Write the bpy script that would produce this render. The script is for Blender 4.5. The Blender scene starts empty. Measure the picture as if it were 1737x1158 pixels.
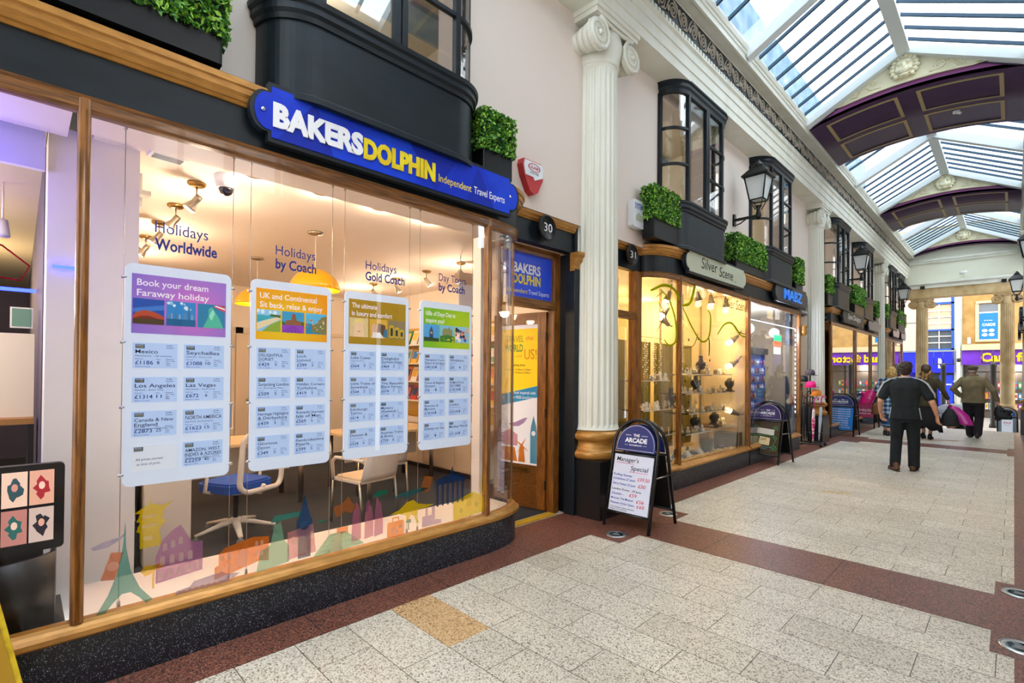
import bpy, bmesh, math, random
from mathutils import Matrix, Vector
R = math.radians
rnd = random.Random(7)
S = bpy.context.scene
COL = S.collection

# ---------------------------------------------------------------- camera
def make_camera():
    yaw, pit, rol, f = R(45.25554093), R(0.53661731), R(-0.488167), 844.06
    cy, sy, cp, sp = math.cos(yaw), math.sin(yaw), math.cos(pit), math.sin(pit)
    fw = Vector((-sy*cp, cy*cp, sp)); rt = Vector((cy, sy, 0)); dn = fw.cross(rt)
    cr, sr = math.cos(rol), math.sin(rol)
    r2 = cr*rt + sr*dn; d2 = -sr*rt + cr*dn
    m = Matrix((r2, -d2, -fw)).transposed().to_4x4()
    m.translation = Vector((0, 0, 1.55))
    cam = bpy.data.cameras.new('camera'); cam.sensor_width = 36.0
    cam.lens = f/1737*36; cam.shift_y = 44.134/1737
    cam.clip_start = .02; cam.clip_end = 300
    o = bpy.data.objects.new('camera', cam); COL.objects.link(o); o.matrix_world = m
    S.camera = o
make_camera()

# ---------------------------------------------------------------- light, exposure
W = bpy.data.worlds.new('overcast_sky'); S.world = W; W.use_nodes = True
nt = W.node_tree; nt.nodes.clear()
wo = nt.nodes.new('ShaderNodeOutputWorld'); bg = nt.nodes.new('ShaderNodeBackground')
tc = nt.nodes.new('ShaderNodeTexCoord'); no = nt.nodes.new('ShaderNodeTexNoise'); rp = nt.nodes.new('ShaderNodeValToRGB')
no.inputs['Scale'].default_value = 2.2; no.inputs['Detail'].default_value = 4
rp.color_ramp.elements[0].position = .36; rp.color_ramp.elements[0].color = (.70, .86, 1, 1)
rp.color_ramp.elements[1].position = .58; rp.color_ramp.elements[1].color = (1, 1, 1, 1)
nt.links.new(tc.outputs['Generated'], no.inputs['Vector']); nt.links.new(no.outputs['Fac'], rp.inputs['Fac'])
nt.links.new(rp.outputs['Color'], bg.inputs['Color']); nt.links.new(bg.outputs['Background'], wo.inputs['Surface'])
bg.inputs['Strength'].default_value = 4.2
S.view_settings.view_transform = 'Standard'; S.view_settings.look = 'None'
S.view_settings.gamma = 1; S.view_settings.use_curve_mapping = False
S.view_settings.exposure = 0.45
sd = bpy.data.lights.new('hazy_sun', 'SUN'); sd.energy = .6; sd.angle = R(25); sd.color = (1, .97, .92)
so = bpy.data.objects.new('hazy_sun', sd); COL.objects.link(so); so.rotation_euler = (R(-16), R(14), 0)

# ---------------------------------------------------------------- materials
def lin(h):
    h = h.lstrip('#'); o = []
    for i in (0, 2, 4):
        c = int(h[i:i+2], 16)/255
        o.append(c/12.92 if c <= .04045 else ((c+.055)/1.055)**2.4)
    return (*o, 1)
MATS = {}
def mat(name, col='808080', rough=.5, metal=0, emit=0, ecol=None, alpha=1, spec=.5, coat=0, trans=0,
        noise=None, bump=0, bscale=60):
    """noise = (colour2, scale, low, high, (sx,sy,sz))"""
    if name in MATS: return MATS[name]
    m = bpy.data.materials.new(name); m.use_nodes = True; t = m.node_tree
    b = t.nodes['Principled BSDF']; I = b.inputs
    I['Base Color'].default_value = lin(col); I['Roughness'].default_value = rough
    I['Metallic'].default_value = metal; I['Specular IOR Level'].default_value = spec
    I['Coat Weight'].default_value = coat; I['Alpha'].default_value = alpha
    I['Transmission Weight'].default_value = trans
    if emit:
        I['Emission Color'].default_value = lin(ecol or col); I['Emission Strength'].default_value = emit
    L = t.links.new
    if noise or bump:
        g = t.nodes.new('ShaderNodeNewGeometry'); mp = t.nodes.new('ShaderNodeMapping')
        L(g.outputs['Position'], mp.inputs['Vector'])
    if noise:
        c2, sc, lo, hi, st = noise
        mp.inputs['Scale'].default_value = st
        n = t.nodes.new('ShaderNodeTexNoise'); n.inputs['Scale'].default_value = sc; n.inputs['Detail'].default_value = 3
        r = t.nodes.new('ShaderNodeValToRGB'); e = r.color_ramp.elements
        e[0].position = lo; e[0].color = lin(col); e[1].position = hi; e[1].color = lin(c2)
        L(mp.outputs['Vector'], n.inputs['Vector']); L(n.outputs['Fac'], r.inputs['Fac']); L(r.outputs['Color'], I['Base Color'])
    if bump:
        n2 = t.nodes.new('ShaderNodeTexNoise'); n2.inputs['Scale'].default_value = bscale
        bp = t.nodes.new('ShaderNodeBump'); bp.inputs['Strength'].default_value = bump; bp.inputs['Distance'].default_value = .01
        L(g.outputs['Position'], n2.inputs['Vector']); L(n2.outputs['Fac'], bp.inputs['Height']); L(bp.outputs['Normal'], I['Normal'])
    MATS[name] = m; return m
def glass_mat(name, tint='FFFFFF', refl=1.0, rough=0):
    m = bpy.data.materials.new(name); m.use_nodes = True; t = m.node_tree; t.nodes.clear()
    o = t.nodes.new('ShaderNodeOutputMaterial'); tr = t.nodes.new('ShaderNodeBsdfTransparent'); gl = t.nodes.new('ShaderNodeBsdfGlossy')
    fr = t.nodes.new('ShaderNodeFresnel'); fr.inputs['IOR'].default_value = 1.45
    mu = t.nodes.new('ShaderNodeMath'); mu.operation = 'MULTIPLY'; mu.inputs[1].default_value = refl; mu.use_clamp = True
    mx = t.nodes.new('ShaderNodeMixShader'); tr.inputs['Color'].default_value = lin(tint); gl.inputs['Roughness'].default_value = rough
    L = t.links.new
    L(fr.outputs[0], mu.inputs[0]); L(mu.outputs[0], mx.inputs[0]); L(tr.outputs[0], mx.inputs[1]); L(gl.outputs[0], mx.inputs[2]); L(mx.outputs[0], o.inputs[0])
    MATS[name] = m; return m
def film_mat(name, col, op):
    """a translucent coloured film stuck on glass"""
    if name in MATS: return MATS[name]
    m = bpy.data.materials.new(name); m.use_nodes = True; t = m.node_tree; t.nodes.clear()
    o = t.nodes.new('ShaderNodeOutputMaterial'); tr = t.nodes.new('ShaderNodeBsdfTransparent')
    df = t.nodes.new('ShaderNodeBsdfDiffuse'); ts = t.nodes.new('ShaderNodeBsdfTranslucent'); a = t.nodes.new('ShaderNodeMixShader'); x = t.nodes.new('ShaderNodeMixShader')
    for q in (df, ts): q.inputs['Color'].default_value = lin(col)
    c = lin(col); tr.inputs['Color'].default_value = (.45+.55*c[0], .45+.55*c[1], .45+.55*c[2], 1)
    a.inputs[0].default_value = .5; x.inputs[0].default_value = op; L = t.links.new
    L(df.outputs[0], a.inputs[1]); L(ts.outputs[0], a.inputs[2]); L(tr.outputs[0], x.inputs[1]); L(a.outputs[0], x.inputs[2]); L(x.outputs[0], o.inputs[0])
    MATS[name] = m; return m
def speckle(name, base, cols, scale, rough=.35, brick=None, var=.12, coat=0):
    """stone: voronoi grains in several colours; brick=(w,h,ox,oy,mortar_colour) lays joints"""
    m = bpy.data.materials.new(name); m.use_nodes = True; t = m.node_tree; L = t.links.new
    b = t.nodes['Principled BSDF']; b.inputs['Roughness'].default_value = rough; b.inputs['Coat Weight'].default_value = coat
    g = t.nodes.new('ShaderNodeNewGeometry'); v = t.nodes.new('ShaderNodeTexVoronoi'); v.inputs['Scale'].default_value = scale
    L(g.outputs['Position'], v.inputs['Vector'])
    sp = t.nodes.new('ShaderNodeSeparateColor'); L(v.outputs['Color'], sp.inputs[0])
    r = t.nodes.new('ShaderNodeValToRGB'); r.color_ramp.interpolation = 'CONSTANT'
    e = r.color_ramp.elements; e[0].position = 0; e[0].color = lin(base); e[1].position = cols[0][0]; e[1].color = lin(cols[0][1])
    for p, c in cols[1:]:
        q = e.new(p); q.color = lin(c)
    L(sp.outputs[0], r.inputs['Fac']); out = r.outputs['Color']
    n = t.nodes.new('ShaderNodeTexNoise'); n.inputs['Scale'].default_value = 1.3; L(g.outputs['Position'], n.inputs['Vector'])
    mr = t.nodes.new('ShaderNodeMapRange'); mr.inputs[1].default_value = .3; mr.inputs[2].default_value = .7; mr.inputs[3].default_value = 1-var; mr.inputs[4].default_value = 1+var*.5
    L(n.outputs['Fac'], mr.inputs[0])
    mm = t.nodes.new('ShaderNodeMix'); mm.data_type = 'RGBA'; mm.blend_type = 'MULTIPLY'; mm.inputs[0].default_value = 1
    L(out, mm.inputs[6]); L(mr.outputs[0], mm.inputs[7]); out = mm.outputs[2]
    if brick:
        w, h, ox, oy, mc = brick
        mp = t.nodes.new('ShaderNodeMapping'); mp.inputs['Location'].default_value = (ox, oy, 0); L(g.outputs['Position'], mp.inputs['Vector'])
        k = t.nodes.new('ShaderNodeTexBrick'); k.inputs['Scale'].default_value = 1; k.inputs['Brick Width'].default_value = w; k.inputs['Row Height'].default_value = h
        k.inputs['Mortar Size'].default_value = .0028; k.inputs['Mortar Smooth'].default_value = .3
        k.inputs['Color1'].default_value = (.86, .85, .83, 1); k.inputs['Color2'].default_value = (1, 1, 1, 1); k.inputs['Mortar'].default_value = lin(mc)
        L(mp.outputs['Vector'], k.inputs['Vector'])
        m2 = t.nodes.new('ShaderNodeMix'); m2.data_type = 'RGBA'; m2.blend_type = 'MULTIPLY'; m2.inputs[0].default_value = 1
        L(out, m2.inputs[6]); L(k.outputs['Color'], m2.inputs[7]); out = m2.outputs[2]
    L(out, b.inputs['Base Color']); MATS[name] = m; return m

cream = mat('cream_plaster', 'E6D8CE', .6, bump=.06, bscale=25)
colwhite = mat('column_white_paint', 'E4E4D8', .5, noise=('D9D8C8', 3, .4, .7, (1, 1, .3)))
soffitw = mat('soffit_cream', 'D8D2BE', .6)
navy = mat('blue_black_gloss_paint', '0F171E', .42, noise=('162028', 4, .3, .7, (1, 1, 3)), spec=.35)
black = mat('black_gloss_paint', '0D0E10', .35, spec=.35)
gold = mat('dull_gold_paint', 'C08A42', .36, metal=.3, noise=('A06E2E', 9, .35, .75, (1, 1, 4)))
oak = mat('oak_varnish', '9A6226', .32, noise=('5E3610', 16, .35, .7, (3, 3, .35)), coat=.25)
oakh = mat('oak_varnish_horizontal', '93602A', .32, noise=('54300E', 16, .35, .7, (3, .35, 6)), coat=.25)
brass = mat('aged_brass', 'A98A55', .3, metal=1)
nickel = mat('satin_nickel', 'B9B2A6', .28, metal=1)
chrome = mat('chrome', 'D8DCE0', .15, metal=1)
white = mat('white_plastic', 'EFEDE8', .4)
ceilm = mat('shop_ceiling_paint', 'F3E6D8', .7)
shopwall = mat('shop_wall_paint', 'EBDDCB', .7)
carpet = mat('charcoal_carpet', '33363E', .95, noise=('24262C', 180, .4, .6, (1, 1, 1)))
blackm = mat('black_plastic', '15151A', .5)
grey = mat('grey_plastic', '6F737A', .5)
bulb = mat('lit_bulb', 'FFE9C0', .5, emit=14, ecol='FFE2B0')
granite = speckle('black_speckled_granite', '12141C', [(.55, '1C2130'), (.82, '3A4354'), (.95, 'B4BCCB')], 260, .38)
redgran = speckle('red_brown_granite', '6A4034', [(.3, '84503F'), (.55, '473432'), (.75, '9A6652'), (.93, '2E2525')], 150, .40)
tiles = speckle('light_granite_paving', 'D6CEBE', [(.42, 'E6DFD0'), (.70, 'B3A896'), (.88, '7B7468')], 145, .42,
                brick=(.62, .308, 2.86+6.2, -1.74+.308*40, '6A665E'), coat=0)
tantile = speckle('tan_granite_paving', 'CDA97A', [(.42, 'DDB98A'), (.70, 'A9865B'), (.88, '77593A')], 145, .42)
glass = glass_mat('shop_glass', 'FFFFFF', .42)
roofglass = glass_mat('roof_glass', 'EAF3F8', .5, .05)
lampglass = mat('frosted_lantern_glass', 'E8ECEA', .35, trans=.35)

# ---------------------------------------------------------------- mesh helper
_TXT = {}
def text_geo(s, bold):
    k = (s, bold)
    if k in _TXT: return _TXT[k]
    c = bpy.data.curves.new('t', 'FONT'); c.body = s; c.size = 1; c.resolution_u = 3; c.offset = bold
    c.fill_mode = 'FRONT'
    o = bpy.data.objects.new('t', c); COL.objects.link(o)
    dg = bpy.context.evaluated_depsgraph_get(); m = bpy.data.meshes.new_from_object(o.evaluated_get(dg))
    v = [tuple(x.co) for x in m.vertices]; f = [tuple(p.vertices) for p in m.polygons]
    bpy.data.objects.remove(o); bpy.data.curves.remove(c); bpy.data.meshes.remove(m)
    xs = [p[0] for p in v] or [0, 1]; _TXT[k] = (v, f, min(xs), max(xs)); return _TXT[k]
XF = (Vector((0, 1, 0)), Vector((0, 0, 1)), Vector((1, 0, 0)))     # right, up, out for a face looking to +x
YB = (Vector((1, 0, 0)), Vector((0, 0, 1)), Vector((0, -1, 0)))    # for a face looking to -y
class B:
    def __init__(s): s.v = []; s.f = []; s.mi = []; s.sm = []; s.ms = []
    def _m(s, m):
        if m not in s.ms: s.ms.append(m)
        return s.ms.index(m)
    def add(s, vs, fs, m, smooth=False):
        o = len(s.v); s.v += [tuple(p) for p in vs]; k = s._m(m)
        for f in fs: s.f.append(tuple(i+o for i in f)); s.mi.append(k); s.sm.append(smooth)
        return s
    def box(s, x0, x1, y0, y1, z0, z1, m):
        vs = [(x, y, z) for x in (x0, x1) for y in (y0, y1) for z in (z0, z1)]
        return s.add(vs, [(0, 1, 3, 2), (4, 6, 7, 5), (0, 4, 5, 1), (2, 3, 7, 6), (0, 2, 6, 4), (1, 5, 7, 3)], m)
    def bbox(s, x0, x1, y0, y1, z0, z1, m, r=.01, ax=2):
        """box with rounded edges along one axis"""
        lim = [(x0, x1), (y0, y1), (z0, z1)]; a, b = [i for i in range(3) if i != ax]
        pl = rrect(lim[a][0], lim[a][1], lim[b][0], lim[b][1], r)
        vs = []
        for q in lim[ax]:
            for u, w in pl:
                p = [0, 0, 0]; p[ax] = q; p[a] = u; p[b] = w; vs.append(tuple(p))
        n = len(pl)
        fs = [(i, (i+1) % n, n+(i+1) % n, n+i) for i in range(n)]
        fs += [tuple(range(n)), tuple(range(n, 2*n))]
        return s.add(vs, fs, m)
    def pl(s, poly, O, fr, d, m, smooth=False):
        """2-D polygon laid on a plane: O origin, fr=(right, up, out), extruded by d outwards (d=0: flat)"""
        O = Vector(O); r, u, o = fr; n = len(poly)
        a = [O+r*p[0]+u*p[1] for p in poly]
        if not d: return s.add(a, [tuple(range(n))], m)
        b = [p+o*d for p in a]
        return s.add(a+b, [tuple(range(n))[::-1], tuple(range(n, 2*n))]+[(i, (i+1) % n, n+(i+1) % n, n+i) for i in range(n)], m, smooth)
    def quad(s, a, b, c, d, m): return s.add([a, b, c, d], [(0, 1, 2, 3)], m)
    def text(s, t, O, fr, m, w=None, h=None, bold=0, d=0, shear=0):
        """text with left end of the baseline at O, w wide, capitals h tall"""
        v, f, x0, x1 = text_geo(t, bold)
        if not v: return s
        O = Vector(O); r, u, o = fr
        ky = h/.73 if h else w/(x1-x0); kx = w/(x1-x0) if w else ky
        P = [O+r*((p[0]-x0)*kx+shear*p[1]*ky)+u*(p[1]*ky) for p in v]
        if d:
            n = len(P); Q = [p+o*d for p in P]; ed = {}
            for q in f:
                for i in range(len(q)):
                    e = (q[i], q[(i+1) % len(q)]); kk = tuple(sorted(e))
                    if kk in ed: ed[kk] = None
                    else: ed[kk] = e
            sides = [(e[0], e[1], e[1]+n, e[0]+n) for e in ed.values() if e]
            return s.add(P+Q, [tuple(i+n for i in q) for q in f]+sides, m)
        return s.add(P, f, m)
    def lathe(s, prof, c, m, n=16, ax=2, a0=0, a1=2*math.pi, sx=1, sy=1, smooth=True, cap=True):
        cl = abs(a1-a0-2*math.pi) < 1e-6; k = n if cl else n+1; vs = []
        for r, z in prof:
            for i in range(k):
                a = a0+(a1-a0)*i/n; p = (r*math.cos(a)*sx, r*math.sin(a)*sy, z)
                if ax == 0: p = (p[2], p[0], p[1])
                elif ax == 1: p = (p[1], p[2], p[0])
                vs.append((p[0]+c[0], p[1]+c[1], p[2]+c[2]))
        fs = []
        for j in range(len(prof)-1):
            for i in range(n):
                i2 = (i+1) % k; fs.append((j*k+i, j*k+i2, (j+1)*k+i2, (j+1)*k+i))
        if cl and cap:
            if prof[0][0] > 1e-5: fs.append(tuple(range(k))[::-1])
            if prof[-1][0] > 1e-5: fs.append(tuple(range((len(prof)-1)*k, len(prof)*k)))
        return s.add(vs, fs, m, smooth)
    def ell(s, c, r, m, n=10, k=6):
        if not hasattr(r, '__len__'): r = (r, r, r)
        vs = [(c[0], c[1], c[2]-r[2])]
        for j in range(1, k):
            t = -math.pi/2+math.pi*j/k
            for i in range(n):
                a = 2*math.pi*i/n; vs.append((c[0]+r[0]*math.cos(t)*math.cos(a), c[1]+r[1]*math.cos(t)*math.sin(a), c[2]+r[2]*math.sin(t)))
        vs.append((c[0], c[1], c[2]+r[2])); fs = [(0, 1+(i+1) % n, 1+i) for i in range(n)]
        for j in range(k-2):
            for i in range(n): fs.append((1+j*n+i, 1+j*n+(i+1) % n, 1+(j+1)*n+(i+1) % n, 1+(j+1)*n+i))
        b = 1+(k-2)*n; fs += [(b+i, b+(i+1) % n, len(vs)-1) for i in range(n)]
        return s.add(vs, fs, m, True)
    def tube(s, pts, r, m, n=8, closed=False, flat=None, smooth=True):
        pts = [Vector(p) for p in pts]; N = len(pts); vs = []; up = None
        for i, p in enumerate(pts):
            t = ((pts[(i+1) % N] if closed or i < N-1 else p)-(pts[i-1] if closed or i else p)).normalized()
            if up is None: up = Vector((0, 0, 1)) if abs(t.z) < .9 else Vector((1, 0, 0))
            a = t.cross(up)
            if a.length < 1e-4: a = t.orthogonal()
            a.normalize(); b = a.cross(t).normalized(); up = b
            rr = r[i] if hasattr(r, '__len__') else r; fl = flat or 1
            for k in range(n):
                g = 2*math.pi*k/n; vs.append(p+a*rr*math.cos(g)+b*rr*fl*math.sin(g))
        fs = []
        for i in range(N if closed else N-1):
            for k in range(n):
                j = (i+1) % N; fs.append((i*n+k, i*n+(k+1) % n, j*n+(k+1) % n, j*n+k))
        if not closed: fs += [tuple(range(n))[::-1], tuple(range((N-1)*n, N*n))]
        return s.add(vs, fs, m, smooth)
    def sweep(s, path, prof, m, closed=False, smooth=False):
        """profile [(out, z)] swept along a plan path [(x, y)]; out is to the right of travel"""
        N = len(path); P = [Vector(p).to_2d() if len(p) > 2 else Vector(p) for p in path]; off = []
        for i in range(N):
            ds = []
            if closed or i > 0: ds.append((P[i]-P[i-1]).normalized())
            if closed or i < N-1: ds.append((P[(i+1) % N]-P[i]).normalized())
            ns = [Vector((d.y, -d.x)) for d in ds]
            if len(ns) == 1: off.append(ns[0])
            else:
                q = (ns[0]+ns[1]); q = q/max(q.length_squared/2, .15); off.append(q)
        k = len(prof); vs = []
        for i in range(N):
            for o, z in prof: q = P[i]+off[i]*o; vs.append((q.x, q.y, z))
        fs = []
        for i in range(N if closed else N-1):
            j = (i+1) % N
            for a in range(k): b = (a+1) % k; fs.append((i*k+a, i*k+b, j*k+b, j*k+a))
        if not closed: fs += [tuple(range(k))[::-1], tuple(range((N-1)*k, N*k))]
        return s.add(vs, fs, m, smooth)
    def obj(s, name, parent=None, world=False, smooth_angle=None):
        me = bpy.data.meshes.new(name); V = s.v
        if world and parent is not None:
            iv = parent_matrix(parent).inverted(); V = [tuple(iv @ Vector(p)) for p in V]
        me.from_pydata(V, [], s.f)
        for m in s.ms: me.materials.append(m)
        me.polygons.foreach_set('material_index', s.mi); me.polygons.foreach_set('use_smooth', s.sm)
        bm = bmesh.new(); bm.from_mesh(me); bmesh.ops.recalc_face_normals(bm, faces=bm.faces); bm.to_mesh(me); bm.free()
        me.update()
        o = bpy.data.objects.new(name, me); COL.objects.link(o)
        if parent is not None: o.parent = parent
        return o
def parent_matrix(o):
    m = Matrix.LocRotScale(o.location, o.rotation_euler, o.scale)
    return parent_matrix(o.parent) @ m if o.parent else m
def rrect(x0, x1, y0, y1, r, n=4):
    o = []
    for cx, cy, a in ((x1-r, y1-r, 0), (x0+r, y1-r, 90), (x0+r, y0+r, 180), (x1-r, y0+r, 270)):
        for i in range(n+1):
            t = R(a+90*i/n); o.append((cx+r*math.cos(t), cy+r*math.sin(t)))
    return o
def arc(cx, cy, r, a0, a1, n=8, ry=None):
    return [(cx+r*math.cos(R(a0+(a1-a0)*i/n)), cy+(ry or r)*math.sin(R(a0+(a1-a0)*i/n))) for i in range(n+1)]
def thing(name, label, cat, loc=(0, 0, 0), rz=0, group=None):
    o = bpy.data.objects.new(name, None); COL.objects.link(o); o.empty_display_size = .1
    o.location = loc; o.rotation_euler = (0, 0, rz); o['label'] = label; o['category'] = cat
    if group: o['group'] = group
    return o
def tag(o, label, cat, group=None, kind=None):
    o['label'] = label; o['category'] = cat
    if group: o['group'] = group
    if kind: o['kind'] = kind
    return o
def struct(o, label=None):
    o['kind'] = 'structure'
    if label: o['label'] = label
    return o
def empty_struct(name, label=None, loc=(0, 0, 0)):
    o = bpy.data.objects.new(name, None); COL.objects.link(o); o.empty_display_size = .1; o.location = loc
    return struct(o, label)
def dup(root, loc, rz=None, label=None, group=None):
    r = root.copy(); COL.objects.link(r); r.location = loc
    if rz is not None: r.rotation_euler = (0, 0, rz)
    if label: r['label'] = label
    if group: r['group'] = group
    def rec(a, b):
        for ch in a.children:
            c = ch.copy(); COL.objects.link(c); c.parent = b; rec(ch, c)
    rec(root, r); return r
def lamp(loc, power, col, rad=.04, name='bulb_or_fill_light', parent=None, spot=None, aim=None):
    l = bpy.data.lights.new(name, 'SPOT' if spot else 'POINT'); l.energy = power; l.color = lin(col)[:3]; l.shadow_soft_size = rad
    if spot: l.spot_size = R(spot); l.spot_blend = .6
    o = bpy.data.objects.new(name, l); COL.objects.link(o); o.location = loc
    if aim: o.rotation_euler = (Vector(aim)).to_track_quat('-Z', 'Y').to_euler()
    if parent: o.parent = parent; o.location = parent_matrix(parent).inverted() @ Vector(loc)
    return o
# ================================================================ floor
XL, XR, XC = -3.16, .28, -1.33
YE = 25.5                                   # inner face of the end wall
b = B(); b.box(-3.75, .9, -8, 19.6, -.05, 0, tiles); struct(b.obj('floor'), 'arcade floor of pale speckled granite paving')
fl = bpy.data.objects['floor']
b = B(); b.box(-2.86, -2.24, 1.74, 2.048, 0, .0012, tantile); b.obj('stained_paving', fl)
def border(n, x0, x1, y0, y1): 
    b = B(); b.box(x0, x1, y0, y1, 0, .002, redgran)
    for k in range(1, int(max(x1-x0, y1-y0)/.93)+1):
        if y1-y0 > x1-x0: b.box(x0, x1, y0+k*.93-.002, y0+k*.93+.002, .002, .0024, blackm)
        else: b.box(x0+k*.93-.002, x0+k*.93+.002, y0, y1, .002, .0024, blackm)
    struct(b.obj('trim_%d' % n), 'red-brown granite border strip in the floor')
border(1, -3.5, -2.86, -8, 19.6); border(2, -.0, .5, -8, 19.6)
for i, yc in enumerate((4.59, 14.4)):
    border(3+i, -2.86, 0, yc-.35, yc+.35)
    b = B(); b.box(-2.86, -2.53, yc-.68, yc+.68, 0, .0026, redgran); b.box(-.1, 0, yc-.68, yc+.68, 0, .0026, redgran)
    struct(b.obj('trim_%d' % (6+i)), 'red-brown granite square around floor lights')
# ================================================================ side walls
def wall(side, x0, x1, m=cream):
    b = B(); b.box(x0, x1, -8, YE+.3, 3.16, 3.84, m); b.box(x0, x1, -8, YE+.3, 5.29, 5.44, m); y = -8
    for a, c in [(1.09, 2.65), (6.11, 7.67), (9.36, 10.92), (14.21, 15.77), (17.36, 18.92), (21.66, 23.22), (23.61, 25.1)]+[(YE+.3, 0)]:
        b.box(x0, x1, y, a, 3.84, 5.29, m); y = c
    return struct(b.obj('wall_'+side), 'cream plastered upper wall of the arcade')
wall('left', -3.65, -3.35)
wall('right', .72, 1.0)
# ---- entablature: architrave, dentils, frieze with scrolls, cornice; mirrored on the right
def entab(side, wx, sg, y0, y1):
    P = [(0, y0), (0, y1)]
    def X(prof): return [(wx+sg*o, z) for o, z in prof]
    def run(name, prof, m, lab):
        b = B(); n = len(prof); vs = [(wx+sg*o, y, z) for y in (y0, y1) for o, z in prof]
        b.add(vs, [(i, (i+1) % n, n+(i+1) % n, n+i) for i in range(n)]+[tuple(range(n))[::-1], tuple(range(n, 2*n))], m)
        return struct(b.obj(name), lab)
    k = 10 if side == 'left' else 20
    run('trim_%d' % k, [(0, 5.43), (.33, 5.43), (.33, 5.55), (.345, 5.555), (.345, 5.69), (.36, 5.695), (.36, 5.80), (.39, 5.82), (.39, 5.845), (0, 5.845)], colwhite, 'cream stepped architrave over the columns')
    t = run('trim_%d' % (k+1), [(0, 5.845), (.35, 5.845), (.35, 5.91), (0, 5.91)], colwhite, 'dentil band under the dark frieze')
    b = B(); y = y0
    while y < y1:
        b.box(wx+sg*.35, wx+sg*.385, y, y+.05, 5.85, 5.905, colwhite); y += .085
    b.obj('dentils', t); bpy.data.objects['dentils' if side == 'left' else 'dentils.001']['kind'] = 'stuff'
    f = run('trim_%d' % (k+2), [(0, 5.91), (.365, 5.91), (.365, 6.22), (0, 6.22)], mat('frieze_blue_black', '1D2129', .5), 'dark frieze with raised running scrolls')
    b = B(); fm = mat('frieze_scroll_bronze', 'A79C8B', .45); y = max(y0, 2.0) if side == 'left' else 9
    fr = XF if sg > 0 else (Vector((0, -1, 0)), Vector((0, 0, 1)), Vector((-1, 0, 0)))
    j = 0
    while y < y1-.3:
        pts = []; d = 1 if j % 2 else -1
        for i in range(19):
            a = i/18*2.25*2*math.pi; rr = .105*(1-i/18*.88)
            pts.append((wx+sg*.373, y+rr*math.sin(a)*.95, 6.065+d*rr*math.cos(a)*1.1))
        b.tube(pts, .0105, fm, 5)
        c = [(wx+sg*.373, y+.17+.14*math.cos(R(180-s_)), 6.065+d*.115*math.sin(R(s_))*-1) for s_ in range(0, 181, 45)]
        b.tube([(wx+sg*.373, y, 6.065+d*.115), (wx+sg*.373, y+.1, 6.065+d*.09), (wx+sg*.373, y+.16, 6.065-d*.02), (wx+sg*.373, y+.23, 6.065-d*.11)], .012, fm, 5)
        b.ell((wx+sg*.377, y+.165, 6.065+d*.04), (.012, .03, .045), fm, 6, 4)
        y += .285; j += 1
    b.obj('scroll_relief', f)
    run('trim_%d' % (k+3), [(0, 6.22), (.34, 6.22), (.36, 6.25), (.50, 6.25), (.50, 6.235), (.53, 6.235), (.53, 6.31), (.545, 6.32), (.545, 6.36), (.56, 6.37), (.575, 6.43), (.575, 6.46), (.35, 6.5), (0, 6.5)], colwhite, 'cream projecting cornice below the roof glazing')
entab('left', -3.35, 1, -8, YE); entab('right', .72, -1, -8, YE)
# parapets and gutters of the buildings outside the roof
brickm = mat('slate_blue_render', '6F8FA6', .8, noise=('9DB4C2', 2.2, .35, .7, (1, 1, 1)))
for nm, x0, x1, zt in (('wall_parapet', -4.9, -4.5, 10.55), ('wall_gutter', 1.1, 1.3, 7.0)):
    b = B(); b.box(x0, x1, -8, YE+.3, 5.44, zt, brickm); struct(b.obj(nm), 'slate-blue outer wall seen through the roof glass')
b = B(); b.box(-4.5, -3.35, -8, YE+.3, 6.3, 6.5, grey); struct(b.obj('trim_30'), 'lead gutter outside the glass roof')
b = B(); b.box(.72, 1.1, -8, YE+.3, 6.3, 6.5, grey); struct(b.obj('trim_31'), 'lead gutter outside the glass roof on the right')
# ================================================================ glass roof
ZE, ZR, EX = 6.47, 7.24, 1.47
roof = empty_struct('ceiling', 'pitched glass roof over the arcade')
rafw = mat('roof_white_paint', 'DCE2E2', .5); barm = mat('glazing_bar_blue_grey', '2E4B63', .5)
def slope_bar(bd, sg, y, w, h, m, drop=0):
    """a bar running up the slope, w wide along y, h deep"""
    a = (XC+sg*EX, ZE-drop); c = (XC, ZR-drop)
    vs = []
    for (x, z) in (a, c):
        for yy in (y-w/2, y+w/2):
            vs += [(x, yy, z), (x, yy, z-h)]
    bd.add(vs, [(0, 1, 3, 2), (4, 6, 7, 5), (0, 4, 5, 1), (2, 3, 7, 6), (0, 2, 6, 4), (1, 5, 7, 3)], m)
ARCH = [3.75, 10.87, 18.1, 25.2]
bars = B(); raf = B()
for i, y0 in enumerate([-6+.0]+ARCH[:-1]):
    y1 = ARCH[i]; 
    for sg in (-1, 1):
        n = 18
        for k in range(1, n):
            y = y0+(y1-y0)*k/n
            if k == 9: slope_bar(raf, sg, y+.42, .15, .2, rafw)
            else: slope_bar(bars, sg, y, .035, .05, barm)
for y in ARCH:
    for sg in (-1, 1): slope_bar(raf, sg, y-.1, .2, .16, rafw)
raf.box(XC-.09, XC+.09, -8, YE, ZR-.17, ZR+.02, rafw)
for sg in (-1, 1):
    x = XC+sg*EX; raf.box(min(x, x+sg*.12), max(x, x+sg*.12), -8, YE, ZE-.09, ZE+.02, rafw)
raf.obj('rafters', roof); bars.obj('glazing_bars', roof)
for sg in (-1, 1):
    b = B(); x = XC+sg*EX; b.quad((x, -8, ZE), (x, YE, ZE), (XC, YE, ZR), (XC, -8, ZR), roofglass); b.obj('glazing', roof)
b = B()
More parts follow.
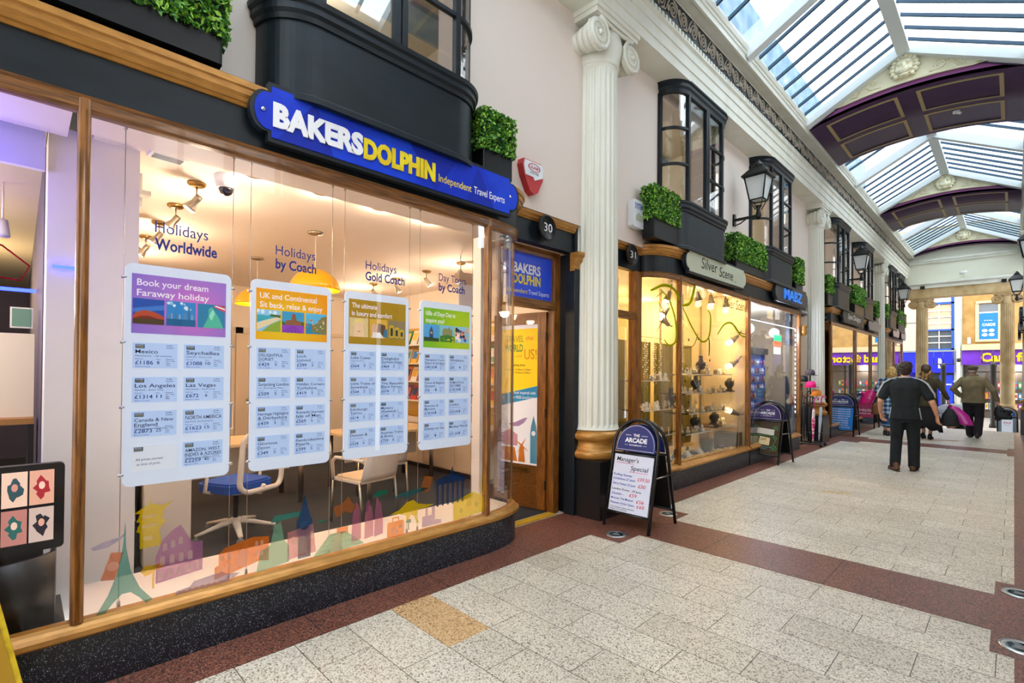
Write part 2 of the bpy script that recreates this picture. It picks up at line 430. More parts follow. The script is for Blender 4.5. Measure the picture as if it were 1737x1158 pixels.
for y in (-.7, 7.73, 14.9, 22.07):
    b.lathe([(.0, -.03), (.05, -.03), (.07, 0), (.05, .03), (0, .03)], (XC-EX+.02, y, ZE-.1), rafw, 12, 1); b.lathe([(.022, -.04), (.022, .04)], (XC-EX+.02, y, ZE-.1), chrome, 8, 1)
b.obj('rafter_bosses', roof)
# ---- arches
purple = mat('arch_plum_paint', '3A1F42', .45); mauve = mat('arch_mauve_paint', '9C5590', .45); goldl = mat('arch_gold_line', 'A08A5A', .45)
relief = mat('gable_cream_plaster', 'E9E1C0', .55)
def archz(x, za=6.30, rise=.2): t = (x-XC)/1.47; return za+rise*(1-t*t)
def arch(y0, y1, label):
    t = thing('roof_arch', label, 'arch', (XC, y0, ZE))
    N = 24; xs = [XC-1.47+2.94*i/N for i in range(N+1)]
    b = B(); vs = []
    for y in (y0, y1):
        for x in xs: vs.append((x, y, archz(x)))
        for x in xs: vs.append((x, y, archz(x)+.06))
    k = N+1; fs = []
    for i in range(N):
        fs += [(i, i+1, 2*k+i+1, 2*k+i), (k+i, k+i+1, 3*k+i+1, 3*k+i), (i, i+1, k+i+1, k+i), (2*k+i, 2*k+i+1, 3*k+i+1, 3*k+i)]
    b.add(vs, fs, purple, True); b.obj('soffit', t, True)
    # gable fronts
    for yy, s in ((y0, -1), (y1, 1)):
        b = B(); poly = [(x, archz(x)) for x in xs]+[(XC+1.47, ZE-.1), (XC, ZR-.12), (XC-1.47, ZE-.1)]
        b.add([(x, yy, z) for x, z in poly]+[(x, yy+s*-.05, z) for x, z in poly], [tuple(range(len(poly)))]+[tuple(range(len(poly), 2*len(poly)))]+[(i, (i+1) % len(poly), len(poly)+(i+1) % len(poly), len(poly)+i) for i in range(len(poly))], mauve)
        b.obj('gable_board', t, True)
    # dark edges along the rafters
    b = B()
    for s in (-1, 1):
        b.add([(XC+s*1.47, y0-.02, ZE-.10), (XC, y0-.02, ZR-.12), (XC, y0-.02, ZR-.20), (XC+s*1.40, y0-.02, ZE-.15)], [(0, 1, 2, 3)], purple)
    b.obj('rafter_edge', t, True)
    # coffer lines on the soffit
    ym = (y0+y1)/2
    for (ya, yb) in ((y0+.18, ym-.12), (ym+.12, y1-.18)) if y1-y0 > 1 else ():
        for (xa, xb) in ((XC-1.22, XC-.13), (XC+.13, XC+1.22)):
            b = B(); M_ = 10; xi = [xa+(xb-xa)*i/M_ for i in range(M_+1)]
            out = [(x, ya-.03) for x in xi]+[(x, yb+.03) for x in xi[::-1]]; q = .055
            xj = [xa+q+(xb-xa-2*q)*i/M_ for i in range(M_+1)]; inn = [(x, ya+q-.03) for x in xj]+[(x, yb-q+.03) for x in xj[::-1]]
            n = len(out); P = [(x, y, archz(x)-.012) for x, y in out+inn]
            b.add(P+[(x, y, z+.01) for x, y, z in P], [(i, (i+1) % n, n+(i+1) % n, n+i) for i in range(n)]+[(i, (i+1) % n, 2*n+(i+1) % n, 2*n+i) for i in range(n)], goldl); b.obj('coffer_border', t, True)
    # cream panel with lion mask and scrolls
    b = B(); pz = lambda x: archz(x)+.13
    poly = [(XC-1.05, pz(XC-1.05)+.02)]+[(XC-1.05+2.1*i/12, pz(XC-1.05+2.1*i/12)) for i in range(1, 12)]+[(XC+1.05, pz(XC+1.05)+.02), (XC, ZR-.10)]
    b.pl([(x-XC, z) for x, z in poly], (XC, y0-.02, 0), YB, .03, relief)
    ring = [(x, y0-.055, z) for x, z in poly]
    b.tube(ring, .022, relief, 5, True)
    for s in (-1, 1):
        for cx, r0 in ((.47, .10), (.74, .065), (.93, .035)):
            z0 = pz(XC+cx)+.035+r0*.95
            b.tube([(XC+s*(cx+r0*(1-i/16*.85)*math.cos(i*.75)), y0-.055, z0+r0*(1-i/16*.85)*math.sin(i*.75)) for i in range(17)], .018, relief, 6)
        b.tube([(XC+s*.33, y0-.055, pz(XC)+.04), (XC+s*.42, y0-.055, pz(XC)+.05), (XC+s*.6, y0-.055, pz(XC+.6)+.16), (XC+s*.7, y0-.055, pz(XC+.7)+.04)], .018, relief, 6)
    b.obj('gable_panel', t, True)
    b = B(); c = Vector((XC, y0-.085, 6.86))
    b.ell(c, (.115, .08, .14), relief, 14, 8); b.ell(c+Vector((0, -.08, -.05)), (.06, .05, .05), relief, 10, 6)
    b.ell(c+Vector((0, -.075, .0)), (.024, .05, .06), relief, 8, 6); b.ell(c+Vector((0, -.115, -.025)), (.026, .018, .014), relief, 8, 5)
    b.ell(c+Vector((0, -.07, -.115)), (.05, .04, .02), relief, 8, 5)
    for s in (-1, 1):
        b.ell(c+Vector((s*.05, -.065, .045)), (.032, .025, .014), relief, 8, 5); b.ell(c+Vector((s*.05, -.075, .022)), (.017, .012, .011), relief, 6, 4)
        b.ell(c+Vector((s*.11, -.02, .11)), (.028, .02, .03), relief, 8, 5); b.ell(c+Vector((s*.05, -.075, -.045)), (.04, .03, .03), relief, 8, 5)
    for k in range(14):
        a = R(-70+k*320/13-90+0); a = R(-50+k*280/13); 
        p = c+Vector((.165*math.cos(a), .01, .17*math.sin(a)+.01)); q = c+Vector((.10*math.cos(a), -.02, .12*math.sin(a)))
        b.tube([q, (p+q)/2+Vector((0, -.02, 0)), p], [.03, .035, .012], relief, 6)
    b.v = [(c.x+(x-c.x)*1.3, y, c.z+(z-c.z)*1.3) for x, y, z in b.v]; b.obj('lion_mask', t, True)
    return t
arch(10.87, 13.2, 'plum roof arch with lion mask nearest the camera'); arch(18.1, 20.5, 'plum roof arch with lion mask, the middle one of three')
arch(25.2, YE, 'shallow plum roof arch with lion mask against the end wall')
arch(3.75, 6.0, 'plum roof arch above the first fluted column')
# ================================================================ end wall and stone portico
stone = mat('honey_limestone', 'CFB68A', .8, noise=('B89A6A', 5, .35, .7, (1, 1, .6)), bump=.15, bscale=40)
b = B(); b.box(-3.4, .5, YE, YE+.5, 5.0, 7.3, mat('end_wall_paint', 'E0DFCB', .6)); w = struct(b.obj('wall_end'), 'pale end wall above the arcade entrance')
b = B()
for z0, z1, d in ((5.98, 6.06, .07), (6.06, 6.12, .12), (5.0, 5.1, .1), (5.1, 5.16, .06), (5.16, 5.24, .16)): b.box(-3.0, .1, YE-d, YE, z0, z1, colwhite)
b.obj('wall_cornice', w)
b = B(); b.box(-3.4, .5, YE-.04, YE+.5, 4.64, 5.0, stone); b.obj('stone_beam', w)
def fluted(prof, c, m, n=24, dep=.055):
    b = B(); K = n*4; vs = []
    for r, z, f in prof:
        for i in range(K):
            q = i % 4; rr = r*(1-(dep if q in (1, 2) else 0)*f) if q != 3 else r
            a = 2*math.pi*(i+.0)/K; vs.append((c[0]+rr*math.cos(a), c[1]+rr*math.sin(a), c[2]+z))
    fs = [(j*K+i, j*K+(i+1) % K, (j+1)*K+(i+1) % K, (j+1)*K+i) for j in range(len(prof)-1) for i in range(K)]
    fs += [tuple(range(K))[::-1], tuple(range((len(prof)-1)*K, len(prof)*K))]
    return b.add(vs, fs, m)
def capital(b, c, r, z0, z1, m, front='x', w=None):
    """Ionic capital: scrolls on the two faces across the front axis, bolsters between"""
    w = w or r*1.25; h = z1-z0; vr = h*.36; zc = z0+h*.42; dp = r*1.08
    ax = lambda o, s, z: (c[0]+o, c[1]+s, z) if front == 'x' else (c[0]+s, c[1]-o, z)
    b.lathe([(r*.98, z0), (r*1.04, z0+.03), (r*1.0, z0+.06), (r*1.18, z0+h*.45), (r*1.1, z0+h*.7)], (c[0], c[1], 0), m, 24)
    for e in (-1, 1):
        for s in (-1, 1):
            o = e*dp
            b.tube([ax(o, s*w+(vr*(1-i/26*.9))*math.sin(-s*i*.62)*1, zc+vr*(1-i/26*.9)*math.cos(i*.62)) for i in range(27)], [.024*(1-i/40) for i in range(27)], m, 6)
            pts = [(s*w+vr*.92*math.cos(R(a)), zc+vr*.92*math.sin(R(a))) for a in range(0, 360, 24)]
            n = len(pts); v = [ax(o-e*.012, p, z) for p, z in pts]+[ax(o-e*.05, p, z) for p, z in pts]
            b.add(v, [tuple(range(n)), tuple(range(n, 2*n))]+[(i, (i+1) % n, n+(i+1) % n, n+i) for i in range(n)], m)
            b.ell(ax(o+e*.01, s*w, zc), .03, m, 8, 5)
        b.tube([ax(e*dp, -w, zc+vr), ax(e*dp, -w*.5, zc+vr*.9), ax(e*dp, 0, zc+vr*.85), ax(e*dp, w*.5, zc+vr*.9), ax(e*dp, w, zc+vr)], .022, m, 6)
    for s in (-1, 1):
        for k in range(7):
            o0, o1 = -dp+2*dp*k/7, -dp+2*dp*(k+1)/7
            rr = [vr*(.62+.26*abs((k+t)/7-.5)*2) for t in (0, .15, .5, .85, 1)]
            b.tube([ax(o0+(o1-o0)*t, s*w, zc) for t in (0, .15, .5, .85, 1)], [rr[0]*.86, rr[1], rr[2]*1.02, rr[3], rr[4]*.86], m, 14)
    q = w+vr*.45
    ab = [(-dp*1.05, dp*1.05), (-q, q)]
    x0, x1 = (c[0]-dp*1.08, c[0]+dp*1.08) if front == 'x' else (c[0]-q, c[0]+q)
    y0, y1 = (c[1]-q, c[1]+q) if front == 'x' else (c[1]-dp*1.08, c[1]+dp*1.08)
    b.box(x0, x1, y0, y1, z1-h*.2, z1-h*.1, m); b.box(x0-.02, x1+.02, y0-.02, y1+.02, z1-h*.1, z1, m)
    return b
plinthm = mat('plinth_black_paint', '17171A', .3, coat=.15)
def column(x, y, label):
    t = thing('fluted_column', label, 'column', (x, y, 0), 0, 'fluted columns of the arcade')
    b = B(); b.box(x-.30, x+.30, y-.30, y+.30, 0, .60, plinthm); b.box(x-.30, x+.30, y-.30, y+.30, .6, .615, plinthm); b.obj('plinth', t, True)
    b = B(); b.lathe([(.29, .615), (.31, .635), (.325, .67), (.31, .705), (.285, .715), (.285, .735), (.27, .755), (.262, .79), (.27, .815), (.30, .825), (.32, .85), (.318, .885), (.295, .905), (.27, .93)], (x, y, 0), gold, 32); b.obj('base', t, True)
    fluted([(.285, .93, 0), (.272, .95, 0), (.266, .985, 1), (.262, 1.9, 1), (.252, 3.2, 1), (.238, 4.8, 1), (.236, 4.90, 0), (.245, 4.93, 0)], (x, y, 0), colwhite).obj('shaft', t, True)
    capital(B(), (x, y), .25, 4.93, 5.43, colwhite, 'x').obj('capital', t, True)
    return t
c0 = column(-3.34, 4.62, 'white fluted column on black plinth beside the foremost pavement sign')
dup(c0, (-3.34, 13.2, 0), label='white fluted column behind the rack of umbrellas')
dup(c0, (-3.34, 20.9, 0), label='third white fluted column along the left side')
dup(c0, (.42, 19.28, 0), math.pi, label='white fluted column on black plinth at right edge of the picture')
dup(c0, (.6, 13.2, 0), math.pi, label='white fluted column halfway along the right side')
dup(c0, (.6, 4.62, 0), math.pi, label='white fluted column on the right near the camera')
def stone_column(x, label):
    t = thing('stone_column', label, 'column', (x, YE+.2, 0), 0, 'stone columns of the entrance'); c = (x, YE+.22, 0)
    b = B(); b.box(x-.27, x+.27, YE-.05, YE+.49, 0, .34, stone); b.obj('pedestal', t, True)
    b = B(); b.lathe([(.27, .34), (.28, .37), (.25, .4), (.235, .43), (.25, .46), (.24, .5), (.205, .53)], c, stone, 24); b.obj('base', t, True)
    fluted([(.20, .53, 0), (.198, .56, 0), (.197, 2.05, 0), (.197, 2.06, .8), (.185, 4.12, .8), (.184, 4.2, 0)], c, stone, 20, .08).obj('shaft', t, True)
    capital(B(), c, .19, 4.2, 4.64, stone, 'y', .28).obj('capital', t, True)
stone_column(-2.60, 'honey stone column on the left of the street entrance'); stone_column(-.17, 'honey stone column on the right of the street entrance')
# ================================================================ shopfronts
def fpath(y0, y1, door0, door1, XF_=XL, n=8):
    """plan of a front: door recess at the start / end, curved corner, straight run"""
    p = []
    if door0: p += [(-3.42, door0[0]), (-3.42, door0[1])]+[(-3.42+.26*math.sin(R(a)), door0[1]+.55*(1-math.cos(R(a)))) for a in range(6, 91, 6)]
    else: p += [(XF_, y0)]
    if door1: p += [(-3.42+.26*math.sin(R(90-a)), door1[0]-.55+.55*math.sin(R(a))) for a in range(0, 91, 6)]+[(-3.42, door1[0]), (-3.42, door1[1])]
    else: p += [(XF_, y1)]
    q = [p[0]]
    for a in p[1:]:
        if (Vector(a)-Vector(q[-1])).length > .012: q.append(a)
    return q
GP = [(-.02, 3.08), (.012, 3.08), (.02, 3.095), (.03, 3.10), (.035, 3.12), (.05, 3.135), (.054, 3.165), (.066, 3.172), (.068, 3.205), (-.12, 3.215), (-.12, 3.08)]
FP = [(-.02, 2.865), (.0, 2.865), (.0, 3.09), (-.10, 3.09), (-.10, 2.865)]
SP = [(-.03, .262), (.02, .262), (.035, .275), (.035, .298), (.015, .31), (.0, .322), (-.01, .335), (-.06, .335), (-.06, .262)]
HP = [(-.06, 2.795), (-.012, 2.795), (.0, 2.81), (.0, 2.85), (.012, 2.868), (-.06, 2.868)]
def front(n, path, head_idx, label, gran=True, wood=True):
    b = B(); b.sweep(path, FP, navy); f = struct(b.obj('trim_%d' % n), label)
    b = B(); b.sweep(path, GP, gold); b.obj('gilt_cornice', f)
    # lead flat on top of the fascia
    b = B(); b.sweep(path, [(.05, 3.216), (-.3, 3.235), (-.3, 3.205), (.05, 3.205)], navy); b.obj('fascia_top', f)
    return f
def window(n, path, label, mull=(), glassm=None, head=True):
    """stall riser, sill, head and glass following a plan path"""
    w = empty_struct('window_%d' % n, label)
    b = B(); b.sweep(path, [(0, 0), (.0, .262), (-.14, .262), (-.14, 0)], granite); b.obj('stall_riser', w)
    b = B(); b.sweep(path, SP, gold); b.obj('sill', w)
    b = B(); b.sweep(path, HP, oakh); b.obj('head_rail', w)
    b = B(); b.sweep(path, [(-.028, .335), (-.022, .335), (-.022, 2.795), (-.028, 2.795)], glassm or glass, smooth=False); b.obj('pane', w)
    for y, x, wd in mull:
        b = B(); b.bbox(x-.055, x+.005, y-wd/2, y+wd/2, .33, 2.87, oak, .012); b.tube([(x+.0, y, .335), (x+.0, y, 2.8)], wd*.22, oak, 8); b.obj('mullion', w)
    return w
# ---------------- front of the first bay (tattoo studio window and travel agent)
pA = fpath(-4.5, 0, None, (3.39, 4.33)); front(40, pA, 0, 'blue-black fascia with gilt cornice over the two nearest shop windows')
i_ = [i for i, p in enumerate(pA) if p[1] > 3.38][0]
w1 = window(1, [(XL, .2025)]+pA[1:i_+1], 'large shop window of the travel agent with wooden frame and curved corner pane',
            [(.212, XL, .05), (2.855, XL, .05)])
w2 = window(2, [(XL, -4.5), (XL, .2025)], 'purple-lit window of the tattoo studio at the left edge')
b = B(); b.box(-3.426, -3.414, 3.384, 3.396, .33, 2.80, brass); b.obj('corner_bead', w1)
b = B(); b.box(-3.66, -3.46, 3.38, 3.41, 0, .30, granite); b.box(-3.66, -3.47, 3.385, 3.40, .30, 2.8, glass); b.obj('return_pane', w1)
# entrance of the travel agent: frame, transom sign and open door
dr = empty_struct('door_1', 'oak door frame of the travel agent entrance')
b = B()
b.bbox(-3.66, -3.56, 4.175, 4.28, 0, 2.87, oak, .012); b.bbox(-3.66, -3.60, 3.41, 3.43, 0, 2.87, oak, .006)
b.box(-3.66, -3.56, 3.43, 4.2, 2.79, 2.87, oakh); b.bbox(-3.67, -3.55, 3.43, 4.2, 2.235, 2.325, oakh, .012, 1); b.obj('frame', dr)
b = B(); b.box(-3.9, -3.45, 3.38, 4.4, 2.866, 2.9, mat('reveal_cream', 'D9C6AE')); b.obj('reveal', dr)
bluep = mat('sign_royal_blue', '0A2FC0', .45, spec=.25, noise=('1242D8', 2.2, .4, .62, (1, 1, 1))); blueg = mat('sign_glow_blue', '1238AE', .4, emit=.35)
tw = mat('sign_white', 'F2F2F6', .4); ty = mat('sign_yellow', 'F5DF1A', .4, noise=('E3C40E', 6, .4, .6, (1, 1, 1)))
b = B(); b.box(-3.625, -3.61, 3.45, 4.175, 2.325, 2.79, mat('transom_violet_blue', '1B3FB8', .35, emit=.25)); 
b.text('BAKERS', (-3.608, 3.58, 2.59), XF, tw, w=.42, h=.10, bold=.035); b.text('DOLPHIN', (-3.608, 3.58, 2.475), XF, ty, w=.42, h=.10, bold=.035)
b.text('Independent', (-3.608, 3.47, 2.375), XF, ty, w=.33, h=.05); b.text('Travel Experts', (-3.608, 3.81, 2.375), XF, tw, w=.33, h=.05)
b.obj('transom_sign', dr)
b = B(); b.box(-3.62, -3.52, 3.44, 4.18, 0, .012, mat('brass_strip', 'C9A227', .4)); b.obj('threshold', dr)
# dark post with gilt cap beside the door
b = B(); b.bbox(-3.5, -3.36, 4.285, 4.40, 0, 2.68, navy, .01); pw = struct(b.obj('trim_41'), 'blue-black post with gilt cap beside the door')
b = B(); b.sweep([(-3.42, 4.27), (-3.42, 4.42)], [(0, 2.66), (.05, 2.66), (.06, 2.69), (.055, 2.72), (.09, 2.76), (.095, 2.80), (.12, 2.83), (.12, 2.86), (0, 2.86)], gold); b.obj('gilt_cap', pw)
# wall strips behind the columns at shopfront level
for k, (ya, yb) in enumerate(((4.33, 4.95), (12.75, 13.6), (20.5, 21.4))):
    b = B(); b.box(-3.65, -3.40, ya, yb, 0, 3.2, navy); struct(b.obj('wall_pier.%03d' % k if k else 'wall_pier'), 'dark pier behind a column')
# door leaf, hinged at the right jamb and swung into the shop
dl = thing('shop_door', 'open oak shop door with yellow and white poster glass', 'door', (-3.66, 4.17, 0), R(8))
def dleaf(t):
    W_, H_ = .74, 2.225
    b = B(); b.box(-W_, -W_+.11, -.02, .02, .02, H_, oak); b.box(-.11, 0, -.02, .02, .02, H_, oak)
    b.box(-W_+.11, -.11, -.02, .02, H_-.13, H_, oakh); b.box(-W_+.11, -.11, -.02, .02, .02, .27, oakh); b.box(-W_+.11, -.11, -.02, .02, .40, .50, oakh)
    b.box(-W_+.11, -.11, -.01, .01, .27, .40, oakh); b.obj('door_frame', t)
    b = B(); b.bbox(-W_+.2, -.2, -.026, -.018, .415, .48, brass, .01, 1); b.bbox(-W_+.23, -.23, -.03, -.024, .432, .462, mat('brass_flap', '8A6A38', .35, metal=1), .008, 1); b.obj('letter_plate', t)
    b = B(); x0, x1, z0, z1 = -W_+.11, -.11, .50, H_-.13
    yel = mat('poster_yellow', 'F7CF12', .5, emit=.25); wh = mat('poster_white', 'EDEDF2', .5, emit=.2); sky = mat('poster_cyan', '1C86B4', .5, emit=.2)
    b.box(x0, x1, -.006, .006, z0, z1, wh)
    P = lambda poly, m, e=.0: b.pl(poly, (0, -.0075-e, 0), YB, 0, m)
    P([(x0, 1.27), (x1, 1.37), (x1, 2.05), (x0, 2.05)], yel); P([(x0, 1.16), (x1, 1.27), (x1, 1.40), (x0, 1.29)], sky, .0006)
    T = lambda s, x, z, w, h, m, bo=0: b.text(s, (x, -.0095, z), YB, m, w=w, h=h, bold=bo)
    T('TRAVEL', x0+.06, 1.90, .26, .075, mat('poster_lime', 'B7B815', .5), .02); T('the', x0+.35, 1.92, .1, .05, mat('poster_orange', 'E08A2E', .5))
    T('WORLD', x0+.04, 1.79, .27, .085, mat('poster_green', '6FA53A', .5), .03); T('with', x0+.2, 1.72, .1, .04, mat('poster_olive', 'D0B010', .5))
    T('US!', x0+.33, 1.70, .17, .12, mat('poster_orange', 'E08A2E', .5))
    T('Opening times', x0+.14, 1.62, .2, .03, blackm); T('Mon-Fri  9:30am-5:30pm', x0+.07, 1.57, .36, .022, blackm); T('Sat  9:30am-5:00pm', x0+.14, 1.535, .28, .022, blackm)
    T('travel inspired with', x0+.16, 1.30, .33, .035, wh); T('our FREE brochures', x0+.14, 1.245, .33, .035, wh)
    li = mat('poster_lilac', 'B79BCB', .5); og = mat('poster_orange', 'E08A2E', .5); bl = mat('poster_blue', '5AA6D0', .5); pk = mat('poster_pink', 'E3A9C0', .5)
    P([(x0+.1, .95), (x0+.2, .97), (x0+.34, 1.03), (x0+.38, 1.03), (x0+.33, .97), (x0+.26, .93), (x0+.16, .92)], li)
    P([(x1-.1, .52), (x1-.1, .86), (x1-.09, .94), (x1-.055, 1.06), (x1-.02, .94), (x1-.01, .86), (x1-.01, .52)], bl); P([(x1-.085+.03*math.cos(i)+.03, .86+.03*math.sin(i)) for i in range(6)], wh, .0006)
    P([(x1-.27, .52), (x1-.25, .70), (x1-.19, .70), (x1-.17, .52)], og)
    for k in range(4):
        a = R(45+90*k+12); c = (x1-.22, .71); P([(c[0]+.012*math.cos(a+1.57), c[1]+.012*math.sin(a+1.57)), (c[0]+.12*math.cos(a), c[1]+.12*math.sin(a)), (c[0]-.012*math.cos(a+1.57), c[1]-.012*math.sin(a+1.57))], og, .0004)
    P([(x0, .70), (x0, .83), (x0+.12, .89), (x0+.24, .83), (x0+.24, .70)], pk, .0003); P([(x0, .52), (x0, .68), (x0+.2, .68), (x0+.24, .52)], og, .0003)
    b.obj('poster_glass', t)
    b = B()
    for z in (.3, 1.1, 1.95): b.box(-.004, .012, -.03, -.016, z-.05, z+.05, blackm)
    b.obj('hinges', t)
    b = B(); b.lathe([(.02, 0), (.02, .01), (.012, .015), (.012, .04), (.026, .05), (.026, .07), (.01, .08)], (-W_+.06, -.1, 1.05), brass, 12, 1); b.obj('door_knob', t)
dleaf(dl)
# ---------------- second bay: jeweller and accessories shop
pB = fpath(0, 12.1, (4.9, 5.72), (12.15, 12.75)); front(42, pB, 0, 'blue-black fascia with gilt cornice over the jeweller and the shop beyond')
j0 = [i for i, p in enumerate(pB) if p[1] > 5.7][0]; j1 = [i for i, p in enumerate(pB) if p[1] < 11.65][-1]
sB = [p for p in pB[j0:] if p[1] < 6.28]+[(XL, 6.27)]
window(3, sB+[(XL, 8.80)], 'jeweller shop window with curved corner pane', [(6.33, XL, .06), (8.80, XL, .10)])
window(4, [(XL, 8.86), (XL, 11.62)], 'window of the accessories shop framed by white lights', [(11.63, XL, .08)])
b = B(); b.bbox(-3.52, -3.40, 5.60, 5.74, 0, 2.86, oak, .012); b.box(-3.50, -3.42, 4.95, 5.6, 2.24, 2.33, oakh); b.bbox(-3.52, -3.42, 4.93, 4.99, 0, 2.86, oak, .01)
dj = struct(b.obj('door_2'), 'oak door frame of the jeweller'); b = B(); b.box(-3.475, -3.465, 4.99, 5.6, .05, 2.24, glass); b.box(-3.475, -3.465, 4.99, 5.6, 2.33, 2.84, glass); b.obj('pane', dj)
# ---------------- third bay: optician; fourth bay beyond
pC = fpath(0, 20.3, None, None); pC = [(-3.42, 13.5), (-3.42, 14.1), (XL, 14.13), (XL, 20.25), (-3.42, 20.3), (-3.42, 20.6)]
front(44, pC, 0, 'blue-black fascia with gilt cornice of the third bay')
window(5, [(XL, 14.16), (XL, 20.2)], 'window of the third bay reflecting the street', [(14.2, XL, .08), (16.85, XL, .12), (19.0, XL, .12)], glass_mat('dark_shop_glass', 'D8DCD8', 3.0))
pD = [(-3.42, 21.2), (-3.42, 21.5), (XL, 21.53), (XL, 25.4)]
front(46, pD, 0, 'blue-black fascia with gilt cornice of the last bay')
window(6, [(XL, 21.55), (XL, 25.3)], 'window of the last bay before the street', [(21.6, XL, .08), (23.3, XL, .1), (25.2, XL, .1)], MATS['dark_shop_glass'])
# right side fronts (seen at a grazing angle and mirrored in the windows)
pR = [(XR, YE), (XR, 4.95)]
for k, (ya, yb) in enumerate(((-7.5, 4.3), (5.0, 12.8), (13.7, 20.4), (21.4, 25.3))):
    x = .40 if k else .44
    b = B(); b.sweep([(x, yb), (x, ya)], FP, navy); f = struct(b.obj('trim_%d' % (60+k)), 'dark fascia of a shop on the right side')
    b = B(); b.sweep([(x, yb), (x, ya)], GP, gold); b.obj('gilt_cornice', f)
    w = empty_struct('window_%d' % (10+k), 'shop window on the right side'); pth = [(x, yb), (x, ya)]
    b = B(); b.sweep(pth, [(0, 0), (0, .262), (-.14, .262), (-.14, 0)], granite); b.obj('stall_riser', w)
    b = B(); b.sweep(pth, SP, gold); b.obj('sill', w)
    b = B(); b.sweep(pth, HP, oakh); b.obj('head_rail', w)
    b = B(); b.sweep(pth, [(-.028, .335), (-.022, .335), (-.022, 2.795), (-.028, 2.795)], glass); b.obj('pane', w)
    y = ya+1.2
    while y < yb-.3:
        b = B(); b.bbox(x-.0, x+.055, y-.04, y+.04, .33, 2.8, oak, .012); b.obj('mullion', w); y += 1.9
    b = B(); b.box(x+.8, x+.9, ya, yb, 0, 3.0, shopwall); b.box(x+.03, x+.9, ya, yb, 2.9, 3.0, ceilm); b.box(x+.03, x+.9, ya, yb, 0, .02, carpet); b.obj('shop_inside', w)
b = B()
for ya, yb in ((4.3, 5.0), (12.8, 13.7), (20.4, 21.4)): b.box(.74, 1.1, ya, yb, 0, 3.2, navy)
struct(b.obj('wall_piers_right'), 'dark piers behind the right columns')
# ================================================================ bow windows upstairs
def bow(n, y0, label, wd=1.68, side=1):
    xw = -3.35; xf = -3.06; r = .30; y1 = y0+wd
    path = [(xw+(xf-xw)*math.sin(R(a)), y0+r*(1-math.cos(R(a)))) for a in range(0, 91, 6)]+[(xw+(xf-xw)*math.cos(R(a)), y1-r+r*math.sin(R(a))) for a in range(0, 91, 6)]
    if side < 0: path = [(XC*2-x+.03, y0+y1-y) for x, y in path]; 
    w = empty_struct('window_%d' % n, label)
    b = B(); b.sweep(path, [(-.04, 3.2), (.03, 3.2), (.03, 3.235), (.0, 3.26), (0, 3.72), (-.04, 3.72)], navy, smooth=False); b.obj('apron', w)
    b = B(); b.sweep(path, [(-.05, 3.70), (.012, 3.70), (.018, 3.73), (.035, 3.75), (.035, 3.79), (.05, 3.80), (.055, 3.83), (.0, 3.845), (-.05, 3.845)], navy); b.obj('sill', w)
    b = B(); b.sweep(path, [(-.05, 5.28), (.0, 5.28), (.005, 5.33), (.025, 5.36), (.025, 5.40), (.045, 5.42), (.045, 5.44), (-.05, 5.44)], navy); b.obj('head_rail', w)
    b = B(); b.sweep(path, [(-.028, 3.84), (-.022, 3.84), (-.022, 5.28), (-.028, 5.28)], glass); b.obj('pane', w)
    b = B(); L = len(path); 
    def post(x, y, wx=.045, wy=.045): b.box(x-wx, x+.004 if side > 0 else x+wx, y-wy/2, y+wy/2, 3.84, 5.29, navy)
    for (x, y) in (path[15], path[16]): post(x, y)
    for f in (.50, .555): post(path[15][0], path[15][1]+(path[16][1]-path[15][1])*f)
    for i in (0, L-1): b.box(path[i][0]-.03, path[i][0]+.04, path[i][1]-.03, path[i][1]+.03, 3.84, 5.29, navy)
    b.obj('posts', w)
    b = B(); q1, q2 = path[15][1]+(path[16][1]-path[15][1])*.50, path[15][1]+(path[16][1]-path[15][1])*.555
    for z in (4.32, 4.80):
        b.sweep(path[:16], [(-.035, z), (.0, z), (.0, z+.03), (-.035, z+.03)], navy); b.sweep(path[16:], [(-.035, z), (.0, z), (.0, z+.03), (-.035, z+.03)], navy)
        for a, c in ((q2, path[16][1]),) if side > 0 else ((path[15][1], q1), (q2, path[16][1])):
            b.box(path[15][0]-.035, path[15][0]+(.0 if side > 0 else .035), min(a, c), max(a, c), z, z+.03, navy)
    b.obj('glazing_bars', w)
    return w
bow(20, 1.03, 'curved black bow window above the travel agent')
bow(21, 6.05, 'curved black bow window above the jeweller'); bow(22, 9.30, 'curved black bow window above the accessories shop')
bow(23, 14.15, 'bow window behind the second column'); bow(24, 17.3, 'bow window before the third column')
bow(25, 21.6, 'bow window after the third column'); bow(26, 23.55, 'last bow window before the end wall', 1.6)
for k, y in enumerate((1.0, 6.0, 9.3, 14.2, 17.3, 22.5)): bow(30+k, y, 'bow window on the right side', side=-1)
# rooms behind the bow windows
b = B(); room = mat('upstairs_room_paint', 'D6CDB8', .8)
b.box(-6.2, -6.1, -8, YE, 3.2, 5.6, room); b.box(-6.2, -3.65, -8, YE, 5.5, 5.6, room); b.box(-6.2, -3.65, -8, YE, 3.15, 3.25, room)
for y in (-2, 3.6, 8.5, 11.9, 16.6, 20.4, 23.4): b.box(-6.2, -3.65, y, y+.1, 3.2, 5.6, room)
struct(b.obj('wall_upstairs'), 'rooms behind the upstairs bow windows')
for y in (-3.5, 2.0, 6.9, 10.1, 15.0, 18.1, 22.4, 24.4): lamp((-4.9, y, 5.2), 20, 'FFF4E4', .15)
t = thing('louvre_light', 'silver louvred ceiling light seen through the nearest bow window', 'ceiling light', (-4.4, 1.9, 5.43), R(8)); b = B(); b.box(-.62, .62, -.13, .13, .0, .06, white); b.obj('housing', t)
b = B()
for k in range(16):
    for j in (-1, 0, 1): b.ell((-.57+.076*k, j*.08, -.005), (.034, .036, .03), chrome, 8, 5)
o = b.obj('louvres', t)
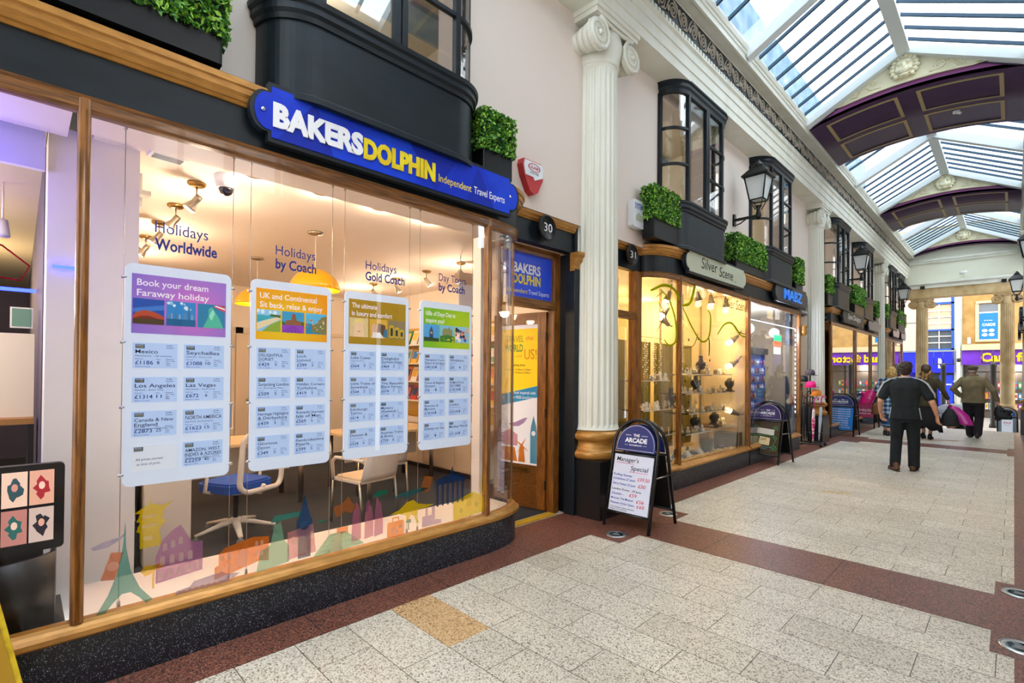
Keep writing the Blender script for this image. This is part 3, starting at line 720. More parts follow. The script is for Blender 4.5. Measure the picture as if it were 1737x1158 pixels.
# ================================================================ inside the travel agent
def room(n, x0, x1, y0, y1, h, wallc, ceilc, floorc, label, xn=None, xf=None):
    b = B(); b.box(x0, x1, y0, y1, -.02, .012, floorc); r = struct(b.obj('floor_'+n), label+' floor')
    b = B(); b.box(x0, x1, y0, y1, h, h+.05, ceilc); struct(b.obj('ceiling_'+n), label+' ceiling')
    b = B(); b.box(x0-.05, x0, y0, y1, 0, h, wallc); struct(b.obj('wall_back_'+n), label+' back wall')
    b = B(); b.box(x0, x1 if xn is None else xn, y0-.05, y0, 0, h, wallc); struct(b.obj('wall_near_'+n), label+' near side wall')
    b = B(); b.box(x0, x1 if xf is None else xf, y1, y1+.05, 0, h, wallc); struct(b.obj('wall_far_'+n), label+' far side wall')
room('agency', -9.0, -3.66, .30, 5.05, 2.93, shopwall, ceilm, carpet, 'travel agent', xn=-4.25)
b = B(); b.box(-3.66, -3.2, .24, 2.86, 2.868, 2.93, ceilm); b.box(-3.66, -3.44, 2.86, 3.38, 2.868, 2.93, ceilm); b.box(-3.44, -3.3, 2.86, 3.12, 2.868, 2.93, ceilm); struct(b.obj('ceiling_window'), 'ceiling strip over the shop window')
ledgem = mat('window_ledge_cream', 'F1E4D2', .5)
b = B(); b.box(-3.82, -3.2, .24, 2.86, .25, .29, ledgem); b.pl([(-3.82, 2.86), (-3.2, 2.86), (-3.23, 3.05), (-3.33, 3.25), (-3.45, 3.36), (-3.82, 3.36)], (0, 0, .25), (Vector((1, 0, 0)), Vector((0, 1, 0)), Vector((0, 0, 1))), .04, ledgem); b.box(-3.82, -3.78, .24, 3.36, .0, .25, ledgem); struct(b.obj('trim_70'), 'cream window ledge of the travel agent')
pierm = mat('pier_white', 'EEE9E2', .6)
b = B(); b.box(-4.3, -3.9, .105, .53, 0, 2.95, pierm); struct(b.obj('wall_partition'), 'white pier between the two nearest shops')
b = B(); b.box(-8.99, -8.97, 1.05, 2.42, 1.55, 2.16, mat('wall_panel_ochre', 'D9A114', .6)); b.box(-8.99, -8.97, 1.05, 2.42, 1.02, 1.55, mat('wall_panel_ochre2', 'C98E10', .6)); tag(b.obj('wall_panel'), 'ochre yellow panel on the back wall of the travel agent', 'panel')
# door in the back wall and dado
b = B(); dm = mat('inner_door_paint', 'DCC8AE', .5)
b.box(-8.99, -8.94, 2.52, 2.62, 0, 2.25, dm); b.box(-8.99, -8.94, 3.45, 3.55, 0, 2.25, dm); b.box(-8.99, -8.94, 2.52, 3.55, 2.15, 2.25, dm); b.box(-8.99, -8.96, 2.62, 3.45, 0, 2.15, dm)
di = struct(b.obj('door_3'), 'inner door in the back wall'); b = B(); b.lathe([(.03, 0), (.03, .02), (.015, .03), (.02, .06), (0, .06)], (-8.96, 2.7, 1.05), chrome, 10, 0); b.obj('door_knob', di)
b = B(); b.box(-9.0, -8.96, 3.56, 5.05, 2.18, 2.24, dm); struct(b.obj('trim_71'), 'dado moulding on the back wall')
# ---- ceiling fittings
def spotlight(x, y, rz, label, grp, lit=True, tilt=35):
    t = thing('ceiling_spotlight', label, 'spotlight', (x, y, 2.93), rz, grp)
    b = B(); b.lathe([(.0, 0), (.062, 0), (.062, -.014), (.045, -.028), (0, -.03)], (0, 0, 0), brass, 16); b.obj('ceiling_cup', t)
    b = B(); b.tube([(0, 0, -.025), (0, 0, -.105)], .007, nickel, 8); b.ell((0, 0, -.108), .013, nickel, 8, 6); b.obj('stem', t)
    a = R(tilt); d = Vector((math.sin(a), 0, -math.cos(a))); c = Vector((-.02, 0, -.095))
    b = B(); pts = [c, c+d*.03, c+d*.06, c+d*.11, c+d*.125]; b.tube(pts, [.022, .026, .024, .043, .046], nickel, 14); b.obj('shade', t)
    b = B(); p = c+d*.126; b.tube([p, p+d*.004], .036, bulb, 12); b.obj('bulb', t)
    return t, d
ordn = ['nearest the window', 'second from the window', 'third from the window', 'fourth from the window', 'fifth from the window', 'farthest from the window']
s0, _ = spotlight(-4.26, .92, R(-110), 'brass ceiling spotlight nearest the window in the left row', 'spotlights in the left row')
for k in range(1, 6): dup(s0, (-4.26-.695*k, .92, 2.93), R(-110), 'brass ceiling spotlight %s in the left row' % ordn[k])
s0, _ = spotlight(-4.92, 3.95, R(70), 'brass ceiling spotlight nearest the window in the right row', 'spotlights in the right row')
for k, x in enumerate((-5.68, -6.45, -7.12)): dup(s0, (x, 3.96, 2.93), R(70+20*(k % 2)), 'brass ceiling spotlight %s in the right row' % ordn[k+1])
def downlight(y, label):
    t = thing('recessed_downlight', label, 'downlight', (-3.775, y, 2.93), 0, 'downlights above the shop window')
    b = B(); b.lathe([(.062, 0), (.066, -.008), (.05, -.012), (.04, -.004)], (0, 0, 0), brass, 20); b.obj('ring', t)
    b = B(); b.lathe([(0, -.005), (.04, -.005)], (0, 0, 0), bulb, 16); b.obj('bulb', t); return t
d0 = downlight(1.17, 'recessed downlight beside the domed camera')
for y, l in ((1.65, 'second recessed downlight from the left over the window'), (2.155, 'third recessed downlight from the left over the window'), (2.65, 'recessed downlight nearest the curved window corner')): dup(d0, (-3.775, y, 2.93), label=l)
t = thing('dome_camera', 'white domed security camera on the shop ceiling', 'security camera', (-3.96, 1.035, 2.93))
b = B(); b.lathe([(.078, 0), (.076, -.02), (.062, -.085), (.055, -.09), (0, -.09)], (0, 0, 0), white, 20); b.obj('housing', t)
b = B(); b.lathe([(.05, -.088), (.048, -.10), (.036, -.125), (.018, -.137), (0, -.14)], (0, 0, 0), mat('smoked_dome', '1A1A28', .08, coat=.5), 18); b.obj('dome', t)
for nm, x, y, w, l in (('ceiling_vent', -3.84, .665, .2, 'small white ceiling vent near the window'),):
    t = thing(nm, l, 'vent', (x, y, 2.93), R(5)); b = B(); b.box(-.06, .06, -w/2, w/2, -.025, 0, white); b.obj('housing', t)
    b = B()
    for k in range(5): b.box(-.04+k*.018, -.03+k*.018, -w*.4, w*.4, -.028, -.025, grey)
    b.obj('slots', t)
b = B(); b.box(-4.11, -4.05, .535, .565, 2.62, 2.84, white); b.box(-4.05, -3.97, .54, .60, 2.68, 2.71, white); tag(b.obj('alarm_sensor'), 'small white sensor on the white pier', 'sensor')
shadem = mat('pendant_yellow', 'F2B400', .3, coat=.3)
def pendant(x, y, label):
    t = thing('pendant_lamp', label, 'lamp', (x, y, 2.93), 0, 'yellow dome pendants')
    b = B(); b.lathe([(0, 0), (.075, 0), (.07, -.02), (0, -.035)], (0, 0, 0), nickel, 18); b.obj('ceiling_rose', t)
    b = B(); b.tube([(0, 0, -.03), (.004, 0, -.2), (0, 0, -.37)], .004, white, 6); b.obj('flex', t)
    pr = [(.245*math.sin(R(a)), -.60+.235*math.cos(R(a))) for a in range(4, 91, 8)]
    b = B(); b.lathe(pr+[(r*.98, z-.004) for r, z in pr[::-1]], (0, 0, 0), shadem, 32); b.obj('shade', t)
    b = B(); b.ell((0, 0, -.52), .04, bulb, 10, 8); b.obj('bulb', t); return t
p0 = pendant(-4.915, 2.09, 'yellow dome pendant lamp nearer the window'); dup(p0, (-6.56, 2.07, 2.93), label='yellow dome pendant lamp farther from the window')
t = thing('hanging_sign', 'white hanging box sign behind the right end of the window', 'sign', (-4.6, 3.86, 2.62), R(-10))
b = B(); b.bbox(-.06, .06, -.2, .2, -.02, .10, mat('greige_plastic', 'B9A58E', .5), .01, 1); b.obj('housing', t)
for s in (-.15, .15): b = B(); b.tube([(0, s, .1), (0, s, .31)], .006, nickel, 6); b.obj('hanger', t)
b = B(); b.box(-.02, .0, -.17, .17, -.32, -.03, mat('hanging_sheet', 'DDE0E8', .5)); b.obj('panel', t)
# ---- lights given off by those fittings
WARM = 'FFE2C2'
for x in (-4.4, -5.8, -7.2): lamp((x, .98, 2.58), 13, WARM, .05)
for x in (-5.0, -6.4, -7.6): lamp((x, 3.95, 2.58), 13, WARM, .05)
for y in (1.17, 1.65, 2.155, 2.65): lamp((-3.775, y, 2.90), 7, WARM, .04)
for x in (-4.915, -6.56): lamp((x, 2.08, 2.36), 16, WARM, .06)
# ---- furniture
blue = mat('chair_blue_fabric', '1B50B4', .7); chw = mat('chair_white_plastic', 'EDE6DC', .35)
desk_m = mat('desk_pale_wood', 'E7CDA2', .4, noise=('DDBB88', 8, .4, .7, (.4, 5, 1)))
def task_chair():
    t = thing('task_chair', 'blue office chair on white five-star base with open frame back', 'chair', (-5.1, 1.45, .012), R(115))
    b = B()
    for k in range(5):
        a = R(72*k+20); c, s = math.cos(a), math.sin(a)
        b.tube([(0, 0, .13), (.12*c, .12*s, .125), (.34*c, .34*s, .075)], [.036, .032, .02], chw, 8, flat=.7)
    b.lathe([(.05, .09), (.05, .15), (.035, .17)], (0, 0, 0), chw, 12); b.obj('star_base', t)
    for k in range(5):
        a = R(72*k+20); x, y = .33*math.cos(a), .33*math.sin(a); b = B()
        b.lathe([(.026, -.02), (.03, -.012), (.03, .012), (.026, .02)], (x, y, .03), grey, 12, 1); b.tube([(x, y, .03), (x, y, .075)], .009, chw, 6); b.obj('castor', t)
    b = B(); b.tube([(0, 0, .15), (0, 0, .42)], .024, blackm, 10); b.obj('gas_lift', t)
    b = B(); b.bbox(-.24, .24, -.23, .23, .44, .51, blue, .09); b.bbox(-.22, .22, -.21, .21, .51, .525, blue, .09); b.obj('seat', t)
    b = B(); b.bbox(-.1, .1, -.12, .14, .40, .44, chw, .03); b.lathe([(.03, -.025), (.03, .025)], (.2, 0, .42), chw, 12, 0); b.tube([(0, -.1, .42), (0, -.3, .43), (0, -.34, .5)], .02, chw, 8); b.obj('mechanism', t)
    fr = rrect(-.23, .23, .46, .98, .09, 5)
    b = B(); b.tube([(x, -.30-.10*(z-.46)-.05*(1-(x/.23)**2), z) for x, z in fr], .024, chw, 8, True); b.obj('back_frame', t)
    for s in (-1, 1):
        b = B(); b.tube([(s*.2, .05, .43), (s*.29, .03, .46), (s*.29, .0, .64), (s*.28, .12, .66), (s*.28, -.14, .66)], .016, chw, 8); b.obj('armrest', t)
    return t
task_chair()
def visitor_chair(loc, rz, label, first=None):
    if first: return dup(first, loc, rz, label)
    t = thing('visitor_chair', label, 'chair', loc, rz, 'white visitor chairs')
    b = B(); b.bbox(-.23, .23, -.22, .23, .43, .455, chw, .06); b.bbox(-.21, .21, -.2, .21, .455, .475, mat('seat_pad_beige', 'DCC7A6', .8), .06); b.obj('seat', t)
    b = B(); N = 8; vs = []
    for i in range(N+1):
        z = .46+.40*i/N; w = .215-.02*(i/N)**2; 
        for j in range(7):
            x = -w+2*w*j/6; vs.append((x, -.215-.10*(i/N)-.035*(1-(x/w)**2), z))
    k = len(vs); vs += [(x, y-.016, z) for x, y, z in vs]; fs = []
    for i in range(N):
        for j in range(6):
            a = i*7+j; fs += [(a, a+1, a+8, a+7), (k+a, k+a+1, k+a+8, k+a+7)]
    for i in range(N):
        for a, c in ((i*7, i*7+7), (i*7+6, i*7+13)): fs.append((a, c, k+c, k+a))
    for j in range(6):
        for a, c in ((j, j+1), (N*7+j, N*7+j+1)): fs.append((a, c, k+c, k+a))
    b.add(vs, fs, chw, True); b.obj('backrest', t)
    for s in (-1, 1):
        b = B(); b.tube([(s*.225, .24, .0), (s*.225, .21, .44)], .014, nickel, 8); b.obj('leg', t)
        b = B(); b.tube([(s*.225, -.27, .0), (s*.22, -.2, .45)], .014, nickel, 8); b.obj('leg', t)
        b = B(); b.tube([(s*.225, .21, .43), (s*.245, .2, .62), (s*.245, .15, .665), (s*.24, -.1, .67), (s*.215, -.25, .66)], .018, chw, 8); b.obj('armrest', t)
    return t
v0 = visitor_chair((-4.72, 2.55, .012), R(100), 'white armchair with its back to the window beside the third poster')
visitor_chair((-5.38, 3.14, .012), R(78), 'white armchair behind the one beside the third poster', v0)
def desk(x, y, label, rz=0):
    t = thing('office_desk', label, 'desk', (x, y, .012), rz, 'travel agents desks')
    b = B(); b.bbox(-.40, .40, -.75, .75, .715, .745, desk_m, .06); b.obj('tabletop', t)
    for sx in (-.3, .3):
        for sy in (-.62, .62):
            b = B(); b.tube([(sx, sy, 0), (sx, sy, .715)], .03, nickel, 12); b.obj('leg', t)
    b = B(); b.box(-.02, .0, -.6, .6, .35, .68, chw); b.obj('modesty_panel', t); return t
k0 = desk(-6.2, 1.75, 'pale wood desk behind the blue office chair'); dup(k0, (-6.15, 3.6, .012), R(8), 'pale wood desk behind the white armchairs')
def monitor(loc, rz, label):
    t = thing('computer_monitor', label, 'monitor', loc, rz, 'monitors on the desks')
    b = B(); b.bbox(-.24, .24, -.02, .02, .12, .45, mat('monitor_beige', 'D8CBB4', .5), .02, 1); b.obj('case', t)
    b = B(); b.box(-.22, .22, .0205, .023, .14, .43, mat('monitor_screen', '2B3340', .2, emit=.3, ecol='7FA4D8')); b.obj('screen', t)
    b = B(); b.bbox(-.1, .1, -.08, .08, 0, .015, grey, .03); b.tube([(0, -.02, .01), (0, -.03, .2)], .02, grey, 8); b.obj('stand', t); return t
monitor((-6.05, 3.27, .757), R(-65), 'beige-backed monitor on the desk behind the white armchairs')
m2 = monitor((-6.2, 1.5, .757), R(-75), 'beige-backed monitor on the desk behind the blue chair')
b = B(); b.bbox(-6.45, -6.2, 1.95, 2.25, .757, .775, mat('brochure_red', 'C8523A', .5), .01); tag(b.obj('brochure'), 'red brochure lying on the desk', 'brochure')
# white cupboard end and dark bin with a hanging note
t = thing('filing_cupboard', 'white cupboard end under the first poster', 'cupboard', (-5.0, .86, .012)); b = B(); b.bbox(-.25, .25, -.16, .16, 0, 1.02, pierm, .01); b.obj('body', t)
b = B(); b.box(-.26, .26, -.17, .17, 1.02, 1.04, desk_m); b.obj('top', t)
t = thing('waste_bin', 'dark bin with a paper note beside the white cupboard', 'bin', (-4.95, .6, .012)); b = B(); b.bbox(-.14, .14, -.08, .08, 0, .8, blackm, .02); b.obj('body', t)
b = B(); b.add([(.15, -.06, .62), (.15, .05, .58), (.16, .055, .36), (.16, -.05, .42)], [(0, 1, 2, 3)], mat('note_paper', 'D8CFC4', .7)); b.obj('paper_note', t)
# brochure racking along the far wall with a low cabinet
t = thing('brochure_rack', 'brochure racking along the right wall of the travel agent', 'rack', (-6.2, 4.91, .012)); rk = mat('rack_ochre', 'C99B2E', .6)
b = B(); b.box(-1.7, 1.7, .10, .14, .75, 2.3, rk); b.obj('back_panel', t)
for z in (1.03, 1.35, 1.66, 1.98): b = B(); b.box(-1.7, 1.7, -.10, .10, z, z+.02, chw); b.obj('shelf', t)
t = thing('low_cabinet', 'long low beige cabinet below the brochure rack', 'cabinet', (-6.2, 4.76, .012)); cm = mat('cabinet_beige', 'DBC6AA', .5)
b = B(); b.bbox(-1.9, 1.2, -.2, .2, .08, .72, cm, .01); b.box(-1.85, 1.15, -.15, .18, 0, .08, blackm); b.obj('body', t); b = B(); b.box(-1.92, 1.22, -.23, .2, .72, .75, chw); b.obj('top', t)
for k in range(4):
    b = B(); b.box(-1.88+k*.78, -1.14+k*.78, -.215, -.2, .1, .70, cm); d_ = b.obj('cabinet_door', t)
    b = B(); b.lathe([(.012, -.235), (.012, -.215)], (-1.22+k*.78, 0, .5), blackm, 8, 1); b.obj('knob', d_)
bc = ['E8762C', 'C5331F', 'F3EBDD', '2F6DB5', 'E0A921', '2E8B57', '8E3B8A', 'D9D4CC', '1F3C66', 'EAC54A']
n = 0
for z in (1.05, 1.37, 1.68, 2.0):
    for k in range(15):
        x = -7.78+k*.22; c = bc[rnd.randrange(10)]; b = B()
        cm_ = mat('brochure_'+c, c, .4)
        b.add([(x-.09, 4.85, z), (x+.09, 4.85, z), (x+.09, 4.94, z+.26), (x-.09, 4.94, z+.26), (x-.09, 4.865, z), (x+.09, 4.865, z), (x+.09, 4.955, z+.26), (x-.09, 4.955, z+.26)], [(0, 1, 2, 3), (4, 5, 6, 7), (0, 1, 5, 4), (2, 3, 7, 6), (1, 2, 6, 5), (0, 3, 7, 4)], cm_)
        c2 = bc[(rnd.randrange(10))]; b.add([(x-.07, 4.878, z+.09), (x+.07, 4.878, z+.09), (x+.07, 4.923, z+.22), (x-.07, 4.923, z+.22)], [(0, 1, 2, 3)], mat('brochure_'+c2, c2, .4))
        tag(b.obj('holiday_brochure'), 'brochure standing on the rack along the right shop wall', 'brochure', 'brochures on the rack'); n += 1
# ================================================================ tattoo studio at the left edge
room('studio', -12.0, -3.66, -4.5, .10, 2.93, mat('studio_wall', '4A4258', .8), mat('studio_ceiling', 'CDBE9E', .7), mat('studio_floor', '2A2622', .6), 'tattoo studio', xf=-4.25)
b = B(); b.box(-3.8, -3.2, -4.4, .18, 2.868, 2.93, ceilm); struct(b.obj('ceiling_window.001'), 'ceiling strip over the studio window')
b = B(); b.box(-3.75, -3.2, -4.4, .18, .25, .29, blackm); struct(b.obj('trim_72'), 'black window ledge of the studio')
led = mat('led_blue', '2A3CFF', .5, emit=9, ecol='2030FF')
b = B(); b.box(-5.6, -5.57, -3.5, .09, 2.16, 2.185, led); b.box(-3.898, -3.88, .13, .235, 2.13, 2.145, led); tag(b.obj('led_strip_and_reflection'), 'blue light strip across the tattoo studio with its painted reflection on the pier', 'light strip')  # short glowing box on the pier stands in for the strip's reflection
lamp((-5.2, -.6, 2.4), 12, '6A58FF', .2); lamp((-3.6, -.35, 2.5), 9, '6E60FF', .15); lamp((-6.0, -1.0, 2.5), 50, 'FFE6C0', .1); lamp((-4.6, -.9, 2.3), 14, 'FFE6C0', .1); lamp((-8.0, -.8, 2.4), 70, 'FFE2B4', .1); lamp((-4.3, -.45, 1.95), 9, 'FFF0DC', .08)  # warm lamps have no fitting, added to brighten the studio and its board
b = B(); b.box(-3.90, -3.86, -.9, .092, 2.67, 2.925, mat('studio_bulkhead', 'CFCBDC', .6)); tag(b.obj('ceiling_bulkhead'), 'lilac bulkhead panel under the studio ceiling', 'panel')
t = thing('studio_shelf', 'wooden shelf unit with white display board inside the tattoo studio', 'shelf', (-5.0, -.25, .012))
b = B(); b.box(-.2, .2, -.8, .33, 1.15, 1.19, mat('studio_shelf_wood', 'B98345', .5)); b.obj('top', t); b = B(); b.box(-.2, .2, -.8, -.76, 0, 1.15, blackm); b.box(-.2, .2, .3, .33, 0, 1.15, blackm); b.box(-.2, .2, -.8, .33, .5, .53, blackm); b.obj('body', t)
t = thing('display_board', 'white price board standing on the studio shelf', 'board', (-5.0, -.08, 1.202)); bm_ = mat('board_paper', 'E9DFC6', .6)
b = B(); b.add([(.02, -.4, 0), (.02, .16, 0), (-.1, .16, .60), (-.1, -.4, .60), (.0, -.4, 0), (.0, .16, 0), (-.12, .16, .60), (-.12, -.4, .60)], [(0, 1, 2, 3), (4, 5, 6, 7), (0, 1, 5, 4), (2, 3, 7, 6), (1, 2, 6, 5), (0, 3, 7, 4)], bm_); b.obj('board', t)
b = B(); sl = (Vector((0, 1, 0)), Vector((-.12, 0, .60)).normalized(), Vector((.98, 0, .17)))
for k, s in enumerate(('Price list', 'small design', 'half sleeve', 'full sleeve', 'portrait', 'lettering')): b.text(s, (.026-.12*(.9-k*.12), -.33+.02*k, .60*(.88-k*.12)), sl, grey, h=.022)
b.obj('lettering', t)
b = B()
for k in range(4): b.bbox(-5.02+.0, -4.86, -.42+k*.13, -.31+k*.13, .545, .65+.03*(k % 2), blackm if k % 2 else white, .02)
tag(b.obj('ink_bottles'), 'dark boxes and pots on the lower studio shelf', 'pots', kind='stuff')
t = thing('picture_frame', 'small framed green picture above the studio shelf', 'picture', (-5.1, .0, 1.86)); b = B(); b.box(0, .03, -.05, .07, -.02, .13, white); b.obj('frame', t); b = B(); b.box(.03, .034, -.04, .06, -.01, .12, mat('picture_green', '6F9A86', .6)); b.obj('print', t)
t = thing('display_monitor', 'black monitor showing tattoo pictures in the left window', 'monitor', (-3.45, -.1, .29))
b = B(); b.bbox(-.03, .02, -.5, .275, .35, .78, blackm, .02, 0); b.obj('bezel', t); b = B()
fleshes = ['D9A48C', 'E6C3AE', 'CF8F83', 'C9B2A8', 'B97C74', 'E2CBB8']; [mat('skin_print_%d' % i, c, .3, emit=.5) for i, c in enumerate(fleshes)]; inks = ['B02A3A', '31555E', '2B2B36', '2F6F6A', '5A3B7A', '8A2F55']
for r_ in range(2):
    for c in range(7):
        y = .235-.097*c-.09; z = .395+.185*(1-r_); b.box(.02, .022, y, y+.09, z, z+.17, mat('skin_print_%d' % ((r_*3+c) % 6), fleshes[(r_*3+c) % 6], .3, emit=.5))
        im = mat('ink_print_%d' % ((r_*2+c) % 6), inks[(r_*2+c) % 6], .3, emit=.35); q = r_*5+c
        b.pl([(y+.045+(.026+.009*math.sin(3*i+q))*math.cos(i*.45), z+.085+(.05+.014*math.sin(2*i+q))*math.sin(i*.45)) for i in range(14)], (.0225, 0, 0), XF, 0, im)
        b.pl([(y+.045+.012*math.cos(i*.8+q), z+.095+.02*math.sin(i*.8+q)) for i in range(8)], (.023, 0, 0), XF, 0, mat('skin_print_%d' % ((q+1) % 6), '000000'))
b.obj('screen', t); b = B(); b.box(-.25, -.03, -.45, .2, .0, .36, blackm); b.obj('stand', t)
t = thing('draped_plinth', 'black cloth draped in the studio window below the monitor', 'cloth', (-3.38, -.05, .29)); b = B()
b.sweep([(.1, -.4), (.12, -.25), (.08, -.12), (.13, .0), (.09, .12), (.02, .19), (-.1, .2)], [(0, 0), (0, .35), (-.02, .35), (-.02, 0)], mat('black_satin', '17161B', .35), smooth=True); b.obj('cloth', t)
b = B(); rm = film_mat('red_window_vinyl', 'B0143C', .75); b.tube([(-3.2, -.30, 2.09), (-3.2, -.17, 2.12), (-3.2, -.06, 2.10), (-3.2, .03, 2.02), (-3.2, .0, 1.95), (-3.2, -.1, 1.96), (-3.2, -.3, 1.93)], .02, rm, 6, flat=.15); b.obj('vinyl_swirl', w2)
t = thing('ceiling_spotlight', 'small white spotlight on the studio ceiling', 'spotlight', (-5.3, -.1, 2.93)); b = B(); b.tube([(0, 0, 0), (0, 0, -.3)], .006, white, 6); b.tube([(0, 0, -.28), (.02, 0, -.4)], [.03, .045], white, 12); b.obj('shade', t)
t = thing('pavement_sign', 'yellow folding sign at the bottom left corner', 'sign', (-2.93, -.1, 0)); ym = mat('sign_board_yellow', 'E8C81A', .4, noise=('C9A50E', 18, .4, .6, (1, 1, 1)))
b = B(); sl = [(-.6, 0), (.175, 0), (.003, .86), (-.5, .86)]; b.pl(sl, (0, 0, 0), XF, .02, ym); b.pl([(y*.92-.01, z*.94+.02) for y, z in sl], (.021, 0, 0), XF, .002, mat('sign_board_ochre', 'B58A18', .5)); b.obj('front_board', t)
b = B()
for k in range(6):
    for j in range(4): b.box(.023, .026, -.36+.1*j+.0*k, -.29+.1*j, .08+.12*k, .16+.12*k, ym)
b.obj('yellow_squares', t)

b = B(); b.box(-3.86, -3.74, 3.26, 3.37, 0, 2.9, pierm); struct(b.obj('wall_post'), 'white post behind the right end of the travel agent window')
# ================================================================ fascia signs
def plaque(w, h, notch=.055, r=None):
    """outline of a board with round ends stepped in at the corners"""
    r = r or h/2-notch; x = w/2-r*.85
    o = [(-x, -h/2), (x, -h/2), (x, -h/2+notch)]
    o += [(x+.02+(w/2-x-.02)*math.cos(R(a)), (h/2-notch)*math.sin(R(a))) for a in range(-80, 81, 16)]
    o += [(x, h/2-notch), (x, h/2), (-x, h/2), (-x, h/2-notch)]
    o += [(-x-.02-(w/2-x-.02)*math.cos(R(a)), (h/2-notch)*math.sin(R(a))) for a in range(80, -81, -16)]
    o += [(-x, -h/2+notch)]
    return o
def sign(name, label, yc, zc, w, h, face, x=-3.115, side=1, group=None):
    t = thing(name, label, 'sign', (x, yc, zc), 0 if side > 0 else math.pi, group)
    b = B(); b.pl(plaque(w, h), (0, 0, 0), XF, .05, navy); b.obj('backing_board', t)
    b = B(); b.pl(plaque(w-.05, h-.05, .04), (.05, 0, 0), XF, .006, face); b.obj('face', t)
    return t
t = sign('shop_sign', 'large royal blue sign board with white and yellow letters over the travel agent', 2.02, 3.07, 2.20, .35, bluep, -3.13)
b = B(); z = .057
b.text('BAKERS', (z, -.975, -.075), XF, tw, w=.575, h=.135, bold=.055, d=.008); b.text('DOLPHIN', (z, -.395, -.085), XF, ty, w=.585, h=.13, bold=.05, d=.008); b.obj('raised_letters', t)
b = B(); b.text('Independent', (z, .225, -.075), XF, ty, w=.325, h=.06, bold=.008); b.text('Travel Experts', (z, .575, -.075), XF, tw, w=.345, h=.06, bold=.008); b.obj('strapline', t)
b = B()
for y in (-1.03, .985): b = B(); b.lathe([(.012, 0), (.012, .006), (0, .008)], (z, y, .0), chrome, 10, 0); b.obj('fixing', t)
fl2 = mat('sign_blue_facet', '0A28A8', .45, spec=.25)
b = B(); 
for p in ([(-.95, -.15), (-.72, .15), (-.6, -.15)], [(-.05, .15), (.2, -.15), (.42, .15)], [(.5, -.15), (.62, .15), (.8, -.15)]): b = B(); b.pl(p, (.0565, 0, 0), XF, 0, fl2); b.obj('facet', t)
def scrawl(bd, pts, O, fr, r, m):
    r_, u, o = fr; bd.tube([Vector(O)+r_*p[0]+u*p[1] for p in pts], r, m, 5)
sage = mat('sign_sage', 'B9BFA9', .5)
t = sign('shop_sign', 'sage green sign with handwritten black lettering over the jeweller', 7.32, 3.07, 2.12, .33, sage)
b = B(); ink = mat('ink_black', '191C1C', .5)
b.text('Silver', (.058, -.60, -.05), XF, ink, w=.52, h=.16, bold=.004, shear=.12); b.text('Scene', (.058, .0, -.08), XF, ink, w=.50, h=.15, bold=.004, shear=.1); b.text('Ltd', (.058, .58, -.10), XF, ink, w=.05, h=.03); b.obj('lettering', t)
t = sign('shop_sign', 'dark sign with blue letters over the accessories shop', 10.78, 3.09, 2.05, .36, mat('sign_dark_grey', '33343A', .4)); b = B()
b.text('MABZ', (.058, -.55, -.10), XF, mat('sign_letter_blue', '2F7FE0', .35, emit=.3), w=1.1, h=.2, bold=.015, d=.02); b.obj('raised_letters', t)
dk = mat('sign_charcoal', '25282A', .5); gs = mat('sign_grey', '8F8A88', .5); ch = mat('chalk_white', 'E8E6E0', .6); pkg = mat('sign_pinkish_grey', 'B9A3A6', .5)
t = sign('shop_sign', 'black chalk-lettered sign after the second column', 16.15, 3.08, 2.6, .34, dk); b = B(); b.text('Spex Designs', (.058, -.75, -.05), XF, ch, w=1.5, h=.15, shear=.25); b.obj('lettering', t)
sign('shop_sign', 'blank grey sign beside the chalk-lettered sign', 18.9, 3.08, 1.75, .34, gs)
sign('shop_sign', 'blank pinkish sign after the third column', 23.0, 3.12, 1.4, .34, pkg); sign('shop_sign', 'blank grey sign nearest the end wall', 24.75, 3.12, 1.2, .34, gs)
for l, y, z, m_ in (('dark hanging sign at the right edge, lower one', 19.0, 2.75, dk), ('pale sign at the right edge, nearer one', 15.2, 2.78, pkg)):
    q = sign('shop_sign', l, y, z, 1.3, .42, m_, .13, -1); b = B()
    for s in (-.4, .4): b.box(-.27, .0, s-.02, s+.02, -.02, .02, blackm)
    b.obj('bracket', q)
# ---- round door number plates
def number(y, s, label):
    t = thing('number_plate', label, 'number plate', (-3.42, y, 3.02)); b = B()
    b.lathe([(.045, 0), (.03, .02), (.03, .055), (.125, .06), (.13, .07), (.128, .09), (.115, .095), (.11, .088), (0, .088)], (0, 0, 0), black, 28, 0); b.obj('disc', t)
    b = B(); b.text(s, (.0915, -.062, -.042), XF, tw, w=.125, h=.09); b.obj('digits', t)
number(3.80, '30', 'round black plate with number 30 over the travel agent door'); number(5.40, '31', 'round black plate with number 31 beside the jeweller')
# ---- alarm boxes
t = thing('alarm_box', 'red and white alarm box on the cream wall above number 30', 'alarm', (-3.35, 3.515, 3.46)); aw = mat('alarm_white', 'E9EDF4', .35); ar = mat('alarm_red', 'C21A22', .3)
sh = [(-.135, .13), (.12, .135), (.15, .08), (.145, -.02), (.07, -.16), (.02, -.185), (-.04, -.16), (-.12, -.02), (-.15, .08)]
b = B(); b.pl(sh, (0, 0, 0), XF, .07, ar); b.obj('body', t); b = B(); b.pl([(-.12, .12), (.115, .125), (.14, .08), (.135, .0), (.02, -.05), (.0, -.02), (-.11, -.02), (-.13, .07)], (.07, 0, 0), XF, .008, aw); b.obj('cover', t)
b = B(); b.lathe([(.085, 0), (.085, .003), (.075, .003), (.075, 0)], (.078, .01, .07), ar, 20, 0, sx=1, sy=.45, cap=False); b.text('ALARM', (.0795, -.045, .055), XF, ar, w=.11, h=.03, bold=.02); b.text('01200 77000', (.0795, -.05, .005), XF, blackm, w=.12, h=.022); b.obj('lettering', t)
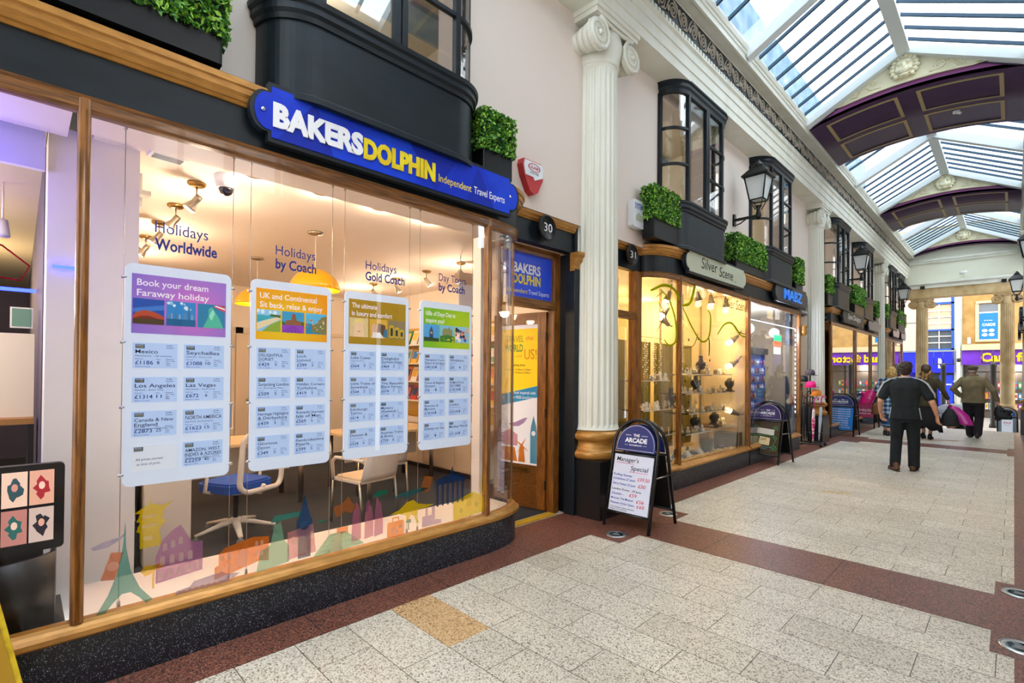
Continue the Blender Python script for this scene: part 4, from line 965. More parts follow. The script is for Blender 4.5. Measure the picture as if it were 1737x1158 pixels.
t = thing('alarm_box', 'white alarm box with blue mark to the right of the first column', 'alarm', (-3.35, 5.43, 3.52)); b = B(); b.bbox(0, .08, -.12, .12, -.17, .17, aw, .03, 0); b.obj('body', t)
b = B(); b.text('SYSTEM', (.082, -.09, .06), XF, mat('alarm_blue', '3A62B8', .5), w=.18, h=.07, bold=.02); b.pl([(-.07, -.09), (.07, -.09), (.07, -.03), (.0, .02), (-.07, -.03)], (.0815, 0, 0), XF, 0, sage); b.obj('mark', t)
# ---- box hedges in planters
leafm = [mat('box_leaf_dark', '2E6618', .5), mat('box_leaf_mid', '5C9E2A', .45), mat('box_leaf_bright', '9ACB48', .45)]
hcore = mat('box_leaf_core', '16300D', .9)
def hedge(y0, y1, x0, x1, z0, h, ph, label, dens=1.0, group='box hedges on the shopfronts'):
    t = thing('box_hedge', label, 'hedge', ((x0+x1)/2, (y0+y1)/2, z0), 0, group)
    b = B(); b.bbox(x0+.02, x1-.02, y0+.02, y1-.02, z0, z0+ph, black, .015); b.box(x0+.035, x1-.035, y0+.035, y1-.035, z0+ph, z0+ph+.01, hcore); b.obj('planter', t, True)
    b = B(); zb = z0+ph; zt = zb+h; b.box(x0+.02, x1-.02, y0+.02, y1-.02, zb+.0, zt-.02, hcore)
    fa = [((x1, None, None), (y1-y0)*h), ((None, y0, None), (x1-x0)*h), ((None, y1, None), (x1-x0)*h), ((None, None, zt), (x1-x0)*(y1-y0)), ((None, None, zb), (x1-x0)*(y1-y0)*.5)]
    sz = .017/math.sqrt(dens)
    for (fx, fy, fz), A in fa:
        for _ in range(int(A*5200*dens)):
            p = Vector((fx if fx is not None else rnd.uniform(x0, x1), fy if fy is not None else rnd.uniform(y0, y1), fz if fz is not None else rnd.uniform(zb-.01, zt)))
            p += Vector((rnd.gauss(0, .006), rnd.gauss(0, .006), rnd.gauss(0, .006)))
            d = Vector((rnd.gauss(0, 1), rnd.gauss(0, 1), rnd.gauss(.4, 1))).normalized(); e = d.orthogonal().normalized(); g = d.cross(e); a = rnd.uniform(0, 6.3); u = e*math.cos(a)+g*math.sin(a); w = d.cross(u)
            s = sz*rnd.uniform(.7, 1.4); b.add([p-u*s, p+w*s*.55, p+u*s, p-w*s*.55], [(0, 1, 2, 3)], leafm[min(2, int(rnd.random()**1.3*3))])
    b.obj('foliage', t, True); return t
hedge(-1.2, .80, -3.305, -3.06, 3.235, .75, .15, 'long box hedge in black planter at the top left', 1)
hedge(2.72, 3.10, -3.305, -3.1, 3.235, .33, .20, 'box hedge cube at the right end of the blue sign')
hedge(5.52, 6.20, -3.305, -3.1, 3.235, .40, .25, 'box hedge in black planter above number 31')
hedge(8.10, 9.75, -3.305, -3.1, 3.235, .42, .16, 'long box hedge between the sage sign and the dark blue-lettered sign', .7)
hedge(11.2, 11.7, -3.305, -3.1, 3.235, .5, .2, 'small box hedge against the second column', .6)
hedge(13.75, 14.6, -3.305, -3.12, 3.235, .42, .3, 'box hedge just past the second column', .5); hedge(16.3, 17.7, -3.305, -3.06, 3.235, .5, .3, 'box hedge under the second wall lantern', .45)
hedge(19.5, 19.95, -3.305, -3.1, 3.235, .5, .2, 'narrow box hedge before the third column', .45)
hedge(21.5, 22.2, -3.305, -3.1, 3.235, .5, .3, 'box hedge just past the third column', .4); hedge(23.6, 24.6, -3.305, -3.06, 3.235, .5, .3, 'box hedge under the third wall lantern', .4); hedge(25.0, 25.35, -3.30, -3.06, 3.235, .5, .25, 'last box hedge beside the end wall', .4)
# ---- wall lanterns
def lantern(y, label, side=1):
    t = thing('wall_lantern', label, 'lantern', (-3.35 if side > 0 else .47, y, 4.15), 0 if side > 0 else math.pi, 'wall lanterns')
    b = B(); b.bbox(0, .03, -.04, .04, -.10, .10, black, .01, 0); b.obj('wall_plate', t)
    b = B(); b.box(0, .40, -.02, .02, -.02, .02, black); b.tube([(.03, 0, -.09), (.12, 0, -.07), (.2, 0, -.02)], .01, black, 6); b.lathe([(.035, -.06), (.05, 0), (.035, .06), (.02, .12), (.06, .16)], (.40, 0, 0), black, 8); b.obj('bracket_arm', t)
    b = B()
    for a in range(4): b.tube([(.40+.05*math.cos(R(45+90*a)), .05*math.sin(R(45+90*a)), .10), (.40+.11*math.cos(R(45+90*a)), .11*math.sin(R(45+90*a)), .20), (.40+.12*math.cos(R(45+90*a)), .12*math.sin(R(45+90*a)), .24)], .008, black, 5)
    rt2 = math.sqrt(2); sq = lambda hw, z: [(.40+s*hw, q*hw, z) for s, q in ((-1, -1), (1, -1), (1, 1), (-1, 1))]
    lo, hi = sq(.105, .25), sq(.165, .62)
    for i in range(4):
        b.tube([lo[i], hi[i]], .012, black, 5); b.tube([lo[i], lo[(i+1) % 4]], .012, black, 5); b.tube([hi[i], hi[(i+1) % 4]], .014, black, 5)
    rf = [sq(.20, .62), sq(.205, .645), sq(.10, .77), sq(.085, .80)]
    vs = sum(rf, []); b.add(vs, [(j*4+i, j*4+(i+1) % 4, (j+1)*4+(i+1) % 4, (j+1)*4+i) for j in range(3) for i in range(4)]+[(12, 13, 14, 15), (0, 1, 2, 3)], black)
    b.lathe([(.07, .80), (.075, .83), (.05, .87), (.03, .88), (.035, .90), (.0, .92)], (.40, 0, 0), black, 12); b.obj('cage', t)
    b = B(); lo, hi = sq(.10, .255), sq(.158, .615); b.add(lo+hi, [(i, (i+1) % 4, 4+(i+1) % 4, 4+i) for i in range(4)]+[(0, 1, 2, 3)], lampglass); b.obj('glass', t)
    return t
l0 = lantern(8.58, 'black wall lantern in front of the accessories shop bow window')
dup(l0, (-3.35, 16.4, 4.2), label='black wall lantern between the second and third columns'); dup(l0, (-3.35, 23.9, 4.2), label='black wall lantern nearest the end wall on the left')
for y, z, l in ((23.3, 4.1, 'black wall lantern on the right near the end wall'), (17.0, 4.15, 'black wall lantern at the right edge of the picture')):
    q = dup(l0, (.47 if y > 20 else .66, y, z), math.pi, l); b = B(); b.tube([(-.25, 0, 0), (.03, 0, 0)], .02, black, 8); b.obj('arm_extension', q)
# ---- small cameras on the end wall
for x, l in ((-2.55, 'small black floodlight on the left of the stone beam'), (-.25, 'small black floodlight on the right of the stone beam')):
    t = thing('floodlight', l, 'floodlight', (x, YE-.06, 5.03), 0, 'floodlights on the end wall'); b = B(); b.bbox(-.07, .07, -.1, 0, -.06, .06, black, .02); b.obj('housing', t)
t = thing('wall_camera', 'small white camera low on the end wall', 'camera', (-1.35, YE, 5.42)); b = B(); b.tube([(0, 0, 0), (0, -.15, .03)], .02, white, 8); b.tube([(-.1, -.16, .03), (.12, -.2, .06)], .05, white, 10); b.obj('body', t)
t = thing('arch_camera', 'small white fitting under the first roof arch', 'camera', (-.75, 12.3, archz(-.75)-.02)); b = B(); b.box(-.05, .05, -.03, .03, -.02, .02, white); b.tube([(0, 0, -.01), (.06, -.05, -.06)], .025, white, 8); b.obj('body', t)
# ---- uplights in the floor
def uplight(x, y, label):
    t = thing('floor_uplight', label, 'floor light', (x, y, .003), 0, 'lights set in the floor'); b = B(); b.lathe([(.10, 0), (.10, .004), (.07, .006), (.066, .003)], (0, 0, 0), mat('steel_ring', 'C9D0D2', .3, metal=.9), 28); b.obj('ring', t)
    b = B(); b.lathe([(0, .0042), (.066, .0042)], (0, 0, 0), mat('uplight_lens', '8FA6AC', .1, coat=.5), 24); b.obj('lens', t)
    b = B(); b.lathe([(.0, .0055), (.03, .0055), (.03, .004)], (0, 0, 0), grey, 16); b.obj('lamp', t); return t
u0 = uplight(-2.69, 4.09, 'round steel floor light in front of the foremost pavement sign'); dup(u0, (-2.69, 5.10, .003), label='round steel floor light behind the foremost pavement sign')
dup(u0, (.03, 5.08, .003), label='upper of two round floor lights at the right edge'); dup(u0, (.03, 4.08, .003), label='lower of two round floor lights at the right edge')
b = B(); b.box(-2.86, -2.6, 9.6, 9.604, .002, .003, blackm)
b = B(); b.add([(-1.82, 7.63, .0015), (-1.50, 7.78, .0015), (-1.49, 7.74, .0015), (-1.81, 7.59, .0015)], [(0, 1, 2, 3)], mat('yellow_tape', 'D8A31E', .5)); b.obj('tape_mark', fl)
b = B(); b.add([(-2.0, 15.4, .0015), (-.95, 16.0, .0015), (-.9, 15.85, .0015), (-1.95, 15.25, .0015)], [(0, 1, 2, 3)], mat('tan_mark', 'B8965A', .6)); b.obj('worn_mark', fl)
# ================================================================ lettering and landmarks on the travel agent window
GX = XL-.0205
vin = mat('vinyl_navy', '1C2A86', .5)
b = B()
for s, y, z, w, h, bo in (('Holidays', .50, 2.272, .245, .062, 0), ('Worldwide', .50, 2.182, .29, .062, .025), ('Holidays', 1.108, 2.258, .245, .062, 0), ('by Coach', 1.108, 2.175, .252, .062, .022),
    ('Holidays', 1.708, 2.262, .245, .062, 0), ('Gold Coach', 1.708, 2.185, .315, .062, .022), ('Day Tours', 2.335, 2.265, .275, .062, 0), ('by Coach', 2.335, 2.188, .262, .062, .022)):
    b.text(s, (GX, y, z), XF, vin, w=w, h=h, bold=bo)
b.obj('window_lettering', w1)
D = {}
def decal(poly, col, lay=0, op=.62):
    op *= .68
    D.setdefault((col, op), B()).pl(poly, (GX-.0006*lay, 0, 0), XF, 0, film_mat('film_'+col, col, op))
def holes(ps, col='F3E6D6', lay=-1):
    for p in ps: decal(p, col, lay, .55)
rect = lambda a, c, z0, z1: [(a, z0), (c, z0), (c, z1), (a, z1)]
archp = lambda y, z, w, h: [(y-w/2, z), (y+w/2, z)]+[(y+w/2*math.cos(R(a)), z+h-w/2+w/2*math.sin(R(a))) for a in range(0, 181, 30)]
# tower with splayed legs
decal([(.285, .335), (.33, .42), (.365, .52), (.385, .64), (.395, .78), (.40, .64), (.42, .52), (.46, .42), (.515, .345), (.485, .335), (.455, .375), (.42, .41), (.385, .41), (.35, .375), (.32, .335)], '2FA79A')
decal([(.30, .50), (.34, .63), (.39, .62), (.355, .49)], 'E2762A', 1); holes([[(.347+.025*math.cos(R(a)), .56+.025*math.sin(R(a))) for a in range(0, 360, 40)]])
decal([(.26, .67), (.31, .69), (.37, .70), (.40, .72), (.38, .69), (.33, .66), (.27, .655)], 'B9B2D0')
decal([(.51, .40), (.51, .48), (.48, .47), (.46, .50), (.48, .53), (.51, .52), (.56, .53), (.56, .50), (.52, .49), (.52, .40)], 'EFC512')
# pagoda
decal([(.455, .62), (.455, .70), (.44, .71), (.455, .755), (.44, .76), (.455, .80), (.43, .805), (.49, .845), (.495, .87), (.50, .845), (.56, .83), (.60, .85), (.555, .80), (.55, .755), (.57, .755), (.54, .71), (.55, .62)], 'F0D400')
holes([rect(.463, .52, .775, .79), rect(.463, .53, .725, .74), rect(.47, .51, .66, .68)])
# colosseum
decal([(.525, .42), (.525, .56), (.55, .64), (.60, .69), (.635, .71), (.66, .66), (.68, .62), (.70, .60), (.74, .60), (.74, .44)], 'BE82B6')
holes([archp(.545+.042*k, .435+.003*k, .022, .05) for k in range(5)]+[archp(.555+.042*k, .51, .022, .05) for k in range(4)]+[archp(.565+.035*k, .585+.01*k, .02, .04) for k in range(3)])
# ship
decal([(.60, .30), (.88, .335), (.93, .37), (.86, .38), (.84, .40), (.70, .385), (.68, .36), (.62, .355)], 'B3A3BF'); holes([rect(.66+.03*k, .672+.03*k, .345, .352) for k in range(6)])
# orange arcade
decal([(.80, .36), (.80, .43), (.82, .44), (.82, .50), (.85, .53), (1.0, .56), (1.09, .545), (1.09, .40), (1.04, .41)], 'F0841E'); holes([archp(.945, .40, .05, .10)]+[archp(.84+.035*k, .40, .018, .035) for k in range(2)]+[archp(.84+.035*k, .46, .018, .04) for k in range(2)]+[archp(1.02+.03*k, .44, .016, .035) for k in range(2)]+[archp(1.02+.03*k, .5, .016, .03) for k in range(2)])
decal([(1.02, .34), (1.04, .46), (1.10, .49), (1.12, .60), (1.16, .62), (1.18, .50), (1.21, .46), (1.21, .36)], '8CC9AC')
decal([(1.10, .62), (1.12, .66), (1.28, .66), (1.28, .63)], '35A39A'); decal([(1.20, .37), (1.20, .54), (1.36, .565), (1.38, .38)], 'DDA0A8'); holes([archp(1.29, .39, .055, .11), archp(1.235, .46, .02, .05), archp(1.35, .47, .02, .05)])
# clock tower
decal([(1.265, .36)]+[(1.265, .50), (1.255, .52), (1.255, .60), (1.265, .61), (1.285, .68), (1.305, .76), (1.325, .68), (1.345, .61), (1.355, .60), (1.355, .52), (1.345, .50), (1.345, .36)], '1E4E86', 1, .8)
holes([rect(1.275+.018*k, 1.283+.018*k, .36, .49) for k in range(4)], 'E8D8CC', 0); decal([(1.305+.03*math.cos(R(a)), .565+.03*math.sin(R(a))) for a in range(0, 360, 30)], '4A79A8', 0)
# pyramid of steps
decal([(1.36, .345), (1.47, .47), (1.58, .47), (1.72, .355)], '8CC9A0'); holes([[(1.39+.028*k, .365+.028*k), (1.69-.036*k, .37+.026*k), (1.685-.036*k, .375+.026*k), (1.395+.028*k, .37+.028*k)] for k in range(4)]+[[(1.47, .345), (1.52, .47), (1.545, .47), (1.56, .345)]])
decal([(1.52, .455), (1.52, .50), (1.60, .50), (1.60, .455)], 'F0841E', 1); decal([(1.49, .64), (1.56, .66), (1.60, .70), (1.62, .66), (1.66, .62), (1.62, .58), (1.58, .60), (1.52, .57)], 'C77A3A', 0, .5)
for y, c in ((1.66, 'C97AA6'), (1.755, 'C97AA6'), (1.83, 'C97AA6')): decal([(y-.035, .38), (y-.03, .55), (y-.015, .62+.3*(y-1.66)), (y, .66-.1*(y-1.6)), (y+.02, .6), (y+.035, .5), (y+.035, .39)], c, 0, .5)
decal([(1.38, .565), (1.42, .575), (1.46, .565), (1.42, .555)], '1F9E7E'); decal([(1.79, .655), (1.79, .685), (1.83, .70), (1.90, .695), (1.90, .665), (1.85, .665), (1.84, .62), (1.832, .665)], '178A70')
decal([(1.95, .62), (2.0, .65), (2.10, .66), (2.20, .665), (2.26, .65), (2.20, .635), (2.12, .625), (2.05, .60), (2.04, .625)], '1D7A88', 0, .6)
# kangaroo
decal([(1.92, .51), (2.0, .53), (2.06, .575), (2.12, .585), (2.16, .55), (2.24, .53), (2.31, .52), (2.24, .505), (2.16, .505), (2.15, .45), (2.17, .41), (2.155, .40), (2.13, .46), (2.10, .48), (2.08, .44), (2.06, .435), (2.06, .48), (2.0, .50)], 'F2DA0A', 1, .75)
# suitcase and signpost
decal(rrect(1.90, 2.04, .345, .455, .015), 'F39A3C', 0, .8); decal([(1.94, .455), (1.94, .485), (2.0, .485), (2.0, .455), (1.99, .455), (1.99, .475), (1.95, .475), (1.95, .455)], 'F39A3C', 0, .8)
holes([[(1.93, .405), (1.955, .42), (1.965, .395), (1.94, .38)], [(1.955, .37), (1.975, .395), (1.995, .37), (1.975, .35)], [(1.995, .415), (2.02, .43), (2.025, .405), (2.0, .395)]])
decal([(2.075, .37), (2.075, .42), (2.055, .43), (2.075, .445), (2.10, .445), (2.10, .42), (2.083, .42), (2.083, .37)], '2F9E78')
decal([(2.20, .36), (2.20, .44), (2.23, .44), (2.23, .50), (2.25, .50), (2.25, .44), (2.29, .44), (2.29, .50), (2.32, .50), (2.32, .40), (2.38, .39), (2.38, .36)], 'B9A3CB', 0, .5); decal([(2.18, .64), (2.22, .75), (2.30, .73), (2.26, .62)], 'C77A3A', 0, .55)
# gate with columns
decal([(2.33, .66), (2.33, .70), (2.42, .72), (2.46, .72), (2.48, .78), (2.485, .80), (2.49, .78), (2.51, .72), (2.57, .71), (2.62, .69), (2.62, .66)], '16407E', 0, .75)
for k in range(6): decal(rect(2.335+.05*k, 2.355+.05*k, .49-.0*k, .66), '16407E', 0, .75)
# yellow palace and spires
decal([(2.50, .345), (2.50, .50), (2.56, .51), (2.62, .53), (2.70, .55), (2.76, .53), (2.80, .50), (2.84, .48), (2.84, .365)], 'EFD80C', 1, .8); holes([archp(2.66+.0*k, .44, .06, .05), archp(2.58, .40, .03, .04), archp(2.74, .42, .03, .04)], 'F4E98A')
decal([(2.79, .50), (2.795, .64), (2.80, .70), (2.805, .64), (2.81, .50)], 'EFD80C', 0, .7); decal([(2.82, .5), (2.825, .66), (2.83, .72), (2.835, .66), (2.84, .5)], 'EFD80C', 0, .7)
for (c, op), bb in D.items(): bb.obj('landmark_decals', w1)
# ================================================================ hanging posters
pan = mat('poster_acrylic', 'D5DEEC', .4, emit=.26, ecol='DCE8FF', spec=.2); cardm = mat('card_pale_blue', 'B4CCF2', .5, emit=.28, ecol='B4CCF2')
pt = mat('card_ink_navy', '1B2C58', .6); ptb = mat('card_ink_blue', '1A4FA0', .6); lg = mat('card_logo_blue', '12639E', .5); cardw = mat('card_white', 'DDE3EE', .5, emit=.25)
def pic(bd, O, k, w, h):
    """small holiday photograph made of flat colour areas"""
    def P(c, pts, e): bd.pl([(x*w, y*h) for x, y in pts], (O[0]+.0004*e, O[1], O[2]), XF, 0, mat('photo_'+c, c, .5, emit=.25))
    F = [(0, 0), (1, 0), (1, 1), (0, 1)]; r = random.Random(k)
    def hill(c, y0, am, e, n=12, ph=0): P(c, [(0, 0), (1, 0)]+[(1-i/n, y0+am*math.sin(ph+i*1.1)+am*.6*math.sin(2.3*i+ph)) for i in range(n+1)], e)
    def blobs(cs, n, y0, y1, s, e):
        for i in range(n):
            c = cs[i % len(cs)]; x, y = r.uniform(.04, .9), r.uniform(y0, y1); q = r.uniform(.5, 1)*s
            P(c, [(min(1, max(0, x+q*math.cos(a))), min(1, max(0, y+q*math.sin(a)*1.1))) for a in (0, 1, 2, 3, 4, 5)], e+.2*(i % 4))
    if k == 0: P('1E4FA8', F, 0); P('3E78C8', [(0, .45), (1, .6), (1, .8), (0, .6)], 1); P('B5482A', [(0, .2), (1, .2), (1, .30), (.85, .42), (.6, .52), (.35, .55), (.1, .45), (0, .3)], 2); P('7A2C1C', [(0, .2), (.9, .2), (.5, .34), (.2, .3)], 3); P('4A3A1E', [(0, 0), (1, 0), (1, .22), (0, .2)], 4)
    elif k == 1: P('2F86C8', F, 0); blobs(['9CC4E0', 'D8E8F2'], 8, .7, .95, .08, 1); P('17608F', [(0, 0), (1, 0), (1, .28), (0, .28)], 2); 
    elif k == 2: P('2A7FA8', F, 0); P('4FB79A', [(.2, 0), (.95, 0), (.8, .4), (.6, .75), (.5, .9), (.38, .78), (.4, .5)], 1); P('8FDCC0', [(.4, .5), (.55, .8), (.62, .6), (.5, .3)], 2); P('C8405A', [(.55, .9), (1, .7), (1, .95), (.7, 1)], 2); P('F0F0F4', [(.6, .93), (1, .8), (1, .86), (.65, .97)], 3)
    elif k == 3: P('8FC6E8', F, 0); blobs(['D8ECF6'], 5, .8, .95, .12, 1); P('3FA8B8', [(0, .4), (.9, .72), (0, .75)], 2); P('E6D2A8', [(0, .05), (.5, .3), (1, .6), (.9, .7), (.3, .5), (0, .35)], 3); P('8FA838', [(.2, 0), (1, 0), (1, .55), (.6, .35)], 4); P('4E6A2A', [(.5, .72), (1, .66), (1, .78), (.6, .8)], 5)
    elif k == 4: P('3A9AC8', F, 0); hill('3F5F2A', .5, .05, 1); P('8A5A3A', [(.15, .35), (.9, .35), (.9, .55), (.65, .6), (.6, .85), (.52, .95), (.44, .85), (.42, .62), (.15, .55)], 2); P('8E3FB8', [(0, 0), (1, 0), (1, .36), (0, .36)], 3); [P('5A1F86', [(.5+.01, .36), (x, 0), (x+.05, 0)], 4) for x in (0, .2, .4, .6, .8)]
    elif k == 5: P('57B4DC', F, 0); P('1F86B0', [(0, 0), (1, 0), (1, .5), (0, .5)], 1); P('7A7A4A', [(.3, .1), (1, 0), (1, .9), (.75, .85), (.55, .55), (.3, .4)], 2); blobs(['D98A5A', 'E8D6B8', 'C85A4A', '8A9A5A'], 26, .2, .7, .05, 3)
    elif k == 6: P('D8C08A', F, 0); P('F0C8A0', [(.2, 0), (.8, 0), (.75, .4), (.7, .7), (.5, .85), (.3, .7)], 1); P('E8D080', [(.15, .5), (.3, .95), (.7, 1), (.85, .5), (.7, .75), (.35, .75)], 2); P('B06A5A', [(.4, .3), (.6, .32), (.5, .25)], 3)
    elif k == 7: P('D8A83A', F, 0); P('6A4A2A', [(.3, .2), (.9, .1), (.9, .7), (.5, .8)], 1); P('E0B090', [(.1, .2), (.4, .2), (.45, .6), (.25, .8), (.1, .6)], 2); P('EAE2DA', [(.1, 0), (.8, 0), (.6, .3), (.2, .3)], 3); P('3F7A9A', [(.75, .1), (1, 0), (1, .5), (.85, .5)], 3)
    elif k == 8: P('8A7A5A', F, 0); [P('C8A82A', rrect(.05+.3*i, .33+.3*i, .05, .75-.1*i, .08), 1+i) for i in range(3)]; [P('3A3A3E', rrect(.12+.3*i, .26+.3*i, .15, .6-.1*i, .04), 4+i) for i in range(3)]
    elif k == 9: P('4FA0DC', F, 0); P('3A4A6A', [(.35, 0), (.6, 0), (.6, .6), (.48, .9), (.35, .6)], 1); P('2A4A2A', [(0, 0), (1, 0), (1, .2), (0, .25)], 2); P('C8A86A', [(.42, .45), (.54, .45), (.54, .57), (.42, .57)], 3)
    elif k == 10: P('7ABCE0', F, 0); P('8A8A5A', [(.15, .3), (.85, .3), (.85, .75), (.7, .8), (.65, .95), (.5, .8), (.3, .85), (.15, .7)], 1); P('3A7A2A', [(0, 0), (1, 0), (1, .35), (.5, .45), (0, .35)], 2); blobs(['E8C83A', '5A9A2A'], 10, .05, .25, .07, 3)
    else: P('8AC0D8', F, 0); blobs(['E0B090', 'C83A4A', 'F0E0D0', '3A4A8A', 'D89A7A', '2A2A3A'], 22, .1, .8, .14, 1)
    if k == 1: [P(c, rect(x, x+.05, .28, .28+hh), 3) for x, hh, c in ((.05, .15, '6A8AA0'), (.15, .22, '8AA4B4'), (.3, .17, '5A7A90'), (.42, .2, 'A0B4C0'), (.6, .26, '6A8AA0'), (.74, .5, '4A6A80'), (.85, .2, '8AA4B4'))]
CARDS = [[('Mexico', 'Manchester - All inclusive', '£1186', '8'), ('Seychelles', 'Gatwick - Room only', '£1088', '10'), ('Los Angeles', 'Gatwick - Room Only', '£1314', '11'), ('Las Vegas', 'Manchester - Room Only', '£672', '6'), ('Canada & New|England', 'Sail from Southampton', '£2873', '25'), ('NORTH AMERICA', 'Sail from Southampton', '£1623', '15'), None, ('AMAZON, WEST|INDIES & AZORES', 'SAILING FROM BRISTOL', '£2259', '40')],
 [('DELIGHTFUL|DORSET', '', '£429', '5'), ('Loch|Lomond', '', '£399', '5'), ('Surprising London', 'incl. Buckingham Palace', '£509', '5'), ('Hidden Corners|Yorkshire', '', '£419', '5'), ('Heritage Highlights|& Derbyshire', '', '£439', '5'), ('Romantic Journeys|Isle of Man', '', '£569', '5'), ('Glorious|Devon', '', '£349', '5'), ('Pembrokeshire|Pearls', '', '£399', '5')],
 [('Lake Como', 'Lugano and More', '£664', '9'), ('Delightful|Durham Dales', '', '£464', '5'), ('Little Trains of|Snowdonia', '', '£564', '5'), ('The Beautiful|Black Forest', '', '£674', '7'), ('Edinburgh|Tattoo', '', '£614', '5'), ('Mystery|Weekends ?', '', '£145', '2'), ('Dunoon &', 'Cowal Peninsula', '£524', '6'), ('Austrian Trains|& Boats', '', '£759', '8')],
 [('Hampton Court|Palace & Gardens', '', '£40.50', '1'), ('Wimbledon', 'Coach only', '£20', '1'), ('France & Belgium|Shopper', '', '£56', '1'), ('SIDMOUTH &|SALCOMBE', '', '£18.50', '1'), ('Bourton &|Moreton', '', '£18.50', '1'), ('London', 'Portobello Market', '£20.00', '1'), ('Disney on Ice', '', '£37', '1'), ('Monkey World', '', '£31.50', '1')]]
HEAD = [('Book your dream', 'Faraway holiday'), ('UK and Continental', 'Sit back, relax & enjoy'), ('The ultimate', 'in luxury and comfort'), ('100s of Days Out to', 'inspire you!')]
def grad(name, c1, c2, c3, ctr, rad):
    """printed radial colour wash of the poster header"""
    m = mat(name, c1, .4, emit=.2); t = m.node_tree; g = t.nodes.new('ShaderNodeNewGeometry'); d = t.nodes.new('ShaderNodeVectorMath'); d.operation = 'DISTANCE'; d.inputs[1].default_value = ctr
    r = t.nodes.new('ShaderNodeValToRGB'); mr = t.nodes.new('ShaderNodeMapRange'); mr.inputs[2].default_value = rad; e = r.color_ramp.elements
    e[0].color = lin(c2); e[1].color = lin(c1); q = e.new(.5); q.color = lin(c3); L = t.links.new; b_ = t.nodes['Principled BSDF']
    L(g.outputs['Position'], d.inputs[0]); L(d.outputs['Value'], mr.inputs[0]); L(mr.outputs[0], r.inputs[0]); L(r.outputs[0], b_.inputs['Base Color']); L(r.outputs[0], b_.inputs['Emission Color']); return m
PX = -3.262
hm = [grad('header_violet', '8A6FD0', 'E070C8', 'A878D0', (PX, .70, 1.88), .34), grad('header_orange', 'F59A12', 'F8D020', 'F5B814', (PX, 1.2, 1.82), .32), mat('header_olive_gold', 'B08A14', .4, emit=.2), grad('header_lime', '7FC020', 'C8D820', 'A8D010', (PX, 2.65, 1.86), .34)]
PL = ['hanging poster headed Book your dream Faraway holiday, leftmost of four', 'hanging poster headed UK and Continental, second from the left', 'hanging poster headed The ultimate in luxury and comfort, third from the left', 'hanging poster headed 100s of Days Out, rightmost of four']
